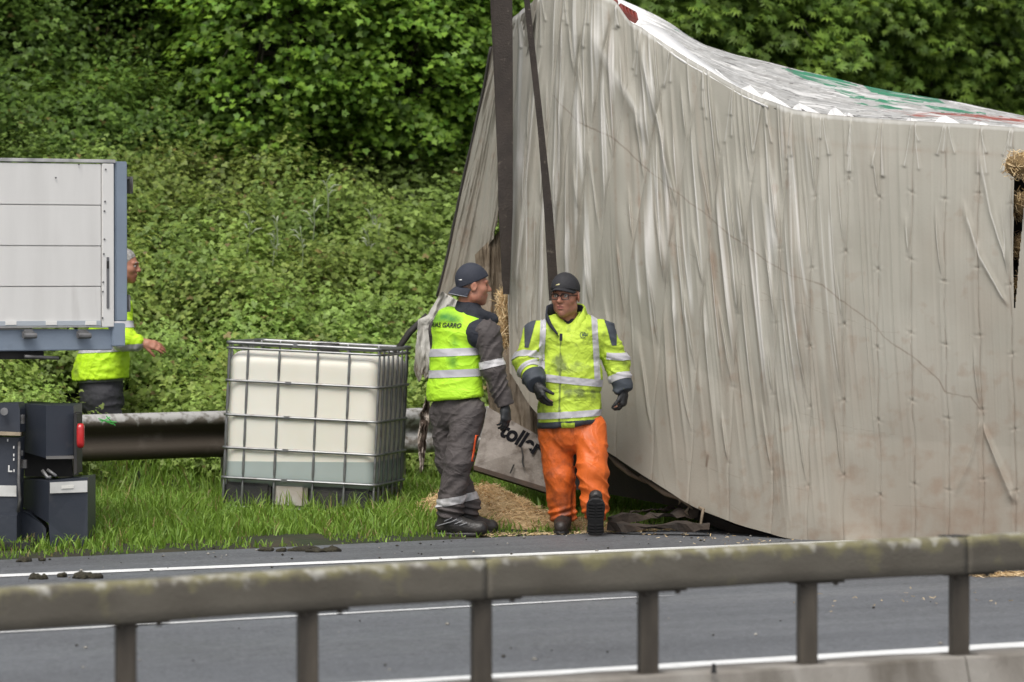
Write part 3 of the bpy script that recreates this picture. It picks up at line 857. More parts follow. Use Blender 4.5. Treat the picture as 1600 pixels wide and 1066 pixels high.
keep = (rg.random(n) < .15 + .85 * edge) & ~((bare > .60) & (vv < .55)) & (den > .30 * (1 - edge))
X, Y, vv, den = X[keep], Y[keep], vv[keep], den[keep]
hgt = (.045 + .115 * np.clip((vv - .15) / 1.1, 0, 1)) * rg.uniform(.5, 1.5, len(X)) * (.55 + 1.1 * np.clip(den - .2, 0, 1))
tx = (X - T_GRASS[0]); tyy = (Y - T_GRASS[1]); inside = (np.abs(tx) < .56) & (tyy > -.05) & (tyy < .98)
front = np.exp(-(tx / .75) ** 2) * np.exp(-((tyy + .30) / .55) ** 2)
hgt = hgt * (1 - .66 * front); k_ = ~inside; X, Y, hgt = X[k_], Y[k_], hgt[k_]
P = np.stack([X, Y, bank_z(X, Y) - .01], 1)
tag(blades('grass', P, hgt, rg, (.125, .235, .026), (.250, .385, .068)), kind='stuff')
# taller seeding stalks round the tank and the posts
n = 1000
cx = np.concatenate([rg.normal(gnd(470, 812)[0], .75, n // 2), rg.uniform(-3.0, 1.3, n - n // 2)])
cy = np.concatenate([rg.normal(30.98, .14, n // 2), np.zeros(n - n // 2)])
cy[n // 2:] = G0[1] + (cx[n // 2:] - G0[0]) * RD[1] / RD[0] - rg.uniform(.05, .6, n - n // 2)
P = np.stack([cx, cy, bank_z(cx, cy) - .01], 1)
tag(blades('tall_grass', P, np.concatenate([rg.uniform(.08, .24, n // 2), rg.uniform(.16, .42, n - n // 2)]), rg, (.12, .22, .03), (.24, .34, .07), .0055, .35), kind='stuff')
# ================================================================== OVERTURNED TRAILER
def seg_d(Q, a, b):
    """distance to segment, fraction along it, signed side (positive = right of a->b seen with y down)"""
    a = np.array(a, float); b = np.array(b, float); ab = b - a
    t = ((Q - a) @ ab) / (ab @ ab); tc = np.clip(t, 0, 1)
    d = Q - a - tc[:, None] * ab
    side = np.sign(ab[0] * (Q[:, 1] - a[1]) - ab[1] * (Q[:, 0] - a[0]))
    return np.sqrt((d ** 2).sum(1)), t, -side
def in_poly(Q, poly):
    x, y = Q[:, 0], Q[:, 1]; c = np.zeros(len(Q), bool); n = len(poly)
    for i in range(n):
        x0, y0 = poly[i]; x1, y1 = poly[(i + 1) % n]
        k = ((y0 > y) != (y1 > y)) & (x < (x1 - x0) * (y - y0) / ((y1 - y0) if y1 != y0 else 1e-9) + x0)
        c ^= k
    return c
def curve(pts, x):
    p = np.array(pts, float); return np.interp(x, p[:, 0], p[:, 1])
def smooth_curve(pts, x, k=9, w_=14):
    acc = 0
    for o in np.linspace(-w_, w_, k): acc = acc + curve(pts, x + o)
    return acc / k

TOP = [(700, 140), (770, 78), (800, 30), (840, -2), (870, -18), (940, -12), (962, 2), (984, 34), (1000, 41), (1030, 62), (1062, 84), (1100, 106), (1135, 127), (1180, 150), (1240, 172), (1300, 180), (1400, 188), (1500, 193), (1600, 200), (1720, 206)]
BOT = [(780, 560), (806, 590), (830, 640), (870, 668), (950, 706), (1000, 740), (1080, 789), (1150, 819), (1230, 842), (1300, 846), (1400, 849), (1650, 856), (1720, 858)]
def Yface(x): return np.interp(x, [690, 800, 1230, 1720], [31.35, 30.95, 29.15, 28.2])
wreck = empty('overturned_trailer', tuple(gnd(1230, 843)), 'overturned curtain-sided trailer wrapped in a dirty grey crumpled tarp, one end lifted by slings', 'trailer')
tarpm = mat('tarp_pvc', (0.338, 0.324, 0.280), 0.58, (0.280, 0.268, 0.226), 1.3, 6, contrast=(.35, .7), bump=0.06, bscale=60, spec=0.3)
add_attr_mix(tarpm, 'brown', (0.270, 0.235, 0.190), 0.30, 1.15, (2.2, 0.22))
add_attr_mix(tarpm, 'brown', (0.24, 0.185, 0.14), 0.75, 1.5, (8.0, 0.55))
add_attr_mix(tarpm, 'line', (0.17, 0.135, 0.105), 0.15, 1.0)
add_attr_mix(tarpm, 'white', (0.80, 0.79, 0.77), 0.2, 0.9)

# ---- front curtain
NU, NV = 1080, 340
ut = np.linspace(0, 1, NU); vt = np.linspace(0, 1, NV)
# columns of the sheet follow the hang of the cloth (fanning out from the peak, slanting to the lower right in the middle)
xt = np.interp(ut, [0, .42, .62, 1], [800, 1110, 1290, 1740])
xb = np.interp(xt, [800, 860, 900, 1000, 1110, 1290, 1500, 1740], [798, 838, 905, 1052, 1185, 1338, 1510, 1740])
yt = smooth_curve(TOP, xt, 7, 5); yb = smooth_curve(BOT, xb, 9, 16)
QX = xt[:, None] * (1 - vt) + xb[:, None] * vt
QY = yt[:, None] * (1 - vt) + yb[:, None] * vt
Q = np.stack([QX.ravel(), QY.ravel()], 1)
lean = 0.30 * (1 - vt)[None] ** 1.3 * np.ones((NU, 1))
YY = Yface(Q[:, 0]) + lean.ravel()
u_ = (Q[:, 0] - 800) / FPX; v_ = (533 - Q[:, 1]) / FPX
D = np.stack([u_, CA + v_ * SA, -SA + v_ * CA], 1); S = YY / D[:, 1]
P = np.array([0, 0, CAM_H]) + D * S[:, None]
FR = nrm(at(1650, 400, 28.4) - at(800, 400, 31.1))
FN = nrm(np.cross(FR, [0, 0, 1.0])); FN = -FN if FN[1] > 0 else FN     # out of the curtain, to the camera side
disp = np.zeros(len(Q)); line = np.zeros(len(Q)); white = np.zeros(len(Q)); crest = np.zeros(len(Q))
rg = np.random.default_rng(42)
ucol = np.repeat(xt, NV); vrow = np.tile(vt, NU); along = (Q[:, 1] - np.repeat(yt, NV))
hfull = np.repeat(yb - yt, NV)
# seams: nearly upright stitched lines every 48 px along the rail, leaning left in the lifted part
SX = np.array([812, 846, 884, 922, 962, 1004, 1050, 1098, 1146, 1192, 1238, 1284, 1332, 1380, 1430, 1481, 1533, 1583, 1634, 1686, 1738], float)
SB = np.array([800, 812, 828, 850, 880, 912, 962, 1018, 1078, 1138, 1204, 1262, 1318, 1374, 1428, 1482, 1536, 1586, 1636, 1686, 1738], float)
def seam_px(k, f): return SX[k] + (SB[k] - SX[k]) * (1 - (1 - f) ** 1.5)
f_ = np.clip(along / hfull, 0, 1); g_ = 1 - (1 - f_) ** 1.5
seamc = np.zeros(len(Q)) - 1.0
for k in range(len(SX) - 1):
    l_ = SX[k] + (SB[k] - SX[k]) * g_; r_ = SX[k + 1] + (SB[k + 1] - SX[k + 1]) * g_
    m_k = (Q[:, 0] >= l_) & (Q[:, 0] < r_); seamc[m_k] = k + (Q[m_k, 0] - l_[m_k]) / (r_[m_k] - l_[m_k])
cell = np.floor(seamc); fr_ = seamc - cell
def fold(pts, w0, w1, amp, asym=0.35, pinch=0.25):
    """a ridge along a polyline, width w0 -> w1 px, amplitude in metres, steeper on its right"""
    global disp, crest
    pts = [np.array(p, float) for p in pts]; n = len(pts) - 1
    lo = np.min(pts, 0) - 3 * max(w0, w1); hi = np.max(pts, 0) + 3 * max(w0, w1)
    k = (Q[:, 0] > lo[0]) & (Q[:, 0] < hi[0]) & (Q[:, 1] > lo[1]) & (Q[:, 1] < hi[1])
    if not k.any(): return
    q = Q[k]; best = np.full(len(q), 1e9); tt = np.zeros(len(q)); sd_ = np.zeros(len(q))
    for i in range(n):
        d, t, s = seg_d(q, pts[i], pts[i + 1])
        b_ = d < best
        best[b_] = d[b_]; tt[b_] = (i + np.clip(t[b_], 0, 1)) / n; sd_[b_] = s[b_]
    w = np.maximum(w0 + (w1 - w0) * tt, 0.8)
    ww = np.where(sd_ > 0, w * asym, w)
    env = np.clip(tt / pinch, 0, 1) * np.clip((1 - tt) / (pinch * .5), 0, 1)
    env = env * env * (3 - 2 * env)
    pr_ = np.exp(-(best / ww) ** 1.6) * env
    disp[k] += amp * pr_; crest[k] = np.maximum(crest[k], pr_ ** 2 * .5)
# sharp pleats caught between one seam and the next
env = np.clip(4 * fr_ * (1 - fr_), 0, 1) ** .55
zone = np.interp(Q[:, 0], [800, 830, 1180, 1260, 1330, 1420, 1740], [.85, 1, 1, .85, .50, .16, .08]) * np.interp(f_, [0, .03, .10, .60, .80, .95, 1], [.25, .7, 1, 1, .45, .12, .0])
zone *= np.interp(Q[:, 1], [560, 700], [1, .65])
def tents(freq, seed, sharp):
    n_ = noise3(np.stack([ucol * freq + cell * 7.31, cell * 3.7 + along * .0016, 0 * ucol + seed], 1), seed)
    r_ = 1 - np.abs(2 * n_ - 1)
    return np.clip((r_ - sharp) / (1 - sharp), 0, 1)
pick = lambda fq, sd_, lo: np.clip((noise3(np.stack([ucol * fq + cell * 3.3, cell * 5.1, along * .0035 + sd_], 1), sd_) - lo) * 4, 0, 1)
t1 = tents(.060, 301, .45) * pick(.022, 311, .22); t2 = tents(.120, 303, .42) * pick(.03, 313, .24); t3 = tents(.22, 305, .35) * pick(.05, 315, .40)
disp += zone * env * (.034 * t1 ** 1.15 + .021 * t2 ** 1.1 + .007 * t3)
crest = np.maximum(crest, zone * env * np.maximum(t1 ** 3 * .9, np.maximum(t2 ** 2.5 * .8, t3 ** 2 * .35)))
for k in range(len(SX)):
    sx_l = SX[k] + (SB[k] - SX[k]) * g_
    dens = np.interp(SX[k], [850, 1250, 1330, 1420], [1.0, 1.0, .5, .0])
    sm = np.abs(Q[:, 0] - sx_l) < 14
    dd = np.abs(Q[sm, 0] - sx_l[sm] + 1.0 * np.sin(Q[sm, 1] * .05 + k))
    disp[sm] -= .0045 * np.exp(-(dd / 1.5) ** 2) - .004 * (1 - dens) * np.exp(-((dd - 4) / 3.2) ** 2)
    line[sm] = np.maximum(line[sm], (.20 + .42 * (1 - dens)) * np.exp(-(dd / 1.05) ** 2) * np.clip((noise3(np.stack([Q[sm, 1] * .04, Q[sm, 0] * .02, 0 * dd + k], 1), 5) - .30) * 5, 0, 1))
    for r_ in np.arange(.16 + .03 * (k % 2), .97, .172):
        rj = r_ + rg.uniform(-.018, .018); ax = seam_px(k, rj); ay = np.interp(ax, xt, yt) + rj * (curve(BOT, ax) - np.interp(ax, xt, yt))
        near_ = ((Q[:, 0] - ax) ** 2 + (Q[:, 1] - ay) ** 2) < 26 ** 2
        if not near_.any(): continue
        dq = Q[near_] - np.array([ax, ay]); rr = np.sqrt((dq ** 2).sum(1)); an = np.arctan2(dq[:, 1], dq[:, 0])
        kk = np.interp(SX[k], [1100, 1260, 1330], [.10, .45, .8])
        disp[near_] -= kk * (.012 * np.exp(-(rr / 2.6) ** 2) - .003 * np.exp(-(rr / 8) ** 2) * np.cos(an * 4 + k))
        line[near_] = np.maximum(line[near_], kk * .75 * np.exp(-(rr / 2.0) ** 2))
        if dens > .3 or rg.random() < .35:      # the knot pinches one bolder fold that comes down from the upper left
            L_ = rg.uniform(80, 190); sl = np.interp(ax, [830, 900, 1100, 1400], [-.02, .10, .15, .10]) * rg.uniform(.8, 1.3)
            if ay - L_ > np.interp(ax - sl * L_, xt, yt) + 8:
                fold([(ax - sl * L_, ay - L_), (ax - sl * L_ * .5 + rg.uniform(-1.5, 1.5), ay - L_ * .5), (ax - 1, ay)], rg.uniform(4, 7), 1.4, rg.uniform(.012, .022), rg.uniform(.3, .5), .5)
    # pleats gathered under the top rail
    for _ in range(3):
        dx = rg.uniform(-12, 12); L_ = rg.uniform(30, 95); xs = SX[k] + dx * .3; y0_ = np.interp(xs, xt, yt)
        fold([(xs, y0_ + 3), (xs + dx * .4, y0_ + 3 + L_ * .5), (xs + dx, y0_ + L_)], 1.6, rg.uniform(3, 5.5), rg.uniform(.006, .012), .5, .12)
# the big drapes of the slack corner
fold([(905, -5), (925, 50), (962, 112), (1000, 178), (1012, 230)], 26, 12, .040, .8, .4)
fold([(1000, 46), (1014, 120), (1038, 220), (1062, 330)], 9, 4, .035, .5)
fold([(855, 30), (838, 160), (824, 330), (812, 480)], 11, 8, .05, .5)
fold([(893, 30), (880, 200), (868, 380), (858, 540)], 10, 7, .035, .5)
fold([(1232, 178), (1240, 330), (1250, 520)], 10, 7, .022, .6)
fold([(1530, 215), (1555, 330), (1585, 420)], 8, 4, .024, .5); fold([(1505, 300), (1540, 400), (1584, 482)], 8, 4, .020, .5)
fold([(1535, 655), (1560, 720), (1588, 790)], 3, 9, .026, .5); fold([(1490, 780), (1518, 715), (1534, 656)], 7, 2, .014, .6)
# slack and billow
bw = fbm(np.stack([Q[:, 0] * .010, Q[:, 1] * .005, 0 * Q[:, 0]], 1), 8, 3) - .5
disp += bw * np.interp(Q[:, 0], [800, 1250, 1450], [.10, .08, .05])
disp += .05 * np.sin(np.pi * np.clip(along / 500, 0, 1))
# weathered crease lines that cross the sheet
cr = [[(868, 150), (905, 190), (960, 215), (1010, 262), (1070, 308), (1100, 330), (1150, 372), (1190, 400), (1240, 430), (1290, 445), (1320, 470), (1370, 505), (1385, 525), (1430, 555), (1470, 592), (1480, 612), (1520, 622), (1540, 650)],
      [(980, 335), (1010, 350), (1040, 372), (1068, 388)], [(1055, 384), (1090, 402), (1130, 430), (1190, 455), (1220, 470), (1260, 475), (1290, 490)],
      [(1180, 470), (1225, 468), (1280, 480), (1330, 500), (1375, 518), (1415, 520)], [(1432, 500), (1450, 498), (1480, 515), (1500, 510), (1530, 530)],
      [(1250, 645), (1310, 665), (1400, 680), (1480, 685)], [(1000, 700), (1060, 715), (1150, 745), (1280, 770), (1400, 790), (1520, 800)], [(1030, 725), (1040, 760)], [(1120, 775), (1160, 800)]]
for ci, pl in enumerate(cr):
    for i in range(len(pl) - 1):
        k = (np.abs(Q[:, 0] - (pl[i][0] + pl[i + 1][0]) / 2) < 80) & (np.abs(Q[:, 1] - (pl[i][1] + pl[i + 1][1]) / 2) < 80)
        q_ = Q[k]; wob = 5 * (fbm(np.stack([q_[:, 0] * .05, q_[:, 1] * .05, 0 * q_[:, 0] + ci], 1), 9, 3) - .5)
        d, t, s = seg_d(q_ + np.stack([0 * wob, wob], 1), pl[i], pl[i + 1]); wd = 1.15 if ci == 0 else .85
        br = np.clip((noise3(np.stack([q_[:, 0] * .06, q_[:, 1] * .06, 0 * d + ci], 1), 19) - .22) * 3, 0, 1)
        line[k] = np.maximum(line[k], (.78 if ci == 0 else .42) * (np.maximum(br, .75) if ci == 0 else br) * np.exp(-(d / (wd * 1.25)) ** 2))
# a small tear
d, t, s = seg_d(Q, (1107, 712), (1105, 728)); line = np.maximum(line, 1.3 * np.exp(-(d / 2.0) ** 2))
hgt_ = (Q[:, 1] - curve(TOP, Q[:, 0])) / 650
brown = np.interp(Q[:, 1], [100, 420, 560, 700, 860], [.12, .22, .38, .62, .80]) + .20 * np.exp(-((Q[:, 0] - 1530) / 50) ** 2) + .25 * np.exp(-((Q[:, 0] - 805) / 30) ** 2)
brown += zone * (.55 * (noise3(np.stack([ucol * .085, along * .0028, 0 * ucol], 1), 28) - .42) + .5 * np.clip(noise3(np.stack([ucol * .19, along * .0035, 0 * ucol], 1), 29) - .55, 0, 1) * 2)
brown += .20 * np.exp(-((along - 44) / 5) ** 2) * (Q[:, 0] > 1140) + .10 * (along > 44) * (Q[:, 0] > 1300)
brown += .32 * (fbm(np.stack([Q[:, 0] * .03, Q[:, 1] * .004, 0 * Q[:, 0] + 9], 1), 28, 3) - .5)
brown += 1.1 * np.clip(-disp - .012, 0, .03) / .03 * .25      # grime in the pleat bottoms, also painting in their shade
white = np.clip(.4 * np.exp(-((Q[:, 1] - curve(TOP, Q[:, 0]) - 3) / 5) ** 2) + .68 * crest * np.interp(Q[:, 1], [500, 800], [1, .5]), 0, .75)     # highlights painted on the crests, pale along the top edge
# slight horizontal weave bands under the rail
line = np.maximum(line, .22 * np.exp(-((Q[:, 1] - curve(TOP, Q[:, 0]) - 22) / 1.2) ** 2) * (Q[:, 0] > 1150))
V = P + FN * disp[:, None] + FR * (.45 * disp * zone)[:, None]
idx = np.arange(NU * NV).reshape(NU, NV)
F = np.stack([idx[:-1, :-1], idx[:-1, 1:], idx[1:, 1:], idx[1:, :-1]], -1).reshape(-1, 4)
gap = in_poly(Q, [(1588, 268), (1592, 246), (1603, 236), (1604, 300), (1600, 380), (1595, 440), (1591, 484), (1589.5, 400)])
F = F[~gap[F].any(1)]
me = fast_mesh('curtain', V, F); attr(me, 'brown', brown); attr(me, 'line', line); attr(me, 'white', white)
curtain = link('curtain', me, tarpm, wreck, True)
tag(curtain, 'crumpled grey side curtain with long pleats')
TOPV = V.reshape(NU, NV, 3)[:, 0]; BOTV = V.reshape(NU, NV, 3)[:, -1]

# ---- roof sheet: from the top rail back and up
RB = [(958, -6), (1000, 12), (1025, 24), (1050, 38), (1075, 56), (1100, 70), (1150, 86), (1200, 97), (1250, 110), (1300, 121), (1350, 134), (1400, 144), (1450, 152), (1500, 160), (1550, 171), (1600, 181), (1720, 196)]
nu, nv = 420, 120
xs = np.linspace(958, 1730, nu); vs = np.linspace(0, 1, nv)
fr = np.stack([np.interp(xs, xt, TOPV[:, i]) for i in range(3)], 1) + np.array([0, .01, -.004])
bk = np.array([at(x, y, float(Yface(x)) + 2.35) for x, y in zip(xs, smooth_curve(RB, xs, 5, 6))])
RV = fr[:, None] * (1 - vs)[None, :, None] + bk[:, None] * vs[None, :, None]
rq = np.stack(np.meshgrid(np.arange(nu) * .10, np.arange(nv) * .10, indexing='ij'), -1).reshape(-1, 2)
RV = RV.reshape(-1, 3); vv_ = np.tile(vs, nu)
cr1 = fbm(np.stack([rq[:, 0] * .16, rq[:, 1] * 1.2, 0 * rq[:, 0]], 1), 51, 4) - .5
cr2 = np.abs(noise3(np.stack([rq[:, 0] * .5, rq[:, 1] * 2.6, 0 * rq[:, 0]], 1), 52) - .5)
sagv = -.07 * np.sin(np.pi * vv_) * np.interp(np.repeat(xs, nv), [958, 1010, 1100, 1700], [1.5, 1, .3, .2])
RV[:, 2] += sagv + (cr1 * .05 - cr2 * .02) * np.clip(vv_ / .05, 0, 1) * np.clip((1 - vv_) / .05, 0, 1)
# projected positions only serve to say where the print lies on the sheet
def proj(Pw):
    r = Pw - np.array([0, 0, CAM_H]); f = r[:, 1] * CA - r[:, 2] * SA; up_ = r[:, 1] * SA + r[:, 2] * CA
    return np.stack([800 + FPX * r[:, 0] / f, 533 - FPX * up_ / f], 1)
pq = proj(RV)
wob = 1.2 * (noise3(np.stack([pq[:, 0] * .08, pq[:, 1] * .3, 0 * pq[:, 0]], 1), 61) - .5)
pq2 = pq + np.stack([wob * 3, wob], 1)
green = np.zeros(len(RV)); red = np.zeros(len(RV))
for pl in ([(1052, 45), (1100, 60), (1135, 70), (1110, 66), (1075, 57)], [(1215, 104), (1260, 113), (1310, 123), (1345, 135), (1300, 134), (1258, 124)], [(1258, 122), (1300, 128), (1330, 138), (1300, 137)],
           [(1298, 138), (1330, 143), (1352, 152), (1375, 158), (1330, 153)], [(1340, 124), (1400, 138), (1462, 152), (1476, 162), (1420, 158), (1360, 144)], [(1330, 160), (1390, 165), (1440, 172), (1380, 170)],
           [(1345, 153), (1400, 157), (1440, 165), (1395, 164)], [(1440, 163), (1520, 174), (1545, 178), (1470, 176)]):
    green[in_poly(pq2, pl)] = 1
for pl in ([(1362, 171), (1420, 173), (1500, 177), (1600, 184), (1700, 190), (1700, 200), (1600, 195), (1500, 186), (1430, 182)], [(1500, 188), (1600, 196), (1700, 201), (1600, 200)]):
    red[in_poly(pq2, pl)] = 1
streaks = noise3(np.stack([rq[:, 0] * .5, rq[:, 1] * 6, 0 * rq[:, 0]], 1), 63)
green *= np.clip((streaks - .18) * 5, 0, 1); red *= np.clip((streaks - .40) * 5, 0, 1) * .9
roofm = mat('roof_sheet', (0.36, 0.355, 0.34), 0.5, (0.47, 0.465, 0.45), 22, 6, bump=0.25, bscale=60, spec=0.5, dirt=(0.25, 0.24, 0.22), dscale=14, dirt_range=(.5, .75))
add_attr_mix(roofm, 'green', (0.030, 0.20, 0.105), .2, .8); add_attr_mix(roofm, 'red', (0.30, 0.075, 0.050), .2, .8); add_attr_mix(roofm, 'dark', (0.10, 0.095, 0.09), .2, .9); add_attr_mix(roofm, 'white', (0.80, 0.79, 0.77), .2, .9)
idx = np.arange(nu * nv).reshape(nu, nv)
F = np.stack([idx[:-1, :-1], idx[1:, :-1], idx[1:, 1:], idx[:-1, 1:]], -1).reshape(-1, 4)
me = fast_mesh('roof', RV, F); attr(me, 'green', green); attr(me, 'red', red)
st2 = noise3(np.stack([rq[:, 0] * .35 + rq[:, 1] * .3, rq[:, 1] * 7, 0 * vv_], 1), 77); st3 = noise3(np.stack([rq[:, 0] * .22, rq[:, 1] * 9, 0 * vv_], 1), 78)
attr(me, 'dark', np.clip(.42 * (st3 > .66) + 1.2 * np.exp(-((vv_ - .06) / .03) ** 2) * (noise3(np.stack([rq[:, 0] * .3, rq[:, 1], 0 * vv_], 1), 71) > .35) + .7 * (cr2 < .035) * (streaks > .5), 0, 1))
attr(me, 'white', np.clip(np.exp(-((np.repeat(xs, nv) - 985) / 45) ** 2) * .9 + .55 * (st2 > .62), 0, 1))
roof = link('roof', me, roofm, wreck, True); tag(roof, 'pale roof sheet with streaked green and red print')
# folded overlaps of the sheet along the rail, whitened for the light they catch
whitem = mat('white_tarp', (0.80, 0.79, 0.78), 0.45, (0.68, 0.67, 0.65), 6, 4)
def flap(pts, dep=.10):
    a_, b_, c_ = [at(x, y, float(Yface(x)) + .30 + o) for (x, y), o in zip(pts, (.06, .30, .06))]
    m_ = MB(); md = (a_ + c_) / 2 + np.array([0, .02, -.03]); th = np.array([0, .010, -.010])
    e1 = a_ * .5 + b_ * .5 + np.array([0, -.015, .012]); e2 = b_ * .5 + c_ * .5 + np.array([0, .02, .006])
    top_ = [a_, e1, b_, e2, c_, md]
    m_.add(top_ + [p + th for p in top_], [(0, 1, 5), (1, 2, 5), (2, 3, 5), (3, 4, 5), (6, 11, 7), (7, 11, 8), (8, 11, 9), (9, 11, 10)] + [(i, (i + 1) % 6, 6 + (i + 1) % 6, 6 + i) for i in range(6)])
    return m_.build('flap', whitem, wreck, False)
for pts in ([(1104, 122), (1118, 108), (1158, 143)], [(1150, 147), (1172, 133), (1198, 159)], [(1184, 162), (1196, 143), (1244, 174)], [(1234, 175), (1249, 161), (1284, 179)], [(1292, 180), (1305, 168), (1322, 182)],
            [(1316, 181), (1326, 176), (1334, 182)], [(1416, 188), (1424, 185), (1434, 189)], [(1460, 191), (1477, 181), (1500, 193)], [(1520, 194), (1532, 191), (1545, 195)]): flap(pts)
# the bright band of lining turned over the rail, upper left
m_ = MB(); rings = []
for x, y0, y1 in ((1000, 44, 38), (1018, 56, 38), (1036, 70, 46), (1056, 86, 62), (1080, 101, 82), (1106, 115, 101), (1130, 130, 118), (1160, 147, 137), (1200, 165, 158)):
    yf = float(Yface(x)) + .30
    a_ = at(x, y0 + 2, yf - .01); b_ = at(x, y1, yf + .26)
    rings.append([a_, a_ * .5 + b_ * .5 + np.array([0, 0, .012]), b_, b_ + np.array([0, .01, -.012]), a_ * .5 + b_ * .5 + np.array([0, 0, -.008]), a_ + np.array([0, .01, -.012])])
m_.loft(rings).build('lining', whitem, wreck, True)

# ---- end curtain (left), torn at its foot
nu, nv = 190, 260
uu_ = np.linspace(0, 1, nu); vv1 = np.linspace(0, 1, nv)
def endL(v): return np.interp(v, [0, 1], [772, 686]), np.interp(v, [0, 1], [74, 470])
def endR(v): return np.interp(v, [0, .3, 1], [842, 822, 806]), np.interp(v, [0, 1], [-6, 345])
lx, ly = endL(vv1); rx, ry = endR(vv1)
ragged = 14 * (fbm(np.stack([uu_ * 9, uu_ * 0, uu_ * 0], 1), 91, 4) - .5) + np.interp(uu_, [0, .25, .45, .7, .8, 1], [0, 18, 26, -8, -40, -70])
QX = lx[None] * (1 - uu_)[:, None] + rx[None] * uu_[:, None]
QY = ly[None] * (1 - uu_)[:, None] + ry[None] * uu_[:, None] + ragged[:, None] * vv1[None] ** 3
QY = QY + (vv1[None] ** 1.0) * 0 
Qe = np.stack([QX.ravel(), QY.ravel()], 1)
Ye = 31.25 + np.clip((800 - Qe[:, 0]) / 110, -0.3, 1.2) * .85
u_ = (Qe[:, 0] - 800) / FPX; v_ = (533 - Qe[:, 1]) / FPX
D = np.stack([u_, CA + v_ * SA, -SA + v_ * CA], 1); Pe = np.array([0, 0, CAM_H]) + D * (Ye / D[:, 1])[:, None]
ue = np.repeat(uu_, nv); ve = np.tile(vv1, nu)
dz = .022 * (1 - np.abs(2 * noise3(np.stack([ue * 16 + ve * 3, ve * 1.5, 0 * ue], 1), 92) - 1)) ** 2 + .05 * (fbm(np.stack([ue * 7, ve * 2.2, 0 * ue], 1), 93, 3) - .5) + .028 * (fbm(np.stack([ue * 22, ve * 5 + ue * 5, 0 * ue], 1), 94, 3) - .5)
Pe += nrm((-.45, -.9, 0)) * dz[:, None]
idx = np.arange(nu * nv).reshape(nu, nv)
F = np.stack([idx[:-1, :-1], idx[:-1, 1:], idx[1:, 1:], idx[1:, :-1]], -1).reshape(-1, 4)
me = fast_mesh('end_curtain', Pe, F)
attr(me, 'brown', .38 + .9 * (fbm(np.stack([ue * 8, ve * 2.5, 0 * ue], 1), 95, 4) - .45) + .25 * ve); attr(me, 'white', 0 * ue)
sp = noise3(np.stack([ue * 60, ve * 70, 0 * ue], 1), 96)
attr(me, 'line', np.clip(np.exp(-(ue / .018) ** 2) * .9 + (sp > .90) * (fbm(np.stack([ue * 9, ve * 4, 0 * ue], 1), 97) > .52) * .6, 0, 1))
tag(link('end_curtain', me, tarpm, wreck, True), 'brown-stained end sheet torn at its foot')
MB().tube([Pe.reshape(nu, nv, 3)[0, j] + np.array([-.006, 0, 0]) for j in range(0, nv, 8)], .010, 6).build('edge_cord', mat('cord_dark', (.05, .045, .04), .8), wreck, True)

# ---- body behind the sheets: a closed dark load bay
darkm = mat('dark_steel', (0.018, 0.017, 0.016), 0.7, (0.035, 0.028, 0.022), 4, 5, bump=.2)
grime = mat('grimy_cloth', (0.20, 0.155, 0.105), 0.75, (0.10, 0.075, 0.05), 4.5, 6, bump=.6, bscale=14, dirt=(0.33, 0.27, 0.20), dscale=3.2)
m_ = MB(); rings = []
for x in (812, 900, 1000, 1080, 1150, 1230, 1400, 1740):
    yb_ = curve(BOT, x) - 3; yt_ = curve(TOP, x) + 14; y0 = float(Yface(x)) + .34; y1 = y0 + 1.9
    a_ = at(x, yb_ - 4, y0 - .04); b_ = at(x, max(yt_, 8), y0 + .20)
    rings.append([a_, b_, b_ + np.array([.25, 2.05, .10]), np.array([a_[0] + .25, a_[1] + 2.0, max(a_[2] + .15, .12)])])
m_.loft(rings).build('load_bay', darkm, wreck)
# sagging torn inner sheet in the opening at the left end
nu, nv = 110, 150
a1 = np.linspace(0, 1, nu); b1 = np.linspace(0, 1, nv)
LX = np.interp(b1, [0, .5, 1], [742, 752, 768]); LY = np.interp(b1, [0, 1], [398, 668]); RX = np.interp(b1, [0, 1], [812, 884]); RY = np.interp(b1, [0, 1], [330, 690])
QX = LX[None] * (1 - a1)[:, None] + RX[None] * a1[:, None]; QY = LY[None] * (1 - a1)[:, None] + RY[None] * a1[:, None] + 10 * np.sin(a1 * 3.1)[:, None] * b1[None]
aa = np.repeat(a1, nv); bb = np.tile(b1, nu)
Yi = 31.55 - .35 * np.clip(bb - .55, 0, 1) / .45 * np.sin(np.pi * np.clip(aa, .05, .95)) + .10 * (fbm(np.stack([aa * 5, bb * 4, 0 * aa], 1), 98, 3) - .5) + .05 * (fbm(np.stack([aa * 16 + bb * 6, bb * 5, 0 * aa], 1), 99, 3) - .5)
u_ = (QX.ravel() - 800) / FPX; v_ = (533 - QY.ravel()) / FPX
D = np.stack([u_, CA + v_ * SA, -SA + v_ * CA], 1); Pi = np.array([0, 0, CAM_H]) + D * (Yi / D[:, 1])[:, None]
idx = np.arange(nu * nv).reshape(nu, nv); F = np.stack([idx[:-1, :-1], idx[:-1, 1:], idx[1:, 1:], idx[1:, :-1]], -1).reshape(-1, 4)
tag(link('inner_sheet', fast_mesh('inner_sheet', Pi, F), grime, wreck, True), 'mud-brown torn sheet sagging in the open end')
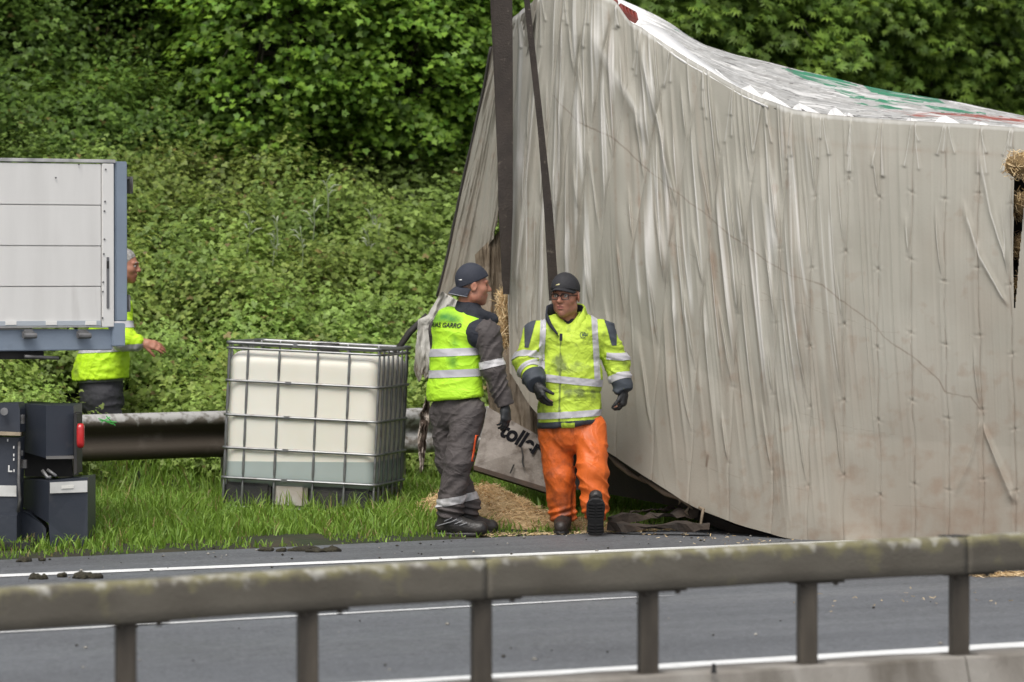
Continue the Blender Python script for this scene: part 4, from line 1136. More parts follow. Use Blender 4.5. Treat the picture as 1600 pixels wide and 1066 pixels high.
# lettered board and dark floor underneath
boardm = mat('dirty_board', (0.25, 0.22, 0.195), 0.75, (0.155, 0.13, 0.11), 6, 6, bump=.5, bscale=18, dirt=(0.085, 0.065, 0.05), dscale=11, dirt_range=(.50, .70))
YB = 30.95
c4 = [at(762, 636, YB + .25), at(858, 690, YB), at(868, 768, YB - .05), at(741, 728, YB + .12)]
bdN = nrm(np.cross(c4[1] - c4[0], c4[3] - c4[0])); bdN = bdN if bdN[1] > 0 else -bdN
board = MB().prism(c4, bdN * .03).build('board', boardm, wreck); tag(board, 'dirty whitish board with black lettering')
c5 = [at(740, 727, YB + .10), at(868, 766, YB - .07), at(868, 774, YB - .07), at(740, 734, YB + .10)]
MB().prism(c5, bdN * .06).build('board_rail', mat('rusty_edge', (.10, .065, .045), .8, (.045, .035, .03), 9), wreck)
crack = MB(); cm = mat('crack_black', (.02, .018, .016), .8)
for pl in (((815, 700), (817, 712), (816, 722), (819, 730)), ((797, 740), (800, 733), (803, 726))):
    pp = []
    for x, y in pl:
        o_ = np.array([0, 0, CAM_H]); d_ = at(x, y, 30.) - o_; t_ = (c4[0] - o_).dot(bdN) / d_.dot(bdN); pp.append(o_ + d_ * t_ - bdN * .001)
    crack.tube(pp, .006, 5)
crack.build('crack', cm, board)
tm = text_mesh('lettering', 'toller', .155, 0.0, .006)
ex = nrm(c4[1] - c4[0]); ey = nrm(np.cross(ex, bdN)); ey = ey if ey[2] > 0 else -ey
o_ = np.array([0, 0, CAM_H]); d_ = at(815, 687, 30.) - o_; org = o_ + d_ * ((c4[0] - o_).dot(bdN) / d_.dot(bdN)) - bdN * .004
V = verts(tm); setverts(tm, org + V[:, :1] * ex + V[:, 1:2] * ey)
link('lettering', tm, mat('letter_black', (.010, .010, .012), .95, spec=.05), board)
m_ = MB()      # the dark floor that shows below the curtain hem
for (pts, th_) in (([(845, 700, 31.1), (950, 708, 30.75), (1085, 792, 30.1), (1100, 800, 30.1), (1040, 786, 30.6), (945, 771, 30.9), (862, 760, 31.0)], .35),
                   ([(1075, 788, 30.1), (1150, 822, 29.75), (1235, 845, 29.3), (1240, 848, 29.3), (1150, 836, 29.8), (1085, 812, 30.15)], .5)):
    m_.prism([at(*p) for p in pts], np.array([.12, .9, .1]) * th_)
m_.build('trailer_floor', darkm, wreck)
# ragged hem strips under the edge
hem = MB(); rg = np.random.default_rng(8)
for pl in (((948, 704), (965, 722), (985, 738), (1010, 752)), ((1000, 742), (1040, 768), (1062, 775), (1082, 792)), ((1055, 772), (1064, 780), (1060, 786)), ((1076, 790), (1072, 797), (1076, 803))):
    pp = [at(x, y + 3, float(Yface(x)) + .10) for x, y in pl]
    hem.tube(pp, [.012, .022, .018, .006][:len(pp)] if len(pp) == 4 else [.006, .014, .003], 6)
hem.build('torn_hem', grime, wreck, True)
hm = MB(); hm.tube([at(1092, 793, 29.6), at(1099, 796, 29.58), at(1097, 806, 29.56), at(1095, 818, 29.55), at(1097, 829, 29.54)], [.010, .012, .010, .009, .003], 6)
hm.build('loose_strip', grime, wreck, True)
rails = MB(); rails.tube([TOPV[i] + np.array([0, .03, -.03]) for i in range(int(NU * .30), NU, 16)], .022, 7); rails.build('top_rail', darkm, wreck, True)

# pale torn flap hanging left of the man in the vest, with the dark bar behind
def draped(name, L, R, Yc, m, parent, amp=.03, seed=1, nu=40, nv=70, attrs=True):
    a1 = np.linspace(0, 1, nu); b1 = np.linspace(0, 1, nv); L = np.array(L, float); R = np.array(R, float)
    tL = np.linspace(0, 1, len(L)); tR = np.linspace(0, 1, len(R))
    LX, LY = np.interp(b1, tL, L[:, 0]), np.interp(b1, tL, L[:, 1]); RX, RY = np.interp(b1, tR, R[:, 0]), np.interp(b1, tR, R[:, 1])
    QX = LX[None] * (1 - a1)[:, None] + RX[None] * a1[:, None]; QY = LY[None] * (1 - a1)[:, None] + RY[None] * a1[:, None]
    aa = np.repeat(a1, nv); bb = np.tile(b1, nu)
    QY = QY.ravel() + 6 * (fbm(np.stack([aa * 8, 0 * aa, 0 * aa], 1), seed + 5) - .5) * bb ** 4 * 4
    QX = QX.ravel() + 3 * (fbm(np.stack([bb * 14, aa * 2, 0 * aa], 1), seed + 6) - .5)
    Yv = Yc + amp * 3 * (fbm(np.stack([aa * 3, bb * 4, 0 * aa], 1), seed, 3) - .5) + amp * (fbm(np.stack([aa * 9, bb * 9, 0 * aa], 1), seed + 2, 3) - .5)
    u_ = (QX - 800) / FPX; v_ = (533 - QY) / FPX
    D = np.stack([u_, CA + v_ * SA, -SA + v_ * CA], 1); Pw = np.array([0, 0, CAM_H]) + D * (Yv / D[:, 1])[:, None]
    Pw = np.concatenate([Pw, Pw + np.array([0, .006, 0])]); n_ = nu * nv
    idx = np.arange(n_).reshape(nu, nv)
    F = np.stack([idx[:-1, :-1], idx[:-1, 1:], idx[1:, 1:], idx[1:, :-1]], -1).reshape(-1, 4)
    rim = np.concatenate([idx[:, 0], idx[-1, 1:], idx[-2::-1, -1], idx[0, -2:0:-1]]); r2 = np.roll(rim, -1)
    F = np.concatenate([F, F[:, ::-1] + n_, np.stack([rim, r2, r2 + n_, rim + n_], 1)])
    me = fast_mesh(name, Pw, F); b2 = np.tile(bb, 2)
    attr(me, 'brown', .15 + .4 * (b2 > .8) * 2 * (b2 - .8) * 5 * .5 + .9 * (fbm(np.stack([np.tile(aa, 2) * 5, b2 * 4, 0 * b2], 1), seed + 9, 4) - .5)); attr(me, 'line', np.clip((b2 - .82) * 8, 0, 1) * (noise3(np.stack([np.tile(aa, 2) * 18, b2 * 60, 0 * b2], 1), seed + 4) > .5)); attr(me, 'white', .40 * np.clip((.85 - b2) * 8, 0, 1))
    return link(name, me, m, parent, True)
tag(draped('torn_flap', [(690, 455), (668, 492), (654, 500), (650, 540), (646, 585)], [(715, 470), (700, 510), (690, 540), (684, 580), (676, 600)], 31.9, tarpm, wreck, .03, 31), 'pale torn flap hanging at the end of the tarp')
MB().tube([at(612, 560, 32.0), at(640, 520, 32.0), at(668, 492, 32.0)], [.02, .026, .02], 7).build('bent_bar', darkm, wreck, True)
barkstrip = mat('muddy_strip', (.42, .36, .31), .85, (.05, .032, .022), 12, 5, contrast=(.46, .54), bump=.8, bscale=30)
draped('muddy_strip', [(666, 618), (656, 650), (652, 690), (656, 735)], [(672, 622), (672, 650), (666, 690), (662, 732)], 30.35, barkstrip, wreck, .05, 41, 24, 90)

# ------------------------------------------------------------------ slings of the crane
slm = mat('sling_webbing', (0.030, 0.023, 0.019), 0.8, (0.048, 0.037, 0.030), 7, 6, bump=.3, bscale=90, dirt=(.12, .10, .08), dscale=28, dirt_range=(.64, .72))
def sling(pts, wid, label, yaw=0.0, name='lifting_sling'):
    rings = []
    n = 40; ys = np.linspace(pts[0][1], pts[-1][1], n); pa = np.array(pts, float)
    xs_ = np.interp(ys, pa[:, 1], pa[:, 0]); Yv = np.interp(ys, pa[:, 1], pa[:, 2]); ww = np.interp(ys, pa[:, 1], wid if len(wid) == len(pts) else np.linspace(wid[0], wid[-1], len(pts)))
    for i in range(n):
        c = at(xs_[i], ys[i], Yv[i]); h_ = ww[i] / FPX * Yv[i] / 2
        tw = yaw + .25 * math.sin(i * .21)
        ex_ = np.array([math.cos(tw), math.sin(tw), 0]) * h_ / max(.3, math.cos(tw)); ey_ = np.array([-math.sin(tw), math.cos(tw), 0]) * .006
        rings.append([c - ex_ - ey_, c - ey_ * 1.3, c + ex_ - ey_, c + ex_ + ey_, c + ey_ * 1.3, c - ex_ + ey_])
    o = MB().loft(rings).build(name, slm, None, False)
    return tag(o, label, 'sling', 'crane slings holding the trailer')
sling([(778, -420, 30.7), (786, 0, 30.7), (789, 200, 30.75), (790, 330, 30.75), (791, 460, 30.8)], [33, 29, 25, 22, 9], 'broad dark webbing sling, the wider of the pair at the left, ending behind the cap', .1)
sling([(764, -420, 30.85), (773, 0, 30.85), (778, 120, 30.85), (784, 300, 30.85), (787, 440, 30.88)], [15, 13, 11, 9, 6], 'narrow dark sling pressed against the left edge of the broad sling', -.3)
sling([(785, -420, 30.1), (823, 0, 30.2), (845, 200, 30.3), (857, 330, 30.36), (866, 470, 30.42)], [8, 9, 10, 13, 15], 'single thin sling leaning right across the tarp down to the black cap', .1)

# ------------------------------------------------------------------ cargo: red crate, straw
strawm = mat('straw', (0.46, 0.32, 0.14), 0.8, (0.33, 0.22, 0.09), 30, 3)
def strands(name, P, L_, rg, m, kind='stuff', wid=.0022, flat=.35, parent=None):
    n = len(P); d = rg.normal(size=(n, 3)); d[:, 2] *= flat; d /= np.linalg.norm(d, axis=1)[:, None]
    sdv = np.cross(d, rg.normal(size=(n, 3))); sdv /= np.linalg.norm(sdv, axis=1)[:, None]; s2 = np.cross(d, sdv)
    a = d * (L_ * rg.uniform(.4, 1.2, n))[:, None] * .5; bend = rg.normal(size=(n, 3)) * .006
    w = sdv * wid; w2 = s2 * wid
    V = np.stack([P - a + w, P - a - w, P + bend + w + w2, P + bend - w + w2, P + a + w * .6, P + a - w * .6], 1)
    F0 = np.array([(0, 1, 3, 2), (2, 3, 5, 4)])
    F = (F0[None] + (np.arange(n) * 6)[:, None, None]).reshape(-1, 4)
    me = fast_mesh(name, V.reshape(-1, 3), F)
    c = tints(n, rg, (.60, .44, .22), (.86, .68, .42), .22, (.28, .17, .07), .10)
    cattr(me, 'tint', np.repeat(c, 6, 0))
    o = link(name, me, STRAW, parent)
    if kind: tag(o, kind=kind)
    return o
STRAW = leaf_mat('straw_strand', None, None, .2, .7)
rg = np.random.default_rng(17)
# pile between the two men: a mound with loose strands over it
nu, nv = 90, 50
xa = np.linspace(733, 1010, nu); ya = np.linspace(0, 1, nv)
def pile_h(x): return np.interp(x, [735, 755, 775, 800, 820, 850, 880, 930, 1010], [.03, .24, .31, .25, .30, .24, .13, .07, .01])
Pm = np.array([[gnd(x, 833 - 0.010 * (x - 733) + 0, 0) + RN * (v * .95) + np.array([0, 0, pile_h(x) * math.sin(math.pi * min(1, v * 1.05)) ** .7 * 1.0]) for v in ya] for x in xa]).reshape(-1, 3)
nzp = fbm(Pm * np.array([7, 7, 4]), 101, 4); Pm[:, 2] += (nzp - .5) * .09 * np.clip(Pm[:, 2] / .1, 0, 1) + .004
idx = np.arange(nu * nv).reshape(nu, nv); F = np.stack([idx[:-1, :-1], idx[1:, :-1], idx[1:, 1:], idx[:-1, 1:]], -1).reshape(-1, 4)
pile_me = fast_mesh('straw_pile', Pm, F)
pile = link('straw_pile', pile_me, mat('straw_bed', (0.60, 0.44, 0.25), .9, (.42, .29, .14), 40, 5, bump=.8, bscale=90), None, True); tag(pile, kind='stuff')
k = rg.integers(len(Pm), size=9000); Ps = Pm[k] + rg.normal(size=(9000, 3)) * np.array([.02, .02, .007]) + np.array([0, 0, .006])
tag(strands('straw_strands', Ps, np.full(9000, .055), rg, STRAW), kind='stuff')
# scatter on the asphalt
def scatter(cx0, cy0, cx1, cy1, n, sdv, L_):
    t = rg.random(n); P = np.array([gnd(cx0 + (cx1 - cx0) * a, cy0 + (cy1 - cy0) * a, 0) for a in t]) + np.stack([rg.normal(size=n) * sdv, rg.normal(size=n) * sdv * .8, np.abs(rg.normal(size=n)) * .004 + .006], 1)
    return strands('loose_straw', P, np.full(n, L_), rg, STRAW, flat=.12)
scatter(745, 838, 1060, 828, 700, .10, .045)
scatter(1535, 901, 1680, 896, 1500, .06, .06)
scatter(1060, 835, 1230, 862, 60, .25, .03)
scatter(1400, 950, 1600, 930, 40, .5, .03)
# straw hanging in the torn end
P = np.array([at(rg.normal(787, 5), rg.uniform(455, 545), 31.15 + rg.normal() * .06) for _ in range(900)])
tag(strands('hanging_straw', P, np.full(900, .10), rg, STRAW, flat=1.4), kind='stuff')
# bales in the gap at the right edge
bale_m = mat('bale_straw', (0.22, 0.145, 0.06), .9, (.085, .055, .028), 14, 6, bump=1.0, bscale=40)
for i, (px, py, rx_, rz_, lab) in enumerate([(1603, 258, .055, .07, 'tuft-covered straw bale bulging out at the top of the gap in the tarp'), (1612, 320, .075, .085, 'straw bale second from the top in the gap at the right edge'), (1612, 385, .07, .08, 'straw bale third from the top in the gap at the right edge'), (1614, 450, .07, .09, 'lowest straw bale in the gap at the right edge')]):
    c = at(px - 5, py, 28.42 if i == 0 else 28.80)
    b_ = empty('straw_bale', tuple(c), lab, 'straw bale', 'straw bales in the trailer')
    m_ = solid('bale', [ell(c, (rx_ * 1.5, .12, rz_ * 1.0), None, .02), cap(c - np.array([.06, 0, 0]), c + np.array([.08, 0, .01]), rz_ * .8, rz_ * .7, .03)], .008, lambda P: (fbm(P * 22, 3, 3) - .5) * .05)
    link('straw_body', m_, bale_m, b_, True)
    Ps = verts(m_); Ps = Ps[rg.integers(len(Ps), size=500)] + np.array(b_.location) * 1
    strands('straw_wisps', Ps + rg.normal(size=Ps.shape) * .012, np.full(500, .06), rg, STRAW, None, flat=1, parent=b_)
# second tarp slice right of the gap

# red slatted crate on top
crm = mat('red_plastic', (0.26, 0.055, 0.040), .45, (.16, .035, .028), 8)
C0 = at(981, 21, 30.98)
crate = empty('red_crate', tuple(C0), 'small red slatted plastic crate lying on the tarp peak', 'crate')
ax_ = nrm((.8, .35, -.42)); ay_ = nrm(np.cross((0.25, -.5, .85), ax_)); az_ = np.cross(ax_, ay_); axs = np.stack([ax_, ay_, az_])
for v_ in (-.05, .05): MB().box(C0 + ay_ * v_ * 1.1, (.135, .014, .035), axs, .003).build('side', crm, crate)
for u_ in (-.062, -.03, .0, .03, .062): MB().box(C0 + ax_ * u_ + az_ * .008, (.012 if abs(u_) < .06 else .02, .10, .02), axs, .002).build('slat', crm, crate)
MB().tube([C0 + np.array([-.075, 0, .03]), C0 + np.array([-.085, 0, .08]), C0 + np.array([-.11, 0, .12])], [.014, .018, .012], 6).build('strap', crm, crate)
for px, py in ((1029, 51), (1039, 60)): 
    pass
# ================================================================== WHITE IBC TANK
S_ = 7000 / 31.3
galv = mat('galvanised_tube', (0.30, 0.305, 0.31), .38, (0.22, 0.22, 0.225), 14, 4, metal=.75, spec=.5, dirt=(.12, .10, .09), dscale=9, dirt_range=(.62, .8))
hdpe = mat('bottle_plastic', (0.76, 0.74, 0.665), .42, (0.70, 0.67, 0.57), 2.2, 4, stretch=(1, 1, .35), sss=.15, spec=.4, dirt=(.50, .45, .36), dscale=3, dirt_range=(.6, .8))
liqm = mat('bottle_plastic_wet', (0.36, 0.415, 0.40), .42, (0.33, 0.375, 0.355), 3, 4, sss=.15, spec=.4, dirt=(.30, .29, .24), dscale=3.5, dirt_range=(.6, .8))
blackp = mat('black_pallet', (0.010, 0.011, 0.012), .6, (.05, .045, .04), 7, 5, bump=.2)
yaw = math.radians(-10.5); roll = math.radians(2.6)
T0 = gnd(488, 813); T0[1] = 31.2; T0[0] = (488 - 800) / FPX * 31.2
tank = empty('water_tank', tuple(T0), 'white plastic bulk tank in a tilted galvanised cage, a little liquid in the bottom', 'tank')
ux = np.array([math.cos(yaw), math.sin(yaw), 0]); uy = np.array([-math.sin(yaw), math.cos(yaw), 0]); uz = np.array([0, 0, 1.0])
# lean a little to the right
ux, uz = ux * math.cos(roll) - uz * math.sin(roll), uz * math.cos(roll) + ux * math.sin(roll)
WX, WY, HZ = 1.115, .98, 1.155
O = T0 + np.array([-.02, .49, .075])
def tk(x, y, z): return O + ux * x + uy * y + uz * z
axs = np.stack([ux, uy, uz])
# bottle: rounded box with softly bulging walls
bt = bmesh.new(); bmesh.ops.create_cube(bt, size=1.0)
for v in bt.verts: v.co = Vector((v.co.x * (WX - .035), v.co.y * (WY - .035), v.co.z * .93 + .475))
bmesh.ops.bevel(bt, geom=bt.edges[:], offset=.085, segments=7, profile=.5, affect='EDGES')
bmesh.ops.subdivide_edges(bt, edges=[e for e in bt.edges if e.calc_length() > .3], cuts=22, use_grid_fill=True)
for v in bt.verts:
    z = v.co.z * 1.02 + .135
    pil = .006 * math.sin(v.co.x * 11.5) ** 2 + .004 * math.sin(z * 13)
    k = 1 + pil
    v.co = Vector((v.co.x * k, v.co.y * k, z))
bme = bpy.data.meshes.new('bottle'); bt.to_mesh(bme); bt.free()
V = verts(bme); setverts(bme, np.array([tk(*p) for p in V]))
zl = at(470, 722, 31.2)[2]
piece(bme, 'bottle', [((0, 0, zl), (0, 0, -1))], 0, hdpe, tank)
tag(piece(bme, 'filled_bottom', [((0, 0, zl), (0, 0, 1))], 0, liqm, tank), 'lower part of the tank darkened by the liquid inside')
MB().tube([tk(.05, .05, 1.10), tk(.05, .05, 1.165)], .08, 18).build('lid', blackp, tank, True)
# foot: black blocks standing in for the dark voids, pale middle block
for x0, x1 in ((-.53, -.20), (.075, .52)):
    MB().box(tk((x0 + x1) / 2, -.305, .09), (x1 - x0, .34, .17), axs, .02).build('foot', blackp, tank)
    MB().box(tk((x0 + x1) / 2, .32, .075), (x1 - x0, .30, .15), axs, .02).build('foot', blackp, tank)
MB().box(tk(-.065, -.335, .10), (.25, .27, .19), axs, .03).build('outlet_block', mat('outlet_plastic', (.44, .42, .38), .5, (.30, .22, .16), 5, 4), tank)
MB().box(tk(.525, .02, .085), (.02, .74, .15), axs, .008).build('side_skirt', mat('skirt_plastic', (.30, .25, .21), .55, (.17, .13, .11), 5, 5), tank)
MB().box(tk(0, 0, -.045), (1.02, .94, .06), axs, .01).build('pallet', blackp, tank)
rc = .05
def ring(z, r, name='bar'):
    pts = []
    for cx_, cy_, a0 in ((WX / 2 - rc, WY / 2 - rc, 0), (-WX / 2 + rc, WY / 2 - rc, 90), (-WX / 2 + rc, -WY / 2 + rc, 180), (WX / 2 - rc, -WY / 2 + rc, 270)):
        for a in np.radians(np.linspace(a0, a0 + 90, 5)): pts.append(tk(cx_ + rc * math.cos(a), cy_ + rc * math.sin(a), z))
    return MB().tube(pts, r, 7, True).build(name, galv, tank, True)
for z in (.005, .205, .415, .645, .885, 1.150): ring(z, .0095 if z < 1.1 else .013)
ring(1.112, .009)
def vbar(x, y):
    zs = np.linspace(-.005, 1.15, 61); rr = []
    for z in zs:
        dmin = min(abs(z - q) for q in (.005, .205, .415, .645, .885, 1.112))
        rr.append(.0055 + .0045 * min(1, dmin / .05))
    return MB().tube([tk(x, y, z) for z in zs], rr, 7).build('bar', galv, tank, True)
for x in (-.40, -.175, .10, .325): vbar(x, -WY / 2 + .012); vbar(x, WY / 2 - .012)
for y in (-.36, -.21, -.06, .10, .25, .40):
    vbar(WX / 2 - .012, y)
    if y in (-.36, -.06, .25): vbar(-WX / 2 + .012, y)
for x, y in ((-WX / 2 + .02, -WY / 2 + .02), (WX / 2 - .02, -WY / 2 + .02), (WX / 2 - .02, WY / 2 - .02), (-WX / 2 + .02, WY / 2 - .02)): vbar(x, y)
for z in (.885, .645, .415, .205): MB().box(tk(-.10, -WY / 2 - .004, z), (.05, .012, .022), axs, .004).build('clamp', galv, tank)
MB().box(tk(-.06, -WY / 2 - .006, 1.152), (.035, .016, .03), axs, .004).build('clamp', galv, tank)

# ================================================================== FLATBED AT THE LEFT EDGE
alu = mat('grey_dropside', (0.72, 0.71, 0.69), .5, (0.66, 0.65, 0.63), 3, 5, stretch=(3, 3, .5), spec=.4, dirt=(.42, .40, .38), dscale=1.8, dirt_range=(.6, .8))
blu = mat('blue_grey_paint', (0.235, 0.285, 0.355), .42, (.20, .245, .31), 3, 5, dirt=(.12, .12, .125), dscale=4, dirt_range=(.62, .8), bump=.05)
steel = mat('grey_steel', (.24, .24, .245), .5, (.07, .065, .06), 8, 5, metal=.4)
riv = mat('rivet_dark', (.12, .12, .125), .5)
chas = mat('chassis_black', (.014, .014, .015), .6, (.03, .027, .025), 6)
Yt = 28.35
fd = RD; fn = -RN                 # along the side, out of the side towards the camera
K0 = at(180, 400, Yt)             # right end of the side boards
def fp(px, py, out_=0.0):
    """point on the side plane of the flatbed seen at a pixel"""
    o_ = np.array([0, 0, CAM_H]); d_ = at(px, py, Yt) - o_; t_ = (K0 + fn * out_ - o_).dot(RN) / d_.dot(RN); return o_ + d_ * t_
truck = empty('flatbed_truck', tuple(np.append(K0[:2] - fd[:2] * 1.0, 0)), 'flatbed corner with grey boarded side and blue-grey post at the left edge', 'truck')
def plank(px0, py0, px1, py1, out_, th, m, name, bev=.004, parent=truck, extend=0.0, lab=None):
    a_ = fp(px0, py0, out_); b_ = fp(px1, py0, out_); c_ = fp(px1, py1, out_)
    L_ = np.linalg.norm(b_ - a_) + extend; h_ = abs(b_[2] - c_[2])
    ctr = b_ - fd * L_ / 2; ctr = ctr * 1.0; ctr[2] = (b_[2] + c_[2]) / 2; ctr = ctr - fn * th / 2
    return MB().box(ctr, (L_, th, h_), np.stack([fd, RN, np.array([0, 0, 1.0])]), bev).build(name, m, parent)
ys = [256, 321.2, 384.8, 448, 512]
for i in range(4): plank(0, ys[i] + .45, 158, ys[i + 1] - .45, 0, .03, alu, 'board', .004, extend=1.6)
plank(0, 257, 157, 511, -.022, .006, alu, 'liner', .001, extend=1.6)
plank(0, 249.5, 181, 255.0, .006, .04, mat('top_edge', (.62, .62, .61), .5, (.3, .3, .3), 6), 'top_rail', .003, extend=1.6)
plank(160, 256, 178, 511, .006, .035, alu, 'end_strip', .003)
plank(180.5, 252.5, 199, 502, -.006, .07, blu, 'corner_post', .006)
plank(177, 505, 196, 541, 0.002, .07, blu, 'post_foot', .005)
plank(0, 514.5, 176.5, 547, -.03, .08, blu, 'sill', .006, extend=1.6)
plank(0, 501, 158, 508.5, .006, .006, mat('kick_strip', (.42, .46, .50), .5), 'kick_strip', .001, extend=1.6)
for x in (9, 72, 134): plank(x, 501.5, x + 17, 508, .010, .005, mat('reflex_white', (.78, .77, .74), .4), 'reflector', .001)
plank(167, 402, 171, 482, .012, .012, mat('slot_grey', (.22, .22, .23), .4, metal=.5), 'latch', .002)
plank(167.5, 408, 170.5, 420, .016, .010, chas, 'latch_hole', .002)
for x, y in ((165, 265), (164, 315), (163, 330), (163, 374), (162, 397), (161, 441), (160.5, 456), (160, 497), (123, 257), (87, 278)):
    p_ = fp(x, y, .008); MB().tube([p_, p_ + fn * .004], .006, 8).build('rivet', riv, truck)
for x in (44, 129):      # drop-side hinges
    m_ = MB(); a_ = fp(x, 516, .0); 
    m_.box(a_ + np.array([0, 0, -.025]), (.085, .03, .06), np.stack([fd, RN, np.array([0, 0, 1.0])]), .012)
    m_.tube([a_ - fd * .045 + np.array([0, 0, -.035]) + fn * .02, a_ + fd * .045 + np.array([0, 0, -.035]) + fn * .02], .018, 10)
    m_.build('hinge', steel, truck, False)
for y0, y1 in ((276, 303), (461, 487)):  # strikers on the rear edge
    a_ = fp(203 if y0 < 300 else 199, (y0 + y1) / 2, -.05); 
    m_ = MB(); m_.box(a_, (.022, .05, .11), np.stack([fd, RN, np.array([0, 0, 1.0])]), .004); m_.box(a_ - fd * .02 + np.array([0, 0, .045]), (.05, .03, .016), np.stack([fd, RN, np.array([0, 0, 1.0])]), .003); m_.tube([a_ + fn * .03 + np.array([0, 0, -.04]), a_ + fn * .03 + np.array([0, 0, .04])], .006, 7)
    m_.build('striker', steel, truck)
plank(0, 548.5, 69, 561, -.10, .5, chas, 'chassis_beam', .004, extend=1.6)
MB().tube([fp(38, 557, -.05), fp(91, 560, -.05)], .012, 8).build('rod', steel, truck, True)
# the rest of the bed and one wheel, just out of frame, so that it stands on something
zb = fp(100, 530)[2]
MB().box(K0 + RN * 1.2 - fd * 1.05 + np.array([0, 0, zb - K0[2]]), (2.3, 2.3, .10), np.stack([fd, RN, np.array([0, 0, 1.0])]), .01).build('deck', chas, truck)
whp = np.append((K0 - fd * 1.9 + RN * .35)[:2], .5)
whl = MB().tube([whp - RN * .14, whp - RN * .12, whp + RN * .12, whp + RN * .14], [.46, .5, .5, .46], 28).build('wheel', chas, truck, True)
MB().tube([whp - RN * .16, whp - RN * .13], [.20, .24], 20).build('rim', steel, whl, True)
MB().tube([np.append(whp[:2], .5), np.append(whp[:2], zb - .05)], .09, 10).build('axle_block', chas, truck)

# ================================================================== OUTRIGGER, lower left
navy = mat('navy_paint', (0.030, 0.036, 0.050), .42, (0.040, 0.046, 0.060), 4, 5, dirt=(.085, .080, .078), dscale=7, dirt_range=(.64, .82), bump=.08, bscale=30)
tape = mat('reflective_tape', (.66, .66, .64), .4, (.52, .52, .50), 7, 5, dirt=(.33, .32, .30), dscale=8, dirt_range=(.62, .8))
Yo = 28.0
outr = empty('outrigger', tuple(gnd(20, 872)), 'dark navy steel outrigger leg and boxes with white reflective strips, standing at the road edge', 'outrigger')
def slab(poly, Y, th, m, name, parent=outr, bev=.0):
    a_ = [at(x, y, Y + (x - 68) / FPX * Y * .12) for x, y in poly]
    return MB().prism(a_, np.array([.02, 1, 0]) * th).build(name, m, parent)
def facet(poly, Yl, m, name, parent=outr, th=.25):
    """box with its own depth at every corner: list of (x, y, Y)"""
    return MB().prism([at(x, y, Y) for x, y, Y in poly], np.array([0.02, 1, 0]) * th).build(name, m, parent)
# upper box: two faces meeting at px 72
up = MB()
A = [at(36, 631, 28.15), at(72, 634, 27.95), at(115, 634, 28.05), at(115, 710, 28.05), at(112, 716, 28.06), at(72, 716, 27.95), at(36, 706, 28.15)]
B_ = [p + np.array([.01, .45, .004]) for p in A]
up.add(A + B_, [(0, 1, 5, 6), (1, 2, 3, 4, 5), (7, 13, 12, 8), (8, 12, 11, 10, 9), (0, 7, 8, 1), (1, 8, 9, 2), (2, 9, 10, 3), (3, 10, 11, 4), (4, 11, 12, 5), (5, 12, 13, 6), (6, 13, 7, 0)])
up.build('upper_box', navy, outr)
facet([(72, 713, 27.94), (115, 712, 28.04), (116, 717, 28.04), (72, 717.5, 27.94)], 0, mat('worn_edge', (.17, .165, .16), .5), 'worn_lip', th=.02)
facet([(115.5, 646, 28.0), (120, 647, 28.0), (120, 740, 28.0), (115.5, 742, 28.0)], 0, chas, 'side_plate', th=.3)
lamp_m = mat('red_lens', (.42, .015, .018), .18, (.50, .03, .03), 20); lo = at(125.5, 681, 27.98)
m_ = MB(); rr = []
for t in np.linspace(0, 2 * math.pi, 20, endpoint=False):
    cx_ = math.copysign(abs(math.cos(t)) ** .45, math.cos(t)); sz_ = math.copysign(abs(math.sin(t)) ** .45, math.sin(t)); rr.append((cx_, sz_))
m_.loft([[lo + np.array([c * .024 * k, dy, s_ * .077 * k]) for c, s_ in rr] for k, dy in ((1, .05), (1, .01), (.9, -.004), (.6, -.010))]).build('tail_lamp', lamp_m, outr, True)
facet([(38, 706, 28.2), (112, 718, 28.2), (114, 745, 28.2), (38, 745, 28.2)], 0, chas, 'recess', th=.3)
m_ = MB(); m_.tube([at(66, 735, 27.98), at(74, 746, 27.96), at(80, 746, 27.96)], .012, 7); m_.tube([at(74, 734, 27.98), at(88, 744, 27.96)], .010, 7); m_.build('linkage', steel, outr, True)
# lower box: wide face with chamfered corner
lw = MB()
A = [at(32, 748, 28.2), at(77, 752, 27.86), at(137, 746, 27.98), at(137, 845, 27.98), at(129, 859, 27.97), at(79, 858, 27.86), at(76, 818, 27.87), at(32, 790, 28.2)]
B_ = [p + np.array([.01, .42, 0]) for p in A]; n_ = len(A)
lw.add(A + B_, [(0, 1, 6, 7), (1, 2, 3, 4, 5, 6)] + [(n_, n_ + 7, n_ + 6, n_ + 1), (n_ + 1, n_ + 6, n_ + 5, n_ + 4, n_ + 3, n_ + 2)] + [(i, n_ + i, n_ + (i + 1) % n_, (i + 1) % n_) for i in range(n_)])
lw.build('lower_box', navy, outr)
facet([(78, 754, 27.853), (136.5, 751, 27.973), (136.5, 769, 27.973), (78, 771, 27.853)], 0, tape, 'reflective_strip', th=.004)
facet([(96, 759, 27.884), (115, 758, 27.924), (115, 763, 27.924), (96, 764, 27.884)], 0, mat('tape_print', (.74, .73, .68), .5), 'strip_print', th=.003)
facet([(30, 797, 28.0), (46, 803, 27.97), (66, 819, 27.95), (72, 826, 27.95), (72, 856, 27.95), (30, 852, 28.0)], 0, navy, 'knee_bracket', th=.2)
facet([(48, 849, 27.93), (73, 854, 27.94), (73, 858, 27.94), (48, 855, 27.93)], 0, mat('rust', (.16, .06, .025), .9, (.09, .04, .02), 20), 'rusty_edge', th=.1)
p_ = at(54, 842, 27.94); MB().tube([p_, p_ + np.array([0, -.015, 0])], .014, 12).build('pin_hole', chas, outr)
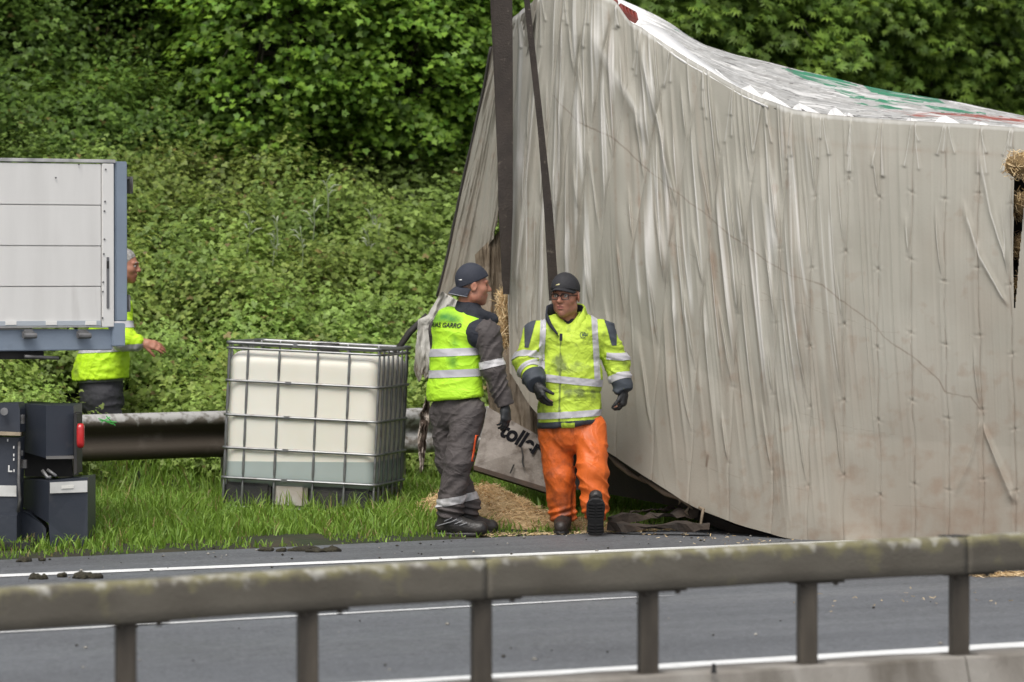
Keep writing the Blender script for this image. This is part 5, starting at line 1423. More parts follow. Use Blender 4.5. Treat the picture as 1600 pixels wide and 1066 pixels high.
# main leg at the left edge
facet([(-40, 632, 27.75), (28, 630, 27.8), (31, 640, 27.8), (31, 676, 27.8), (-40, 672, 27.75)], 0, navy, 'leg_sleeve', th=.3)
facet([(-40, 673, 27.70), (32, 676, 27.74), (32, 681, 27.74), (-40, 679, 27.70)], 0, mat('brass_lip', (.40, .33, .23), .45, (.25, .2, .14), 9), 'wear_band', th=.05)
facet([(-40, 682, 27.75), (30, 684, 27.8), (27, 806, 27.8), (-40, 806, 27.75)], 0, navy, 'leg', th=.28)
facet([(-40, 806, 27.72), (26, 806, 27.77), (26, 850, 27.77), (-40, 850, 27.72)], 0, navy, 'foot_block', th=.3)
facet([(-40, 758, 27.74), (25.5, 759, 27.79), (25.5, 776, 27.79), (-40, 775, 27.74)], 0, tape, 'reflective_strip', th=.004)
facet([(-40, 849, 27.55), (46, 849, 27.6), (48, 858, 27.6), (-40, 860, 27.55)], 0, chas, 'foot_plate', th=.5)
facet([(-40, 862, 27.6), (18, 863, 27.62), (34, 880, 27.62), (-40, 880, 27.6)], 0, chas, 'foot_wedge', th=.3)
MB().tube([at(18, 864, 27.58), at(38, 880, 27.58)], .012, 6).build('foot_bar', steel, outr)
for x, y, r_ in ((33, 655, .028), (37, 725, .026), (33, 708, .016), (29, 785, .014)):
    p_ = at(x, y, 27.85); MB().tube([p_ + np.array([0, 0, -r_]), p_ + np.array([0, 0, r_])], [r_ * .8, r_ * .8], 8).build('bolt', steel, outr, False)
MB().tube([at(30, 690, 27.78), at(29, 750, 27.76), at(31, 780, 27.76), at(28, 800, 27.78)], .010, 7).build('hydraulic_pipe', steel, outr, True)
p_ = at(7, 643, 27.75); MB().tube([p_, p_ + np.array([0, -.02, 0])], .024, 12).build('bolt', steel, outr)
whp_ = mat('white_print', (.62, .62, .61), .6)
tm = text_mesh('lettering', 'L', .055, 0, .002); V = verts(tm); o_ = at(15.5, 733, 27.775); setverts(tm, o_ + np.stack([V[:, 0], 0 * V[:, 0], V[:, 1]], 1)); link('lettering', tm, whp_, outr)
for x, y in ((22, 733.5), (21.5, 716), (21.5, 709), (21.5, 697), (12, 686)):
    p_ = at(x, y + 2, 27.775); MB().box(p_, (.008, .003, .016), None).build('print_mark', whp_, outr)

# ================================================================== CLODS AND PLANK
clodm = mat('mud', (.028, .024, .016), .95, (.05, .045, .025), 20, 5, bump=1, bscale=60)
rg = np.random.default_rng(23)
for (px, py, rx_, ry_, lab) in ((130, 903, .085, .05, 'biggest dark mud clump on the road just below the white edge line'), (64, 905, .04, .025, 'small dark mud clump at the far left just below the white edge line'),
                                (470, 862, .12, .05, 'flat dark mud smear on the road edge below the white tank'), (48, 877, .05, .04, 'mud clump under the foot of the outrigger'), (300, 853, .22, .10, 'wide patch of dark torn soil at the grass edge below the white tank'), (196, 852, .12, .07, 'patch of dark soil at the grass edge right of the outrigger box')):
    c = gnd(px, py); pr = [ell(c + np.array([rg.normal() * rx_ * .7, rg.normal() * ry_ * 1.2, .008]), (rx_ * rg.uniform(.3, .6), ry_ * rg.uniform(.5, 1.0), rg.uniform(.012, .028)), None, .012) for _ in range(7)]
    me = solid('mud_clump', pr, .007, lambda P: (fbm(P * 40, 5, 3) - .5) * .03)
    tag(link('mud_clump', me, clodm, None, True), lab, 'mud clump', 'clumps of mud along the road edge')
pk = MB(); rg = np.random.default_rng(3)
for i, (a_, b_, r_) in enumerate((((952, 812, 29.9), (1090, 800, 30.0), .035), ((948, 824, 29.75), (1108, 822, 29.5), .03), ((985, 800, 30.2), (1070, 792, 30.3), .012))):
    p0, p1 = at(*a_), at(*b_); d_ = nrm(p1 - p0)
    rings = []
    for t in np.linspace(0, 1, 14):
        c = p0 * (1 - t) + p1 * t; rings.append([c + np.array([rg.normal() * .006, u * r_ * 2.4 + rg.normal() * .012, v * r_ * (.55 + .3 * math.sin(t * 9 + i)) + rg.normal() * .008]) for u, v in ((-1, -1), (1, -1), (1, 1), (-1, 1))])
    tag(MB().loft(rings).build('broken_beam', mat('rotten_wood', (.05, .035, .025), .9, (.02, .016, .013), 9, 5, bump=.5, bscale=30), None), ['splintered dark beam lying under the lifted trailer, the upper of the two', 'black beam lying flat at the road edge under the trailer, the lower of the two', 'thin bent stick on the grass behind the splintered beams'][i], 'beam', 'broken beams under the trailer')
# ================================================================== PEOPLE
skin = mat('skin', (0.37, 0.168, 0.108), .5, (0.43, 0.20, 0.135), 30, 4, sss=.10, spec=.4, dirt=(.32, .115, .075), dscale=14, dirt_range=(.5, .75))
add_attr_mix(skin, 'shade', (0.17, 0.105, 0.080), .3, 1.1, (60, .25))      # stubble and cropped hair
add_attr_mix(skin, 'lip', (0.36, 0.13, 0.105), .2, .8)
hair_g = mat('grey_hair', (.40, .39, .37), .7, (.20, .19, .18), 60, 4, bump=.5, bscale=120)
eye_w = mat('eye_white', (.60, .58, .55), .3); eye_d = mat('eye_iris', (.03, .02, .015), .2)
def hv(name, c, c2, dirt=(.16, .20, .05), dr=(.56, .80), ds=5.0):
    m = mat(name, c, .62, c2, 3.5, 5, bump=.12, bscale=60, spec=.3, dirt=dirt, dscale=ds, dirt_range=dr); return creased(m, 6.5, .38, .03, (1, 1, 1.5))
vest_m = hv('hi_vis_vest', (.40, .74, .030), (.47, .78, .040), (.30, .66, .03), (.60, .8), 4)
add_attr_mix(vest_m, 'stain_shade', (.050, .215, .035), .22, 1.0, (9, .35))
jack_m = hv('hi_vis_jacket', (.46, .63, .060), (.53, .69, .075), (.30, .43, .05), (.55, .8), 6)
add_attr_mix(jack_m, 'stain_shade', (.17, .22, .055), .40, 1.15, (16, .55))
jackc_m = hv('hi_vis_sweater', (.47, .78, .020), (.54, .82, .03))
silver_m = mat('reflective_band', (.50, .49, .52), .45, (.44, .43, .455), 8, 5, spec=.5, dirt=(.30, .30, .29), dscale=12, dirt_range=(.60, .8))
silverd_m = mat('worn_reflective_band', (.53, .52, .53), .5, (.36, .35, .34), 22, 6, contrast=(.45, .65))
navyc = mat('navy_fleece', (.016, .019, .028), .85, (.026, .029, .038), 18, 4, bump=.25, bscale=60)
slate = mat('slate_fabric', (.050, .060, .075), .7, (.038, .046, .058), 9, 4, bump=.2, bscale=40)
taupe = mat('taupe_workwear', (.078, .066, .064), .75, (.062, .053, .052), 4, 5, bump=.12, bscale=60, dirt=(.05, .043, .042), dscale=5, dirt_range=(.55, .8)); creased(taupe, 6.5, .42, .03, (1, 1, 1.4))
orange = mat('orange_waterproof', (.66, .135, .022), .5, (.60, .115, .018), 4, 5, bump=.1, bscale=60, dirt=(.30, .075, .025), dscale=5, dirt_range=(.58, .82), spec=.4); creased(orange, 6, .32, .03, (1.4, 1, .7))
add_attr_mix(orange, 'stain_shade', (.22, .055, .02), .4, 1.2, (14, .5))
jeans = mat('dark_trousers', (.026, .026, .032), .8, (.036, .036, .043), 9, 4, bump=.25, bscale=40)
blackg = mat('black_glove', (.012, .012, .013), .55, (.020, .020, .021), 25, 4, bump=.3, bscale=80)
blackb = mat('black_boot', (.018, .017, .017), .45, (.032, .028, .026), 16, 5, bump=.3, bscale=50, dirt=(.07, .06, .05), dscale=9, dirt_range=(.6, .8))
brownb = mat('dark_brown_boot', (.032, .024, .020), .5, (.02, .017, .015), 16, 5, bump=.3, bscale=50)
capm = mat('cap_navy', (.024, .028, .042), .8, (.032, .036, .050), 12, 4, bump=.2, bscale=120)
capb = mat('cap_black', (.017, .017, .020), .75, (.024, .024, .028), 12, 4, bump=.2, bscale=120)

def frame(fwd, up=(0, 0, 1)):
    f = nrm(fwd); u = nrm(np.array(up, float) - f * np.dot(up, f)); r = np.cross(f, u)
    return np.stack([r, f, u])          # right, forward, up
def loc(c, A, x, y, z): return c + A[0] * x + A[1] * y + A[2] * z
def head_prims(c, A, s=1.0):
    L = lambda x, y, z: loc(c, A, x * s, y * s, z * s)
    E = lambda x, y, z, rx, ry, rz, k=.02, ax=None: ell(L(x, y, z), (rx * s, ry * s, rz * s), A if ax is None else ax, k * s)
    p = [E(0, -.012, .035, .077, .098, .088, .02), E(0, .030, -.025, .062, .068, .085, .03), E(0, .045, -.080, .040, .046, .038, .03), E(0, .072, -.102, .020, .020, .018, .02)]
    for q in (-1, 1):
        p += [E(q * .042, .050, -.022, .027, .034, .028, .02), E(q * .050, .008, -.070, .021, .035, .030, .03)]
        p += [cap(L(q * .012, .092, .030), L(q * .046, .078, .030), .011 * s, .010 * s, .014 * s)]
        p += [sub(E(q * .032, .108, .008, .021, .018, .013, .012))]
        Ax = frame(A[1] * 1.0 + A[0] * q * .45, A[2])
        p += [ell(L(q * .079, -.010, -.004), (.009 * s, .021 * s, .034 * s), Ax, .008 * s), sub(ell(L(q * .090, -.006, -.002), (.007 * s, .010 * s, .018 * s), Ax, .006 * s))]
    p += [cap(L(0, .088, .022), L(0, .116, -.022), .009 * s, .013 * s, .012 * s), E(-.012, .103, -.026, .009, .011, .008, .008), E(.012, .103, -.026, .009, .011, .008, .008)]
    p += [E(0, .092, -.055, .024, .014, .0075, .006), E(0, .089, -.069, .021, .014, .008, .006), sub(E(0, .108, -.0615, .022, .012, .0028, .004)), sub(E(0, .104, -.081, .016, .009, .006, .008))]
    return p
def hand_prims(w, d, n, th, s=1.0, curl=(.5, .6, .45), spread=.10, thumb=.55, r=1.0):
    """wrist point, direction of the fingers, palm normal, side the thumb is on; unequal bent fingers"""
    d = nrm(d); n = nrm(np.asarray(n, float) - d * np.dot(n, d)); t = nrm(np.cross(d, n)); t = t if np.dot(t, th) > 0 else -t
    P = lambda a, b, c: np.asarray(w) + (d * a + t * b + n * c) * s
    p = [cap(P(-.02, 0, 0), P(.03, 0, 0), .027 * s * r, .030 * s * r, .02), cap(P(.03, .018, 0), P(.085, .026, 0), .020 * s * r, .017 * s * r, .02), cap(P(.03, -.014, 0), P(.080, -.026, 0), .020 * s * r, .016 * s * r, .02), cap(P(.04, 0, 0), P(.088, 0, 0), .019 * s * r, .017 * s * r, .02)]
    for i, (off, Ls, rr) in enumerate(((.031, (.042, .026, .022), .0100), (.010, (.046, .030, .023), .0105), (-.011, (.043, .028, .022), .0100), (-.031, (.034, .021, .019), .0088))):
        b = P(.085 - abs(off) * .25, off, 0); dv = nrm(d + t * off * spread * 30 * .1 + 0 * n); a = 0
        cv = [c_ * (1 + .12 * i) for c_ in curl]
        for j in range(3):
            a += cv[j]; q = b + (dv * math.cos(a) + n * math.sin(a)) * Ls[j] * s
            p.append(cap(b, q, rr * s * r * (1 - .07 * j), rr * s * r * (.93 - .08 * j), .004 if j else .008)); b = q
    b = P(.022, .026, .006); dv = nrm(d * math.cos(thumb) + t * math.sin(thumb) + n * .25)
    q = b + dv * .045 * s; p.append(cap(b, q, .015 * s * r, .0125 * s * r, .012)); dv2 = nrm(dv + n * .35 - t * .15)
    q2 = q + dv2 * .033 * s; p.append(cap(q, q2, .0122 * s * r, .011 * s * r, .004)); p.append(cap(q2, q2 + nrm(dv2 + n * .2) * .024 * s, .011 * s * r, .009 * s * r, .004))
    return p
def shade_attr(me, c, A, s, top=.035, jaw=True, back=True):
    V = verts(me) - c; x, y, z = (V @ A[0]) / s, (V @ A[1]) / s, (V @ A[2]) / s
    hair = np.clip((z - top + .2 * np.clip(y, -.1, .12) * 1.0 + .02) / .02, 0, 1) * np.clip((.045 - y) / .02, 0, 1)
    side = np.clip((z + .045) / .02, 0, 1) * np.clip((.015 - y) / .02, 0, 1) * np.clip((np.abs(x) - .05) / .01 + (y < -.02) * 3, 0, 1) * (z < .12)
    nearear = np.exp(-(((np.abs(x) - .085) / .012) ** 2 + ((y + .008) / .022) ** 2 + ((z + .002) / .036) ** 2) * .7)
    st = .42 * np.clip((-.045 - z) / .02, 0, 1) * np.clip((z + .135) / .02, 0, 1) * np.clip((y + .02) / .03, 0, 1) if jaw else 0
    attr(me, 'shade', np.clip(np.maximum(np.maximum(hair, side * 1.0) * 1.05, st) - 1.5 * nearear, 0, 1.2))
    attr(me, 'lip', np.exp(-((x / .022) ** 2 + ((y - .10) / .02) ** 2 + ((z + .062) / .011) ** 2)) * 1.1)
def creases(P, amp, fr, seed, aniso=(1, 1, 2.2)):
    n = fbm(P * np.array(aniso) * fr, seed, 3); r = 1 - np.abs(2 * n - 1)
    return amp * (r ** 2 * 1.2 - .6)
def limb_folds(P, a, b, amp, fr, seed, tilt=.5):
    """folds that run round a limb, strongest near its ends"""
    ba = np.asarray(b) - np.asarray(a); L_ = np.linalg.norm(ba); u = ba / L_; q = P - np.asarray(a); t = q @ u
    side = nrm(np.cross(u, (0, 1, 0.1))); s_ = q @ side
    ph = t + tilt * s_ + .05 * (noise3(P * 9, seed) - .5)
    n = noise3(np.stack([ph * fr, s_ * fr * .22 + 3, (q @ np.cross(u, side)) * fr * .3], 1), seed)
    r = 1 - np.abs(2 * n - 1)
    return amp * (r ** 2 - .4)
def person(feet, label):
    return empty('person', tuple(feet), label, 'person')
def cap_prims(c, A, s, brim_dir=1, tilt=0.0, zcut=.034):
    B = A.copy()
    f = A[1] * brim_dir
    L = lambda x, y, z: c + (A[0] * x + f * y + A[2] * z) * s
    Af = np.stack([A[0], f, A[2]])
    dome = [ell(L(0, -.004 * brim_dir, .040), np.array((.085, .110, .090)) * s, Af, .01), cap(L(0, .012, .020 if tilt > 0 else -.02), L(0, .012, .055), .092 * s, .088 * s, .02 * s, (A[0], 1.14)), cut(L(0, 0, zcut), nrm(-A[2] + f * tilt))]
    return dome, L, Af
def brim_mesh(L, w, l, droop, z0=.036, y0=.075, th=.006, camber=4.0):
    """curved peak of a cap"""
    nu_, nv_ = 17, 9; top_ = []
    for i in range(nu_):
        a = -1 + 2 * i / (nu_ - 1)
        for j in range(nv_):
            b = j / (nv_ - 1); x = a * w * (1 - .10 * b); yy = y0 + (math.sqrt(max(0, 1 - a * a * .86)) - .37) * (l + .03) * b + (-.055 * a * a) * (1 - b * .4)
            top_.append(L(x, yy, z0 - camber * x * x - droop * b * b - .010 * b))
    n_ = len(top_); V = np.array(top_); up_ = L(0, 0, 1) - L(0, 0, 0); V2 = V - nrm(up_) * th
    idx = np.arange(n_).reshape(nu_, nv_)
    F = [(idx[i, j], idx[i + 1, j], idx[i + 1, j + 1], idx[i, j + 1]) for i in range(nu_ - 1) for j in range(nv_ - 1)]
    F2 = [tuple(q + n_ for q in f[::-1]) for f in F]
    rim = list(idx[:, 0]) + list(idx[-1, 1:]) + list(idx[-2::-1, -1]) + list(idx[0, -2:0:-1])
    R = [(rim[i], rim[(i + 1) % len(rim)], rim[(i + 1) % len(rim)] + n_, rim[i] + n_) for i in range(len(rim))]
    return MB().add(list(V) + list(V2), F + F2 + R)
def boot_prims(ankle, toe_dir, up=(0, 0, 1), s=1.0, L_=.275):
    d = nrm(toe_dir); u = nrm(np.array(up, float) - d * np.dot(up, d)); t = np.cross(d, u); heel = np.asarray(ankle) - u * .065 * s - d * .055 * s
    p = [cap(np.asarray(ankle) + u * .06 * s, np.asarray(ankle) - u * .01 * s, .062 * s, .056 * s, .03), cap(heel + d * .02 + u * .012, heel + d * .10 * s + u * .012, .044 * s, .046 * s, .03),
         cap(heel + d * .10 * s + u * .015, heel + d * (L_ - .055) * s + u * .004, .047 * s, .045 * s, .03), cap(np.asarray(ankle), heel + d * .15 * s + u * .02, .05 * s, .045 * s, .03)]
    p += [cut(heel - u * .030 * s, -u)]
    return p, heel - u * .030 * s, d, t, u
def sole_mesh(h0, d, t, u, s, lugs=True, wf=1.0):
    m_ = MB(); out_ = []; t = t * wf
    for y, w_ in ((-.045, .030), (-.02, .043), (.03, .041), (.09, .039), (.15, .047), (.19, .047), (.225, .036), (.243, .016)): out_.append((y, w_))
    prof = [(y, w_) for y, w_ in out_] + [(y, -w_) for y, w_ in out_[::-1]]
    m_.loft([[h0 + d * y * s * k + t * x * s * k + u * z for y, x in prof] for k, z in ((1.03, .012), (1.05, .004), (1.05, -.010), (1.02, -.014))])
    if lugs:
        for k in range(11):
            y = -.03 + k * .0245
            if 3 < k < 5: continue
            for sx_ in (-1, 1):
                m_.box(h0 + d * y * s + t * sx_ * .022 * s - u * .019, (.034 * s * wf, .014 * s, .012), np.stack([nrm(t + d * sx_ * .22), nrm(d - t * sx_ * .22), u]), .002)
    return m_

# ------------------------------------------------------------------ man in the lime vest, seen from behind
YA = 29.45
def J(x, y, dy=0.0, Y=YA): return at(x, y, Y + dy)
pa = person((J(708, 838)[0], YA, 0), 'man in lime vest, dark trousers and backward navy cap, back turned to us')
TA = frame((.58, .81, 0))                    # torso heading (away, to the right)
HA = frame((.965, .26, -.03)); hc = J(738, 447, -.02); hs_ = 1.03
sh_r, el_r, wr_r = J(760, 522, -.16), J(771, 578, -.17), J(788, 628, -.15)
sh_l, el_l, wr_l = J(688, 515, .13), J(692, 575, .27), J(712, 620, .36)
ch = J(716, 535); wa = J(713, 600); hp = J(712, 628)
hip_r, kn_r, an_r = J(733, 645, -.07), J(717, 718, -.10), J(702, 800, -.05)
hip_l, kn_l, an_l = J(697, 645, .07), J(703, 720, .10), J(731, 797, .13)
body = head_prims(hc, HA, hs_)
body += [cap(loc(hc, HA, 0, -.03, -.06), J(726, 500), .055, .065, .03), cap(J(718, 525), wa, .10, .10, .05, (TA[1], 1.3)), cap(wa, hp, .10, .10, .05)]
for a_, b_, r0, r1 in ((sh_r, el_r, .048, .040), (el_r, wr_r, .040, .030), (sh_l, el_l, .048, .040), (el_l, wr_l, .040, .030), (J(718, 520), sh_r, .05, .05), (J(718, 520), sh_l, .05, .05), (hip_r, kn_r, .075, .055), (kn_r, an_r, .052, .04), (hip_l, kn_l, .075, .055), (kn_l, an_l, .052, .04), (hp, hip_r, .08, .075), (hp, hip_l, .08, .075)):
    body.append(cap(a_, b_, r0, r1, .03))
hd_r = hand_prims(wr_r + np.array([.004, 0, -.03]), J(792, 680, -.17) - wr_r, (-.6, .6, 0), (.5, .6, 0), .95, (.35, .45, .35), r=.8)
body += hd_r
me = solid('body', body, .006); shade_attr(me, hc, HA, hs_, top=.03); link('body', me, skin, pa, True)
for q in (-1, 1):
    e_ = loc(hc, HA, q * .031 * hs_, .079 * hs_, .008 * hs_); link('eye', solid('eye', [ell(e_, (.011,) * 3, None)], .003), eye_d, pa, True)
# cap, worn backwards
dome, Lc, Af = cap_prims(hc + HA[2] * .006, HA, hs_, -1, -.42, .020)
cp = solid('cap', dome, .005); capo = link('cap', cp, capm, pa, True)
brim_mesh(lambda x, y, z: Lc(x, y, z), .078, .090, .040, z0=-.004, y0=.082).build('peak', capm, capo, True)
pk_ = [Lc((-1 + i / 8) * .078 * .9, .082 + (math.sqrt(max(0, 1 - (-1 + i / 8) ** 2 * .86)) - .37) * .120 - .033 * (-1 + i / 8) ** 2, -.004 - 4 * (.0702 * (-1 + i / 8)) ** 2 - .052) for i in range(17)]
MB().tube(pk_, .0022, 5).build('piping', mat('cap_piping', (.30, .31, .34), .7), capo, True)
cb_ = Lc(.055, .088, .035); MB().tube([Lc(.060, .086, .030), Lc(.040, .098, .030)], .005, 6).build('cap_buckle', mat('pale_thread', (.6, .6, .58), .6), capo, True)
# collar and bodywarmer
bw_p = [cap(J(716, 525), wa, .135, .14, .06, (TA[1], 1.4)), cap(sh_r + TA[0] * -.06, sh_l + TA[0] * .06, .085, .085, .05), cap(sh_r + TA[0] * -.05, sh_r + TA[0] * -.022 + np.array([0, 0, -.006]), .090, .088, .03),
        cap(J(727, 500, .0), J(731, 482, -.005), .098, .084, .03), cap(J(742, 492, -.05), J(768, 500, .02), .055, .045, .03), sub(cap(J(734, 462, 0), J(733, 486, 0), .058, .054, .004))]
cm_ = solid('bodywarmer', bw_p, .006); wrinkle(cm_, lambda P: creases(P, .004, 9, 3)); link('bodywarmer', cm_, navyc, pa, True)
# sleeves of the work jacket
sl_p = [cap(sh_r + TA[0] * .008 + np.array([0, 0, .008]), el_r, .088, .072, .03), cap(el_r, wr_r + (wr_r - el_r) * .10, .070, .056, .03, 'flat')]
slv = solid('sleeve', sl_p, .006); wrinkle(slv, lambda P: limb_folds(P, sh_r, wr_r, .014, 22, 7, .9) + creases(P, .004, 14, 8)); sl_o = link('sleeve', slv, taupe, pa, True)
slL = solid('sleeve', [cap(sh_l, el_l, .08, .07, .03), cap(el_l, wr_l, .07, .06, .03)], .008); link('sleeve', slL, taupe, pa, True)
ud = nrm(J(783, 612) - J(772, 575)); bc_ = J(778, 566, -.17)
piece(verts(slv) is not None and bpy.data.meshes[slv.name] and sl_o.data, 'reflective_band', [], 0, silverd_m, pa) if False else None
def band_on(o, c, ax, half, m, off=.004, parent=None, extra=(), name='reflective_band', pred=None):
    src = o.data.copy(); t = Vector((0, 0, 0)); q = o.parent
    while q is not None: t += q.location; q = q.parent
    src.transform(Matrix.Translation(t)); ax = nrm(ax)
    r = piece(src, name, [(tuple(c + ax * half), tuple(ax)), (tuple(c - ax * half), tuple(-ax))] + list(extra), off, m, parent or o, pred=pred)
    bpy.data.meshes.remove(src); return r
band_on(sl_o, bc_, (.22, 0, -1), .024, silverd_m)
gl = solid('glove', hand_prims(wr_r + np.array([.004, 0, -.03]), J(792, 680, -.17) - wr_r, (-.6, .6, 0), (.5, .6, 0), .98, (.35, .45, .35), r=1.05), .0045); link('glove', gl, mat('grey_black_glove', (.020, .022, .024), .5, (.03, .032, .034), 14), pa, True)
# vest
vp = [cap(J(714, 526), J(713, 552), .180, .182, .08, (TA[1], 1.5)), cap(J(712, 585), J(711, 612), .185, .205, .08, (TA[1], 1.45)), cap(sh_l + TA[0] * .07 + np.array([0, 0, .01]), sh_r - TA[0] * .085 + np.array([0, 0, .004]), .085, .075, .06),
      cap(J(700, 500, .0), J(735, 512, -.05), .08, .07, .05), sub(cap(J(770, 498, -.25), J(774, 552, -.27), .108, .092, .012)), sub(cap(J(731, 470, -.01), J(733, 484, .01), .085, .075, .01)), cut(J(712, 622), nrm((.10, 0, -1)))]
vst = solid('vest', vp, .006)
wrinkle(vst, lambda P: creases(P, .007, 5.0, 11, (1.0, 1.0, 1.6)) + .006 * (1 - np.abs(2 * noise3(np.stack([P[:, 0] * 4 + P[:, 2] * 9, P[:, 2] * 14 - P[:, 0] * 6, P[:, 1] * 5], 1), 12) - 1)) ** 3)
VV_ = proj(verts(vst))
stn = 1.1 * np.exp(-(((VV_[:, 0] - 700) / 22) ** 2 + ((VV_[:, 1] - 494) / 13) ** 2)) + .75 * np.exp(-(((VV_[:, 0] - 710) / 9) ** 2 + ((VV_[:, 1] - 535) / 16) ** 2)) + .6 * np.exp(-(((VV_[:, 0] - 707) / 8) ** 2 + ((VV_[:, 1] - 567) / 14) ** 2)) + .35 * np.exp(-(((VV_[:, 0] - 680) / 10) ** 2 + ((VV_[:, 1] - 512) / 25) ** 2))
attr(vst, 'stain_shade', stn)
vo = link('vest', vst, vest_m, pa, True)
band_on(vo, J(712, 550), (.045, 0, -1), .0255, silver_m); band_on(vo, J(712, 583), (.045, 0, -1), .0255, silver_m)
band_on(vo, J(712, 628), (.10, .0, -1), .0045, mat('vest_hem', (.50, .62, .06), .7), .003, name='hem')
# lettering on the back
def print_on(o, s, size, px, py, direc, m, shear=0.0, offset=0.0, name='lettering', flat=None, yaw=0.0):
    src = o.data.copy(); t = Vector((0, 0, 0)); q = o.parent
    while q is not None: t += q.location; q = q.parent
    src.transform(Matrix.Translation(t))
    bm = bmesh.new(); bm.from_mesh(src); bv = BVHTree.FromBMesh(bm)
    tm = text_mesh(name, s, size, shear, offset) if isinstance(s, str) else s
    b2 = bmesh.new(); b2.from_mesh(tm); bmesh.ops.subdivide_edges(b2, edges=[e for e in b2.edges if e.calc_length() > size * .25], cuts=2); b2.to_mesh(tm); b2.free()
    V = verts(tm); d = nrm(direc); r = nrm(np.cross(d, (0, 0, 1))); u = np.array([0, 0, 1.0]); u = nrm(u - d * d.dot(u))
    r, u = r * math.cos(yaw) + u * math.sin(yaw), u * math.cos(yaw) - r * math.sin(yaw)
    c = at(px, py, YA if flat is None else flat) ; out_ = []
    for v in V:
        p = c + r * v[0] + u * v[1] - d * .6
        h_, n_, _, _ = bv.ray_cast(Vector(p), Vector(d), 1.2)
        out_.append(np.array(h_) - d * .005 if h_ is not None else np.array([1e3, 0, 0]))
    setverts(tm, np.array(out_)); bm.free()
    b2 = bmesh.new(); b2.from_mesh(tm); bmesh.ops.delete(b2, geom=[v for v in b2.verts if v.co.x > 500], context='VERTS'); b2.to_mesh(tm); b2.free(); bpy.data.meshes.remove(src)
    return link(name, tm, m, o)
print_on(vo, 'GRUAS GARRO', .041, 700, 508, (.42, .9, 0), mat('print_black', (.012, .016, .012), .6), .25, .0012, yaw=-.03)
# trousers
tp = [cap(hp + np.array([0, 0, .02]), hp + np.array([0, 0, -.05]), .142, .145, .06, (TA[1], 1.30)), cap(hip_r, kn_r, .110, .090, .035), cap(kn_r, an_r + np.array([0, 0, .02]), .090, .084, .03), cap(hip_l, kn_l, .106, .088, .035), cap(kn_l, an_l + np.array([0, 0, .02]), .088, .082, .03)]
trs = solid('trousers', tp, .0065)
wrinkle(trs, lambda P: np.where(P[:, 1] < YA + .02, limb_folds(P, hip_r, an_r, .015, 15, 21, 1.3), limb_folds(P, hip_l, an_l, .013, 15, 22, -1.0)) + creases(P, .006, 8, 23) + .010 * np.exp(-((P[:, 2] - .16) / .06) ** 2) * np.sin(P[:, 2] * 150 + 30 * P[:, 0]))
to = link('trousers', trs, taupe, pa, True)
band_on(to, J(705, 782), (.18, 0, -1), .025, silverd_m)
pp = []
piece_pts = [(741, 688), (743, 700), (740, 712), (737, 722)]
src = to.data.copy(); src.transform(Matrix.Translation(pa.location)); bm = bmesh.new(); bm.from_mesh(src); bv = BVHTree.FromBMesh(bm)
rings = []
for x, y in ((745, 680), (743.5, 690), (742, 700), (740.5, 710), (738.5, 721)):
    w_ = 2.4; row = []
    for o_ in (-w_, 0, w_):
        c = np.array([0, 0, CAM_H]); d_ = nrm(at(x + o_, y, 30) - c); h_ = bv.ray_cast(Vector(c), Vector(d_), 40)[0]
        if h_ is None: h_ = Vector(at(x + o_ - 1, y, YA - .08))
        row.append(np.array(h_) - d_ * .006)
    rings.append(row + [row[2] + np.array([0, .006, 0]), row[0] + np.array([0, .006, 0])])
MB().loft(rings).build('piping', mat('orange_piping', (.75, .10, .02), .6), to, True); bm.free()
# boots
bp, h0, d, t, u = boot_prims(J(700, 803, -.05), (1, -.15, -.0), (0, 0, 1), 1.12, .30); h0z = h0.copy()
bt_ = solid('boot', bp, .006); off_z = .018 - verts(bt_)[:, 2].min(); setverts(bt_, verts(bt_) + np.array([0, 0, off_z])); link('boot', bt_, blackb, pa, True)
sole_mesh(h0 + np.array([0, 0, off_z]), d, t, u, 1.10, False).build('sole', blackb, pa, True)
lc = MB(); 
for k in range(4): lc.tube([J(694 + k * 8, 815 + k * 2.2, -.125), J(706 + k * 8, 809 + k * 2.6, -.13)], .0045, 5)
lc.tube([J(683, 822, -.115), J(700, 817, -.125), J(716, 813, -.125)], .004, 5)
lc.build('laces', mat('lace_grey', (.22, .22, .23), .7), pa, True)
bp, h0, d, t, u = boot_prims(J(728, 803, .13), (.93, .35, 0), (0, 0, 1), 1.05, .28)
bt_ = solid('boot', bp, .006); off_z = .018 - verts(bt_)[:, 2].min(); setverts(bt_, verts(bt_) + np.array([0, 0, off_z])); link('boot', bt_, blackb, pa, True)
sole_mesh(h0 + np.array([0, 0, off_z]), d, t, u, 1.02, False).build('sole', blackb, pa, True)

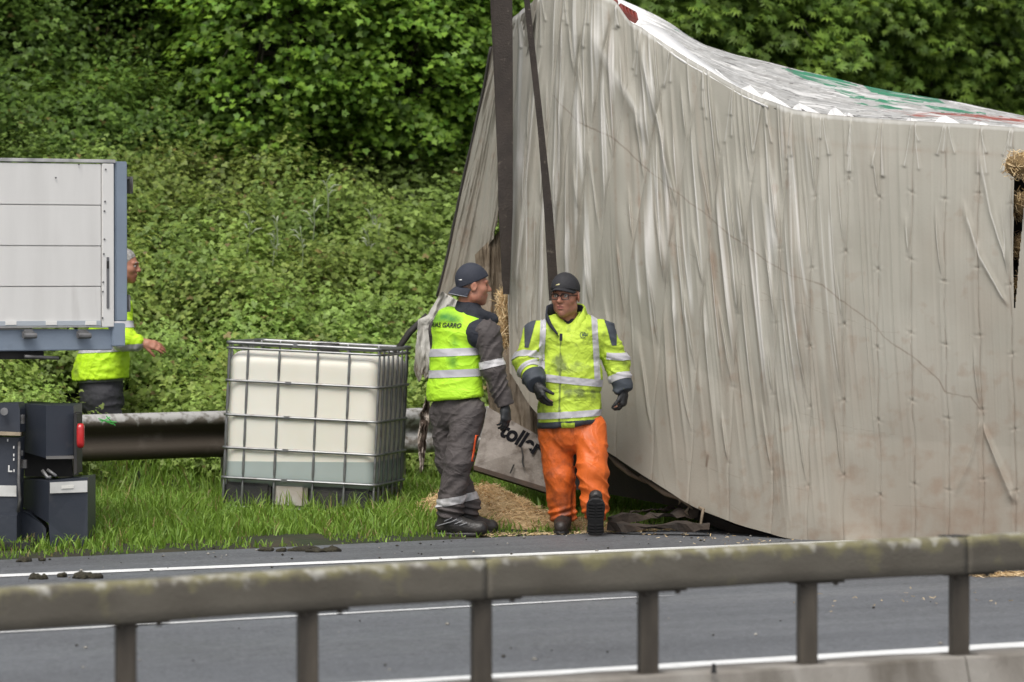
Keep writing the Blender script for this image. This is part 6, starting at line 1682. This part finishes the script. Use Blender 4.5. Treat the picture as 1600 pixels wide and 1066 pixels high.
# ------------------------------------------------------------------ man walking towards us, yellow jacket and orange trousers
YB_ = 29.75
def K(x, y, dy=0.0): return at(x, y, YB_ + dy)
pb = person((K(890, 832)[0], YB_, 0), 'man in dirty yellow hi-vis jacket, orange trousers, black cap and glasses walking towards us')
TB = frame((-.10, -1, 0)); HB = frame((-.36, -.93, -.06)); hb = K(884, 463, -.06); hs2 = 1.09
s_r, e_r, w_r = K(838, 523, .0), K(823, 568, -.02), K(837, 597, -.18)     # his right arm, on the left of the picture
s_l, e_l, w_l = K(943, 520, .02), K(963, 567, .04), K(973, 604, .0)
cb, wb_, hb2 = K(893, 535), K(892, 600), K(891, 650)
hr, kr, ar = K(867, 672, .03), K(874, 742, .02), K(880, 812, .06)
hl, kl, al = K(922, 670, -.02), K(926, 738, -.14), K(930, 806, -.16)
body = head_prims(hb, HB, hs2) + [cap(loc(hb, HB, 0, -.02, -.06), K(889, 515), .058, .068, .03), cap(cb, wb_, .11, .11, .05), cap(wb_, hb2, .11, .11, .05)]
for a_, b_, r0, r1 in ((s_r, e_r, .05, .042), (e_r, w_r, .042, .03), (s_l, e_l, .05, .042), (e_l, w_l, .042, .03), (K(890, 520), s_r, .05, .05), (K(890, 520), s_l, .05, .05), (hr, kr, .075, .055), (kr, ar, .052, .04), (hl, kl, .075, .055), (kl, al, .052, .04), (hb2, hr, .08, .075), (hb2, hl, .08, .075)): body.append(cap(a_, b_, r0, r1, .03))
hrp = dict(w=w_r + np.array([.01, -.01, -.02]), d=nrm((.30, -.35, -.88)), n=(.75, .55, .1), th=(.55, -.75, 0))
hlp = dict(w=w_l + np.array([.003, -.0, -.03]), d=nrm((.02, .0, -1)), n=(-.8, .3, 0), th=(-.2, -1, 0))
body += hand_prims(hrp['w'], hrp['d'], hrp['n'], hrp['th'], .95, (.35, .45, .4), r=.8) + hand_prims(hlp['w'], hlp['d'], hlp['n'], hlp['th'], .92, (.55, .75, .6), r=.8)
me = solid('body', body, .0052); shade_attr(me, hb, HB, hs2, top=.03); link('body', me, skin, pb, True)
for q in (-1, 1):
    e_ = loc(hb, HB, q * .032 * hs2, .085 * hs2, .008 * hs2); eo = link('eye', solid('eye', [ell(e_, (.0125,) * 3, None)], .003), eye_w, pb, True)
    ir = e_ + HB[1] * .0095; link('iris', solid('iris', [ell(ir, (.0055,) * 3, None)], .002), eye_d, eo, True)
    MB().tube([loc(hb, HB, q * .016, .104, .034), loc(hb, HB, q * .034, .100, .038), loc(hb, HB, q * .050, .090, .032)], [.003, .0045, .0025], 6).build('eyebrow', mat('brow_hair', (.06, .045, .035), .8), pb, True)
# glasses
gm_ = mat('glasses_frame', (.022, .014, .014), .3); gls = MB()
for q in (-1, 1):
    pts = [loc(hb, HB, q * (.036 + .026 * math.copysign(abs(math.cos(t)) ** .6, math.cos(t))), .118 - .010 * abs(math.cos(t)) * (1 if math.cos(t) > 0 else .2), .004 + .019 * math.copysign(abs(math.sin(t)) ** .6, math.sin(t))) for t in np.linspace(0, 2 * math.pi, 22, endpoint=False)]
    gls.tube(pts, [.0030 + .0012 * (math.sin(t) > .2) for t in np.linspace(0, 2 * math.pi, 22, endpoint=False)], 6, True)
    gls.tube([loc(hb, HB, q * .061, .106, .014), loc(hb, HB, q * .077, .080, .012), loc(hb, HB, q * .084, -.005, .006)], .0030, 6)
gls.tube([loc(hb, HB, -.010, .118, .008), loc(hb, HB, 0, .122, .011), loc(hb, HB, .010, .118, .008)], .003, 6)
go_ = gls.build('glasses', gm_, pb, True)
# cap with badge
dome, Lc, Af = cap_prims(hb + HB[2] * .004, HB, hs2, 1, .20, .028)
cpb = link('cap', solid('cap', dome, .005), capb, pb, True)
brim_mesh(lambda x, y, z: Lc(x, y, z), .082, .072, .004, z0=.061, y0=.086, camber=5.0).build('peak', capb, cpb, True)
bdg = MB(); pts = [loc(hb, HB, .000 + .042 * a, .106 - .0 * a - .016 * a * a, .080 - .012 * (a - .5)) for a in np.linspace(0, 1, 6)]
bdg.tube([p + HB[1] * .0035 for p in pts], .0062, 8).build('badge', mat('badge_yellow', (.62, .55, .22), .5, (.72, .70, .60), 30), cpb, True)
# dark shirt
link('shirt', solid('shirt', [cap(K(889, 512, -.03), K(889, 545, -.03), .078, .088, .04), sub(cap(K(886, 478, -.10), K(887, 502, -.13), .05, .050, .004))], .006), mat('black_shirt', (.014, .014, .017), .9), pb, True)
# jacket
jp = [cap(K(893, 535), K(892, 575), .182, .190, .08, (TB[1], 1.30)), cap(K(891, 600), K(889, 652), .198, .206, .08, (TB[1], 1.25)), cap(s_r + np.array([.03, 0, .0]), s_l + np.array([-.03, 0, 0]), .080, .080, .06), cap(K(872, 510, .0), K(909, 509, .0), .078, .078, .06),
      cap(s_r, e_r, .084, .084, .03), cap(e_r, w_r + (w_r - e_r) * .12, .084, .064, .03, 'flat'), cap(s_l, e_l, .082, .080, .03), cap(e_l, w_l + (w_l - e_l) * .22, .080, .060, .03, 'flat'),
      cut(K(889, 663), nrm((.12, 0, -1))), sub(cap(K(889, 492, -.155), K(883, 528, -.165), .092, .034, .008)), sub(cap(K(886, 470), K(888, 500, -.02), .075, .07, .01))]
jme = solid('jacket', jp, .0065)
def jf(P):
    pq = proj(P); la = (pq[:, 0] > 955) | ((pq[:, 0] > 945) & (pq[:, 1] < 560)); ra = (pq[:, 0] < 846)
    base = creases(P, .010, 5.5, 41, (1.0, .8, 1.5)) + .008 * (1 - np.abs(2 * noise3(np.stack([P[:, 0] * 7 + P[:, 2] * 4, P[:, 2] * 10 - P[:, 0] * 5, P[:, 1] * 4], 1), 42) - 1)) ** 3 + creases(P, .004, 16, 46)
    f = np.where(la, limb_folds(P, s_l, w_l, .016, 20, 43, -.8), np.where(ra, limb_folds(P, s_r, w_r, .018, 20, 44, .8), base))
    zip_ = -.006 * np.exp(-((pq[:, 0] - (876 + (pq[:, 1] - 540) * -.02)) / 1.6) ** 2) * (pq[:, 1] > 530)
    pocket = -.005 * np.exp(-((pq[:, 1] - (612 + .06 * (pq[:, 0] - 920))) / 1.6) ** 2) * ((np.abs(pq[:, 0] - 922) < 20) | (np.abs(pq[:, 0] - 857) < 10)) - .004 * np.exp(-((pq[:, 1] - 531) / 1.3) ** 2) * (np.abs(pq[:, 0] - 915) < 16)
    return f + zip_ + pocket
wrinkle(jme, jf)
pq = proj(verts(jme))
stn = .85 * np.exp(-(((pq[:, 0] - 872) / 8) ** 2 + ((pq[:, 1] - 568) / 14) ** 2)) + .55 * np.exp(-(((pq[:, 0] - 895) / 20) ** 2 + ((pq[:, 1] - 572) / 18) ** 2)) + .6 * np.exp(-(((pq[:, 0] - 900) / 30) ** 2 + ((pq[:, 1] - 615) / 10) ** 2)) + .35 * np.exp(-(((pq[:, 0] - 845) / 8) ** 2 + ((pq[:, 1] - 640) / 14) ** 2)) + .25
stn += .9 * np.exp(-((pq[:, 0] - (876 + (pq[:, 1] - 540) * -.02)) / 1.3) ** 2) * (pq[:, 1] > 530) + .5 * np.exp(-((pq[:, 1] - (612 + .06 * (pq[:, 0] - 920))) / 1.8) ** 2) * (np.abs(pq[:, 0] - 922) < 20)
attr(jme, 'stain_shade', stn)
jo = link('jacket', jme, jack_m, pb, True)
Yc_ = YB_ + .02
# waist and hem bands, cuffs and shoulder straps
torso_only = [((K(953, 600)[0], YB_, 0), (1, 0, 0)), ((K(832, 600)[0], YB_, 0), (-1, 0, 0))]
band_on(jo, K(891, 594), (-.10, 0, -1), .024, silver_m, extra=[((K(950, 594)[0], YB_, 0), (1, 0, 0)), ((K(852, 594)[0], YB_, 0), (-1, 0, 0))])
band_on(jo, K(889, 647), (.06, 0, -1), .021, silver_m, extra=torso_only)
hem_o = band_on(jo, K(889, 666), (.08, 0, -1), .046, slate, .006, name='dark_hem', extra=torso_only + [(tuple(K(889, 657)), (-.06, 0, 1))])
band_on(jo, K(889, 664), (.06, 0, -1), .034, jack_m, .010, name='hem_tab', extra=[((K(897, 600)[0], YB_, 0), (1, 0, 0)), ((K(877, 600)[0], YB_, 0), (-1, 0, 0)), ((0, YB_, 0), (0, 1, 0)), (tuple(K(889, 659)), (0, 0, 1))])
for x0, x1, ang in ((928, 931, 0.05), (846, 849, -.06)):
    c = K((x0 + x1) / 2, 530); ax_ = nrm((1, 0, ang)); band_on(jo, c, ax_, .020, silver_m, .0045, extra=[(tuple(K(890, 588)), (-.1, 0, -1))] + ([] if x0 > 900 else [((0, YB_ + .10, 0), (0, 1, 0))]), name='shoulder_strap')
def arm_band(s_, e_, f0, half, m, nm, off=.005, tilt=(0, 0, 0), side=1):
    c = s_ + (e_ - s_) * f0; ax = nrm(e_ - s_ + np.array(tilt))
    lim = ((K(948, 0)[0], YB_, 0), (-1, 0, 0)) if side > 0 else ((K(852, 0)[0], YB_, 0), (1, 0, 0))
    u_ = nrm(e_ - s_); L_ = np.linalg.norm(e_ - s_)
    def near_arm(p, n):
        q = p - s_; t_ = q @ u_; return np.linalg.norm(q - u_ * t_) < .118
    return band_on(jo, c, ax, half, m, off, extra=[lim], name=nm, pred=near_arm)
arm_band(s_l, e_l, .74, .022, silver_m, 'reflective_band', tilt=(-.10, 0, 0)); arm_band(e_l, w_l, .64, .022, silver_m, 'reflective_band')
arm_band(e_l, w_l, 1.05, .045, slate, 'cuff', .004)
arm_band(s_r, e_r, .80, .022, silver_m, 'reflective_band', tilt=(.05, -.05, 0), side=-1); arm_band(e_r, w_r, .42, .022, silver_m, 'reflective_band', side=-1); arm_band(e_r, w_r, .92, .055, slate, 'cuff', .005, side=-1)
# dark shoulder patches
for s_, sg in ((s_l, 1), (s_r, -1)):
    c = s_ + np.array([sg * .060, 0, .02]); ax_ = nrm((1, 0, sg * .28))
    band_on(jo, c, ax_, .036, slate, .004, name='shoulder_patch', extra=[(tuple(s_ + np.array([0, 0, -.085])), (0, 0, -1)), ((K(963, 0)[0] if sg > 0 else K(820, 0)[0], YB_, 0), (sg, 0, 0))])
# collar: standing, lime outside and navy inside
def collar(c, A, pts, m, name, th=.014, parent=jo):
    rings = []
    for (ang, r0, r1, z0, z1) in pts:
        a = math.radians(-ang); dv = A[0] * math.sin(a) + A[1] * math.cos(a)
        p0 = c + dv * r0 + A[2] * z0; p1 = c + dv * r1 + A[2] * z1; md = (p0 + p1) / 2 + dv * .012
        rings.append([p0, md, p1, p1 - dv * th * .5 + A[2] * .004, p1 - dv * th, md - dv * th, p0 - dv * th])
    return MB().loft(rings).build(name, m, parent, True)
cc = K(889, 497, .0)
collar(cc, TB, [(-150, .112, .100, -.02, .085), (-115, .122, .116, -.02, .100), (-85, .140, .150, -.03, .080), (-60, .150, .172, -.05, .035), (-38, .160, .182, -.08, -.035), (-22, .158, .172, -.12, -.10)], navyc, 'collar_lining')
collar(cc, TB, [(20, .130, .128, -.13, -.06), (38, .135, .125, -.10, .005), (60, .128, .120, -.06, .045), (85, .118, .112, -.03, .072), (112, .110, .104, -.02, .088), (140, .104, .098, -.02, .092), (170, .102, .094, -.02, .092), (200, .102, .094, -.02, .092), (222, .100, .092, -.02, .090)], jack_m, 'collar')
collar(cc, TB, [(40, .118, .108, -.09, .000), (60, .110, .104, -.05, .040), (85, .104, .098, -.03, .066), (112, .098, .094, -.02, .082), (150, .092, .088, -.02, .086)], navyc, 'collar_lining', .006)
MB().box(K(876.5, 527, -.225), (.020, .010, .048), None, .002).build('zip_tab', navyc, jo)
# chest emblem: ring with two short bars
em = MB(); rp = [(math.cos(t) * .019, math.sin(t) * .019) for t in np.linspace(.35, 5.9, 20)]
V = []; F = []
for i, (x, y) in enumerate(rp): V += [(x * .88, y * .88, 0), (x * 1.10, y * 1.10, 0)]
F = [(2 * i, 2 * i + 1, 2 * i + 3, 2 * i + 2) for i in range(len(rp) - 1)]
em.add(V, F); em.add([(-.006, -.008, 0), (.006, -.008, 0), (.007, .009, 0), (-.004, .009, 0)], [(0, 1, 2, 3)])
em.add([(.006, .0085, 0), (.036, .0085, 0), (.034, .0115, 0), (.006, .0115, 0)], [(0, 1, 2, 3)]); em.add([(.008, -.004, 0), (.032, -.004, 0), (.034, .003, 0), (.008, .003, 0)], [(0, 1, 2, 3)])
print_on(jo, em.mesh('emblem'), .2, 912, 523, (0.05, 1, 0), mat('emblem_green', (.05, .09, .05), .6), name='emblem', flat=YB_)
# trousers
tp = [cap(K(891, 650), K(892, 672), .165, .170, .06, (TB[1], 1.2)), cap(hr, kr, .112, .102, .02), cap(kr, ar + np.array([0, 0, .035]), .102, .090, .02), cap(hl, kl, .112, .098, .02), cap(kl, al + np.array([0, 0.02, .05]), .098, .092, .02), cut(K(890, 815), (0, 0, -1)),
      sub(cap(K(897, 700, -.25), K(899, 815, -.3), .014, .030, .012)), sub(cap(K(897, 700, -.12), K(899, 815, -.15), .014, .030, .012)), sub(cap(K(897, 700, .0), K(899, 815, .0), .014, .030, .012)), sub(cap(K(897, 700, .12), K(899, 815, .12), .014, .030, .012))]
tme = solid('trousers', tp, .0065)
wrinkle(tme, lambda P: np.where(proj(P)[:, 0] < 897, limb_folds(P, hr, ar, .007, 10, 51, -1.6), limb_folds(P, hl, al, .016, 14, 52, -.9)) + creases(P, .008, 7, 53, (1.4, 1, .8)) + .008 * np.exp(-((P[:, 2] - .13) / .05) ** 2) * np.sin(P[:, 2] * 130 - 40 * P[:, 0]))
pq = proj(verts(tme)); attr(tme, 'stain_shade', .15 + .7 * np.exp(-(((pq[:, 0] - 885) / 10) ** 2 + ((pq[:, 1] - 790) / 25) ** 2)) + .3 * (pq[:, 0] < 897) + .5 * np.exp(-((pq[:, 1] - 812) / 6) ** 2))  # dirt, plus shade painted over the whole leg on the left
link('trousers', tme, orange, pb, True)
# gloves
g1 = solid('glove', hand_prims(hrp['w'], hrp['d'], hrp['n'], hrp['th'], 1.0, (.30, .40, .35), r=1.08), .0045); link('glove', g1, blackg, pb, True)
g2 = solid('glove', hand_prims(hlp['w'], hlp['d'], hlp['n'], hlp['th'], .98, (.55, .75, .6), r=1.10), .0045); link('glove', g2, blackg, pb, True)
# boots: planted one, and one with the sole turned to us
bp, h0, d, t, u = boot_prims(K(880, 818, .05), (-.10, -1, 0), (0, 0, 1), 1.0)
b1 = solid('boot', bp, .006); oz = .016 - verts(b1)[:, 2].min(); setverts(b1, verts(b1) + np.array([0, 0, oz])); link('boot', b1, brownb, pb, True)
sole_mesh(h0 + np.array([0, 0, oz]), d, t, u, 1.0, False).build('sole', blackb, pb, True)
# heel down, toe up, sole facing the camera
dd = nrm((0.0, -.42, .91)); uu2 = nrm((0, .91, .42)); hc0 = K(930.5, 826, -.30)
ank = hc0 + dd * .055 + uu2 * .095
bp, h0, d, t, u = boot_prims(ank, dd, uu2, 1.0)
b2_ = solid('boot', bp, .006); link('boot', b2_, blackb, pb, True)
sole_mesh(h0, d, t, u, .90, True, 1.38).build('sole', mat('sole_rubber', (.016, .016, .017), .5, (.028, .027, .026), 12), pb, False)

# ------------------------------------------------------------------ man behind the flatbed and the crash barrier
YC = 33.6
def M(x, y, dy=0.0): return at(x, y, YC + dy)
fz = float(bank_z(np.array([M(180, 700)[0]]), np.array([YC]))[0])
pc = person((M(178, 760)[0], YC, fz), 'grey-haired man in hi-vis top half hidden by the flatbed, one bare hand stretched out')
HC = frame((.985, -.15, -.10)); hcc = M(195, 416); TC = frame((1, -.1, 0))
sC, eC, wC = M(186, 484, -.16), M(192, 530, -.24), M(221, 535, -.24)
sC2, eC2, wC2 = M(176, 482, .16), M(168, 545, .20), M(190, 575, .2)
hipn, hipf = M(160, 622, -.08), M(164, 622, .08)
knn, ann = M(178, 690, -.06), np.array([M(178, 0)[0], YC - .05, fz + .09]); knf, anf = M(166, 690, .08), np.array([M(148, 0)[0], YC + .1, fz + .10])
body = head_prims(hcc, HC, 1.0) + [cap(loc(hcc, HC, 0, -.03, -.06), M(180, 466), .056, .065, .03), cap(M(176, 486), M(160, 600), .11, .11, .05)]
for a_, b_, r0, r1 in ((sC, eC, .05, .042), (eC, wC, .042, .031), (sC2, eC2, .05, .04), (eC2, wC2, .04, .03), (M(178, 482), sC, .06, .05), (M(178, 482), sC2, .06, .05), (hipn, knn, .08, .055), (knn, ann, .055, .04), (hipf, knf, .08, .055), (knf, anf, .055, .04), (M(161, 605), hipn, .09, .08), (M(161, 605), hipf, .09, .08)): body.append(cap(a_, b_, r0, r1, .03))
body += hand_prims(wC + np.array([.012, 0, -.002]), nrm((1, -.1, -.22)), (-.1, .75, -.6), (.1, -.6, -.8), 1.02, (.16, .30, .22), spread=.22, thumb=.5, r=.95)
me = solid('body', body, .005); shade_attr(me, hcc, HC, 1.0, top=.5, jaw=False); link('body', me, skin, pc, True)
hr_ = [ell(loc(hcc, HC, 0, -.018, .045), (.082, .100, .092), HC, .01), sub(ell(loc(hcc, HC, 0, .075, -.015), (.085, .075, .088), HC, .01)), cut(loc(hcc, HC, 0, -.05, -.03), nrm(-HC[2] + HC[1] * .3))]
link('hair', solid('hair', hr_, .005, lambda P: (fbm(P * 60, 4) - .5) * .008), hair_g, pc, True)
for q in (-1, 1):
    e_ = loc(hcc, HC, q * .032, .086, .008); eo = link('eye', solid('eye', [ell(e_ - HC[1] * .005, (.011,) * 3, None)], .003), eye_w, pc, True)
    link('iris', solid('iris', [ell(e_ + HC[1] * .009, (.005,) * 3, None)], .002), eye_d, eo, True)
    MB().tube([loc(hcc, HC, q * .016, .100, .034), loc(hcc, HC, q * .034, .095, .038), loc(hcc, HC, q * .050, .086, .032)], [.002, .003, .002], 6).build('eyebrow', hair_g, pc, True)
tp = [cap(M(174, 498), M(164, 570), .150, .165, .07, (TC[0], 1.0)), cap(M(160, 570), M(157, 588), .20, .21, .06, (TC[0], 1.1)), cap(sC, eC, .092, .080, .04), cap(eC, M(212, 535, -.24), .080, .062, .03), cap(sC2, eC2, .09, .08, .04), cap(sC, sC2, .09, .09, .05), cut(M(158, 592), nrm((.05, 0, -1))), sub(cap(M(188, 450), M(182, 468), .070, .062, .01))]
tme = solid('sweater', tp, .0065); wrinkle(tme, lambda P: creases(P, .010, 6, 61) + limb_folds(P, sC, wC, .008, 20, 62, .5)); so = link('sweater', tme, jackc_m, pc, True)
band_on(so, M(176, 506), (.0, 0, -1), .026, silver_m); band_on(so, M(160, 545), (.05, 0, -1), .026, silver_m)
tp = [cap(M(158, 600), M(159, 625), .16, .165, .06), cap(hipn, knn, .125, .095, .03), cap(knn, ann, .090, .075, .03), cap(hipf, knf, .12, .09, .03), cap(knf, anf, .088, .072, .03)]
tme = solid('trousers', tp, .008); wrinkle(tme, lambda P: creases(P, .010, 7, 71)); tro = link('trousers', tme, jeans, pc, True)
link('undershirt', solid('undershirt', [cap(M(158, 570), M(157, 596), .172, .172, .05), cut(M(157, 597), nrm((.05, 0, -1)))], .008), mat('grey_shirt', (.16, .165, .17), .8), pc, True)
for an_, dv in ((ann, (1, -.1, 0)), (anf, (1, .1, 0))):
    bp, h0, d, t, u = boot_prims(an_, dv); b_ = solid('boot', bp, .008); oz = fz + .005 - verts(b_)[:, 2].min(); setverts(b_, verts(b_) + np.array([0, 0, oz])); link('boot', b_, blackb, pc, True)
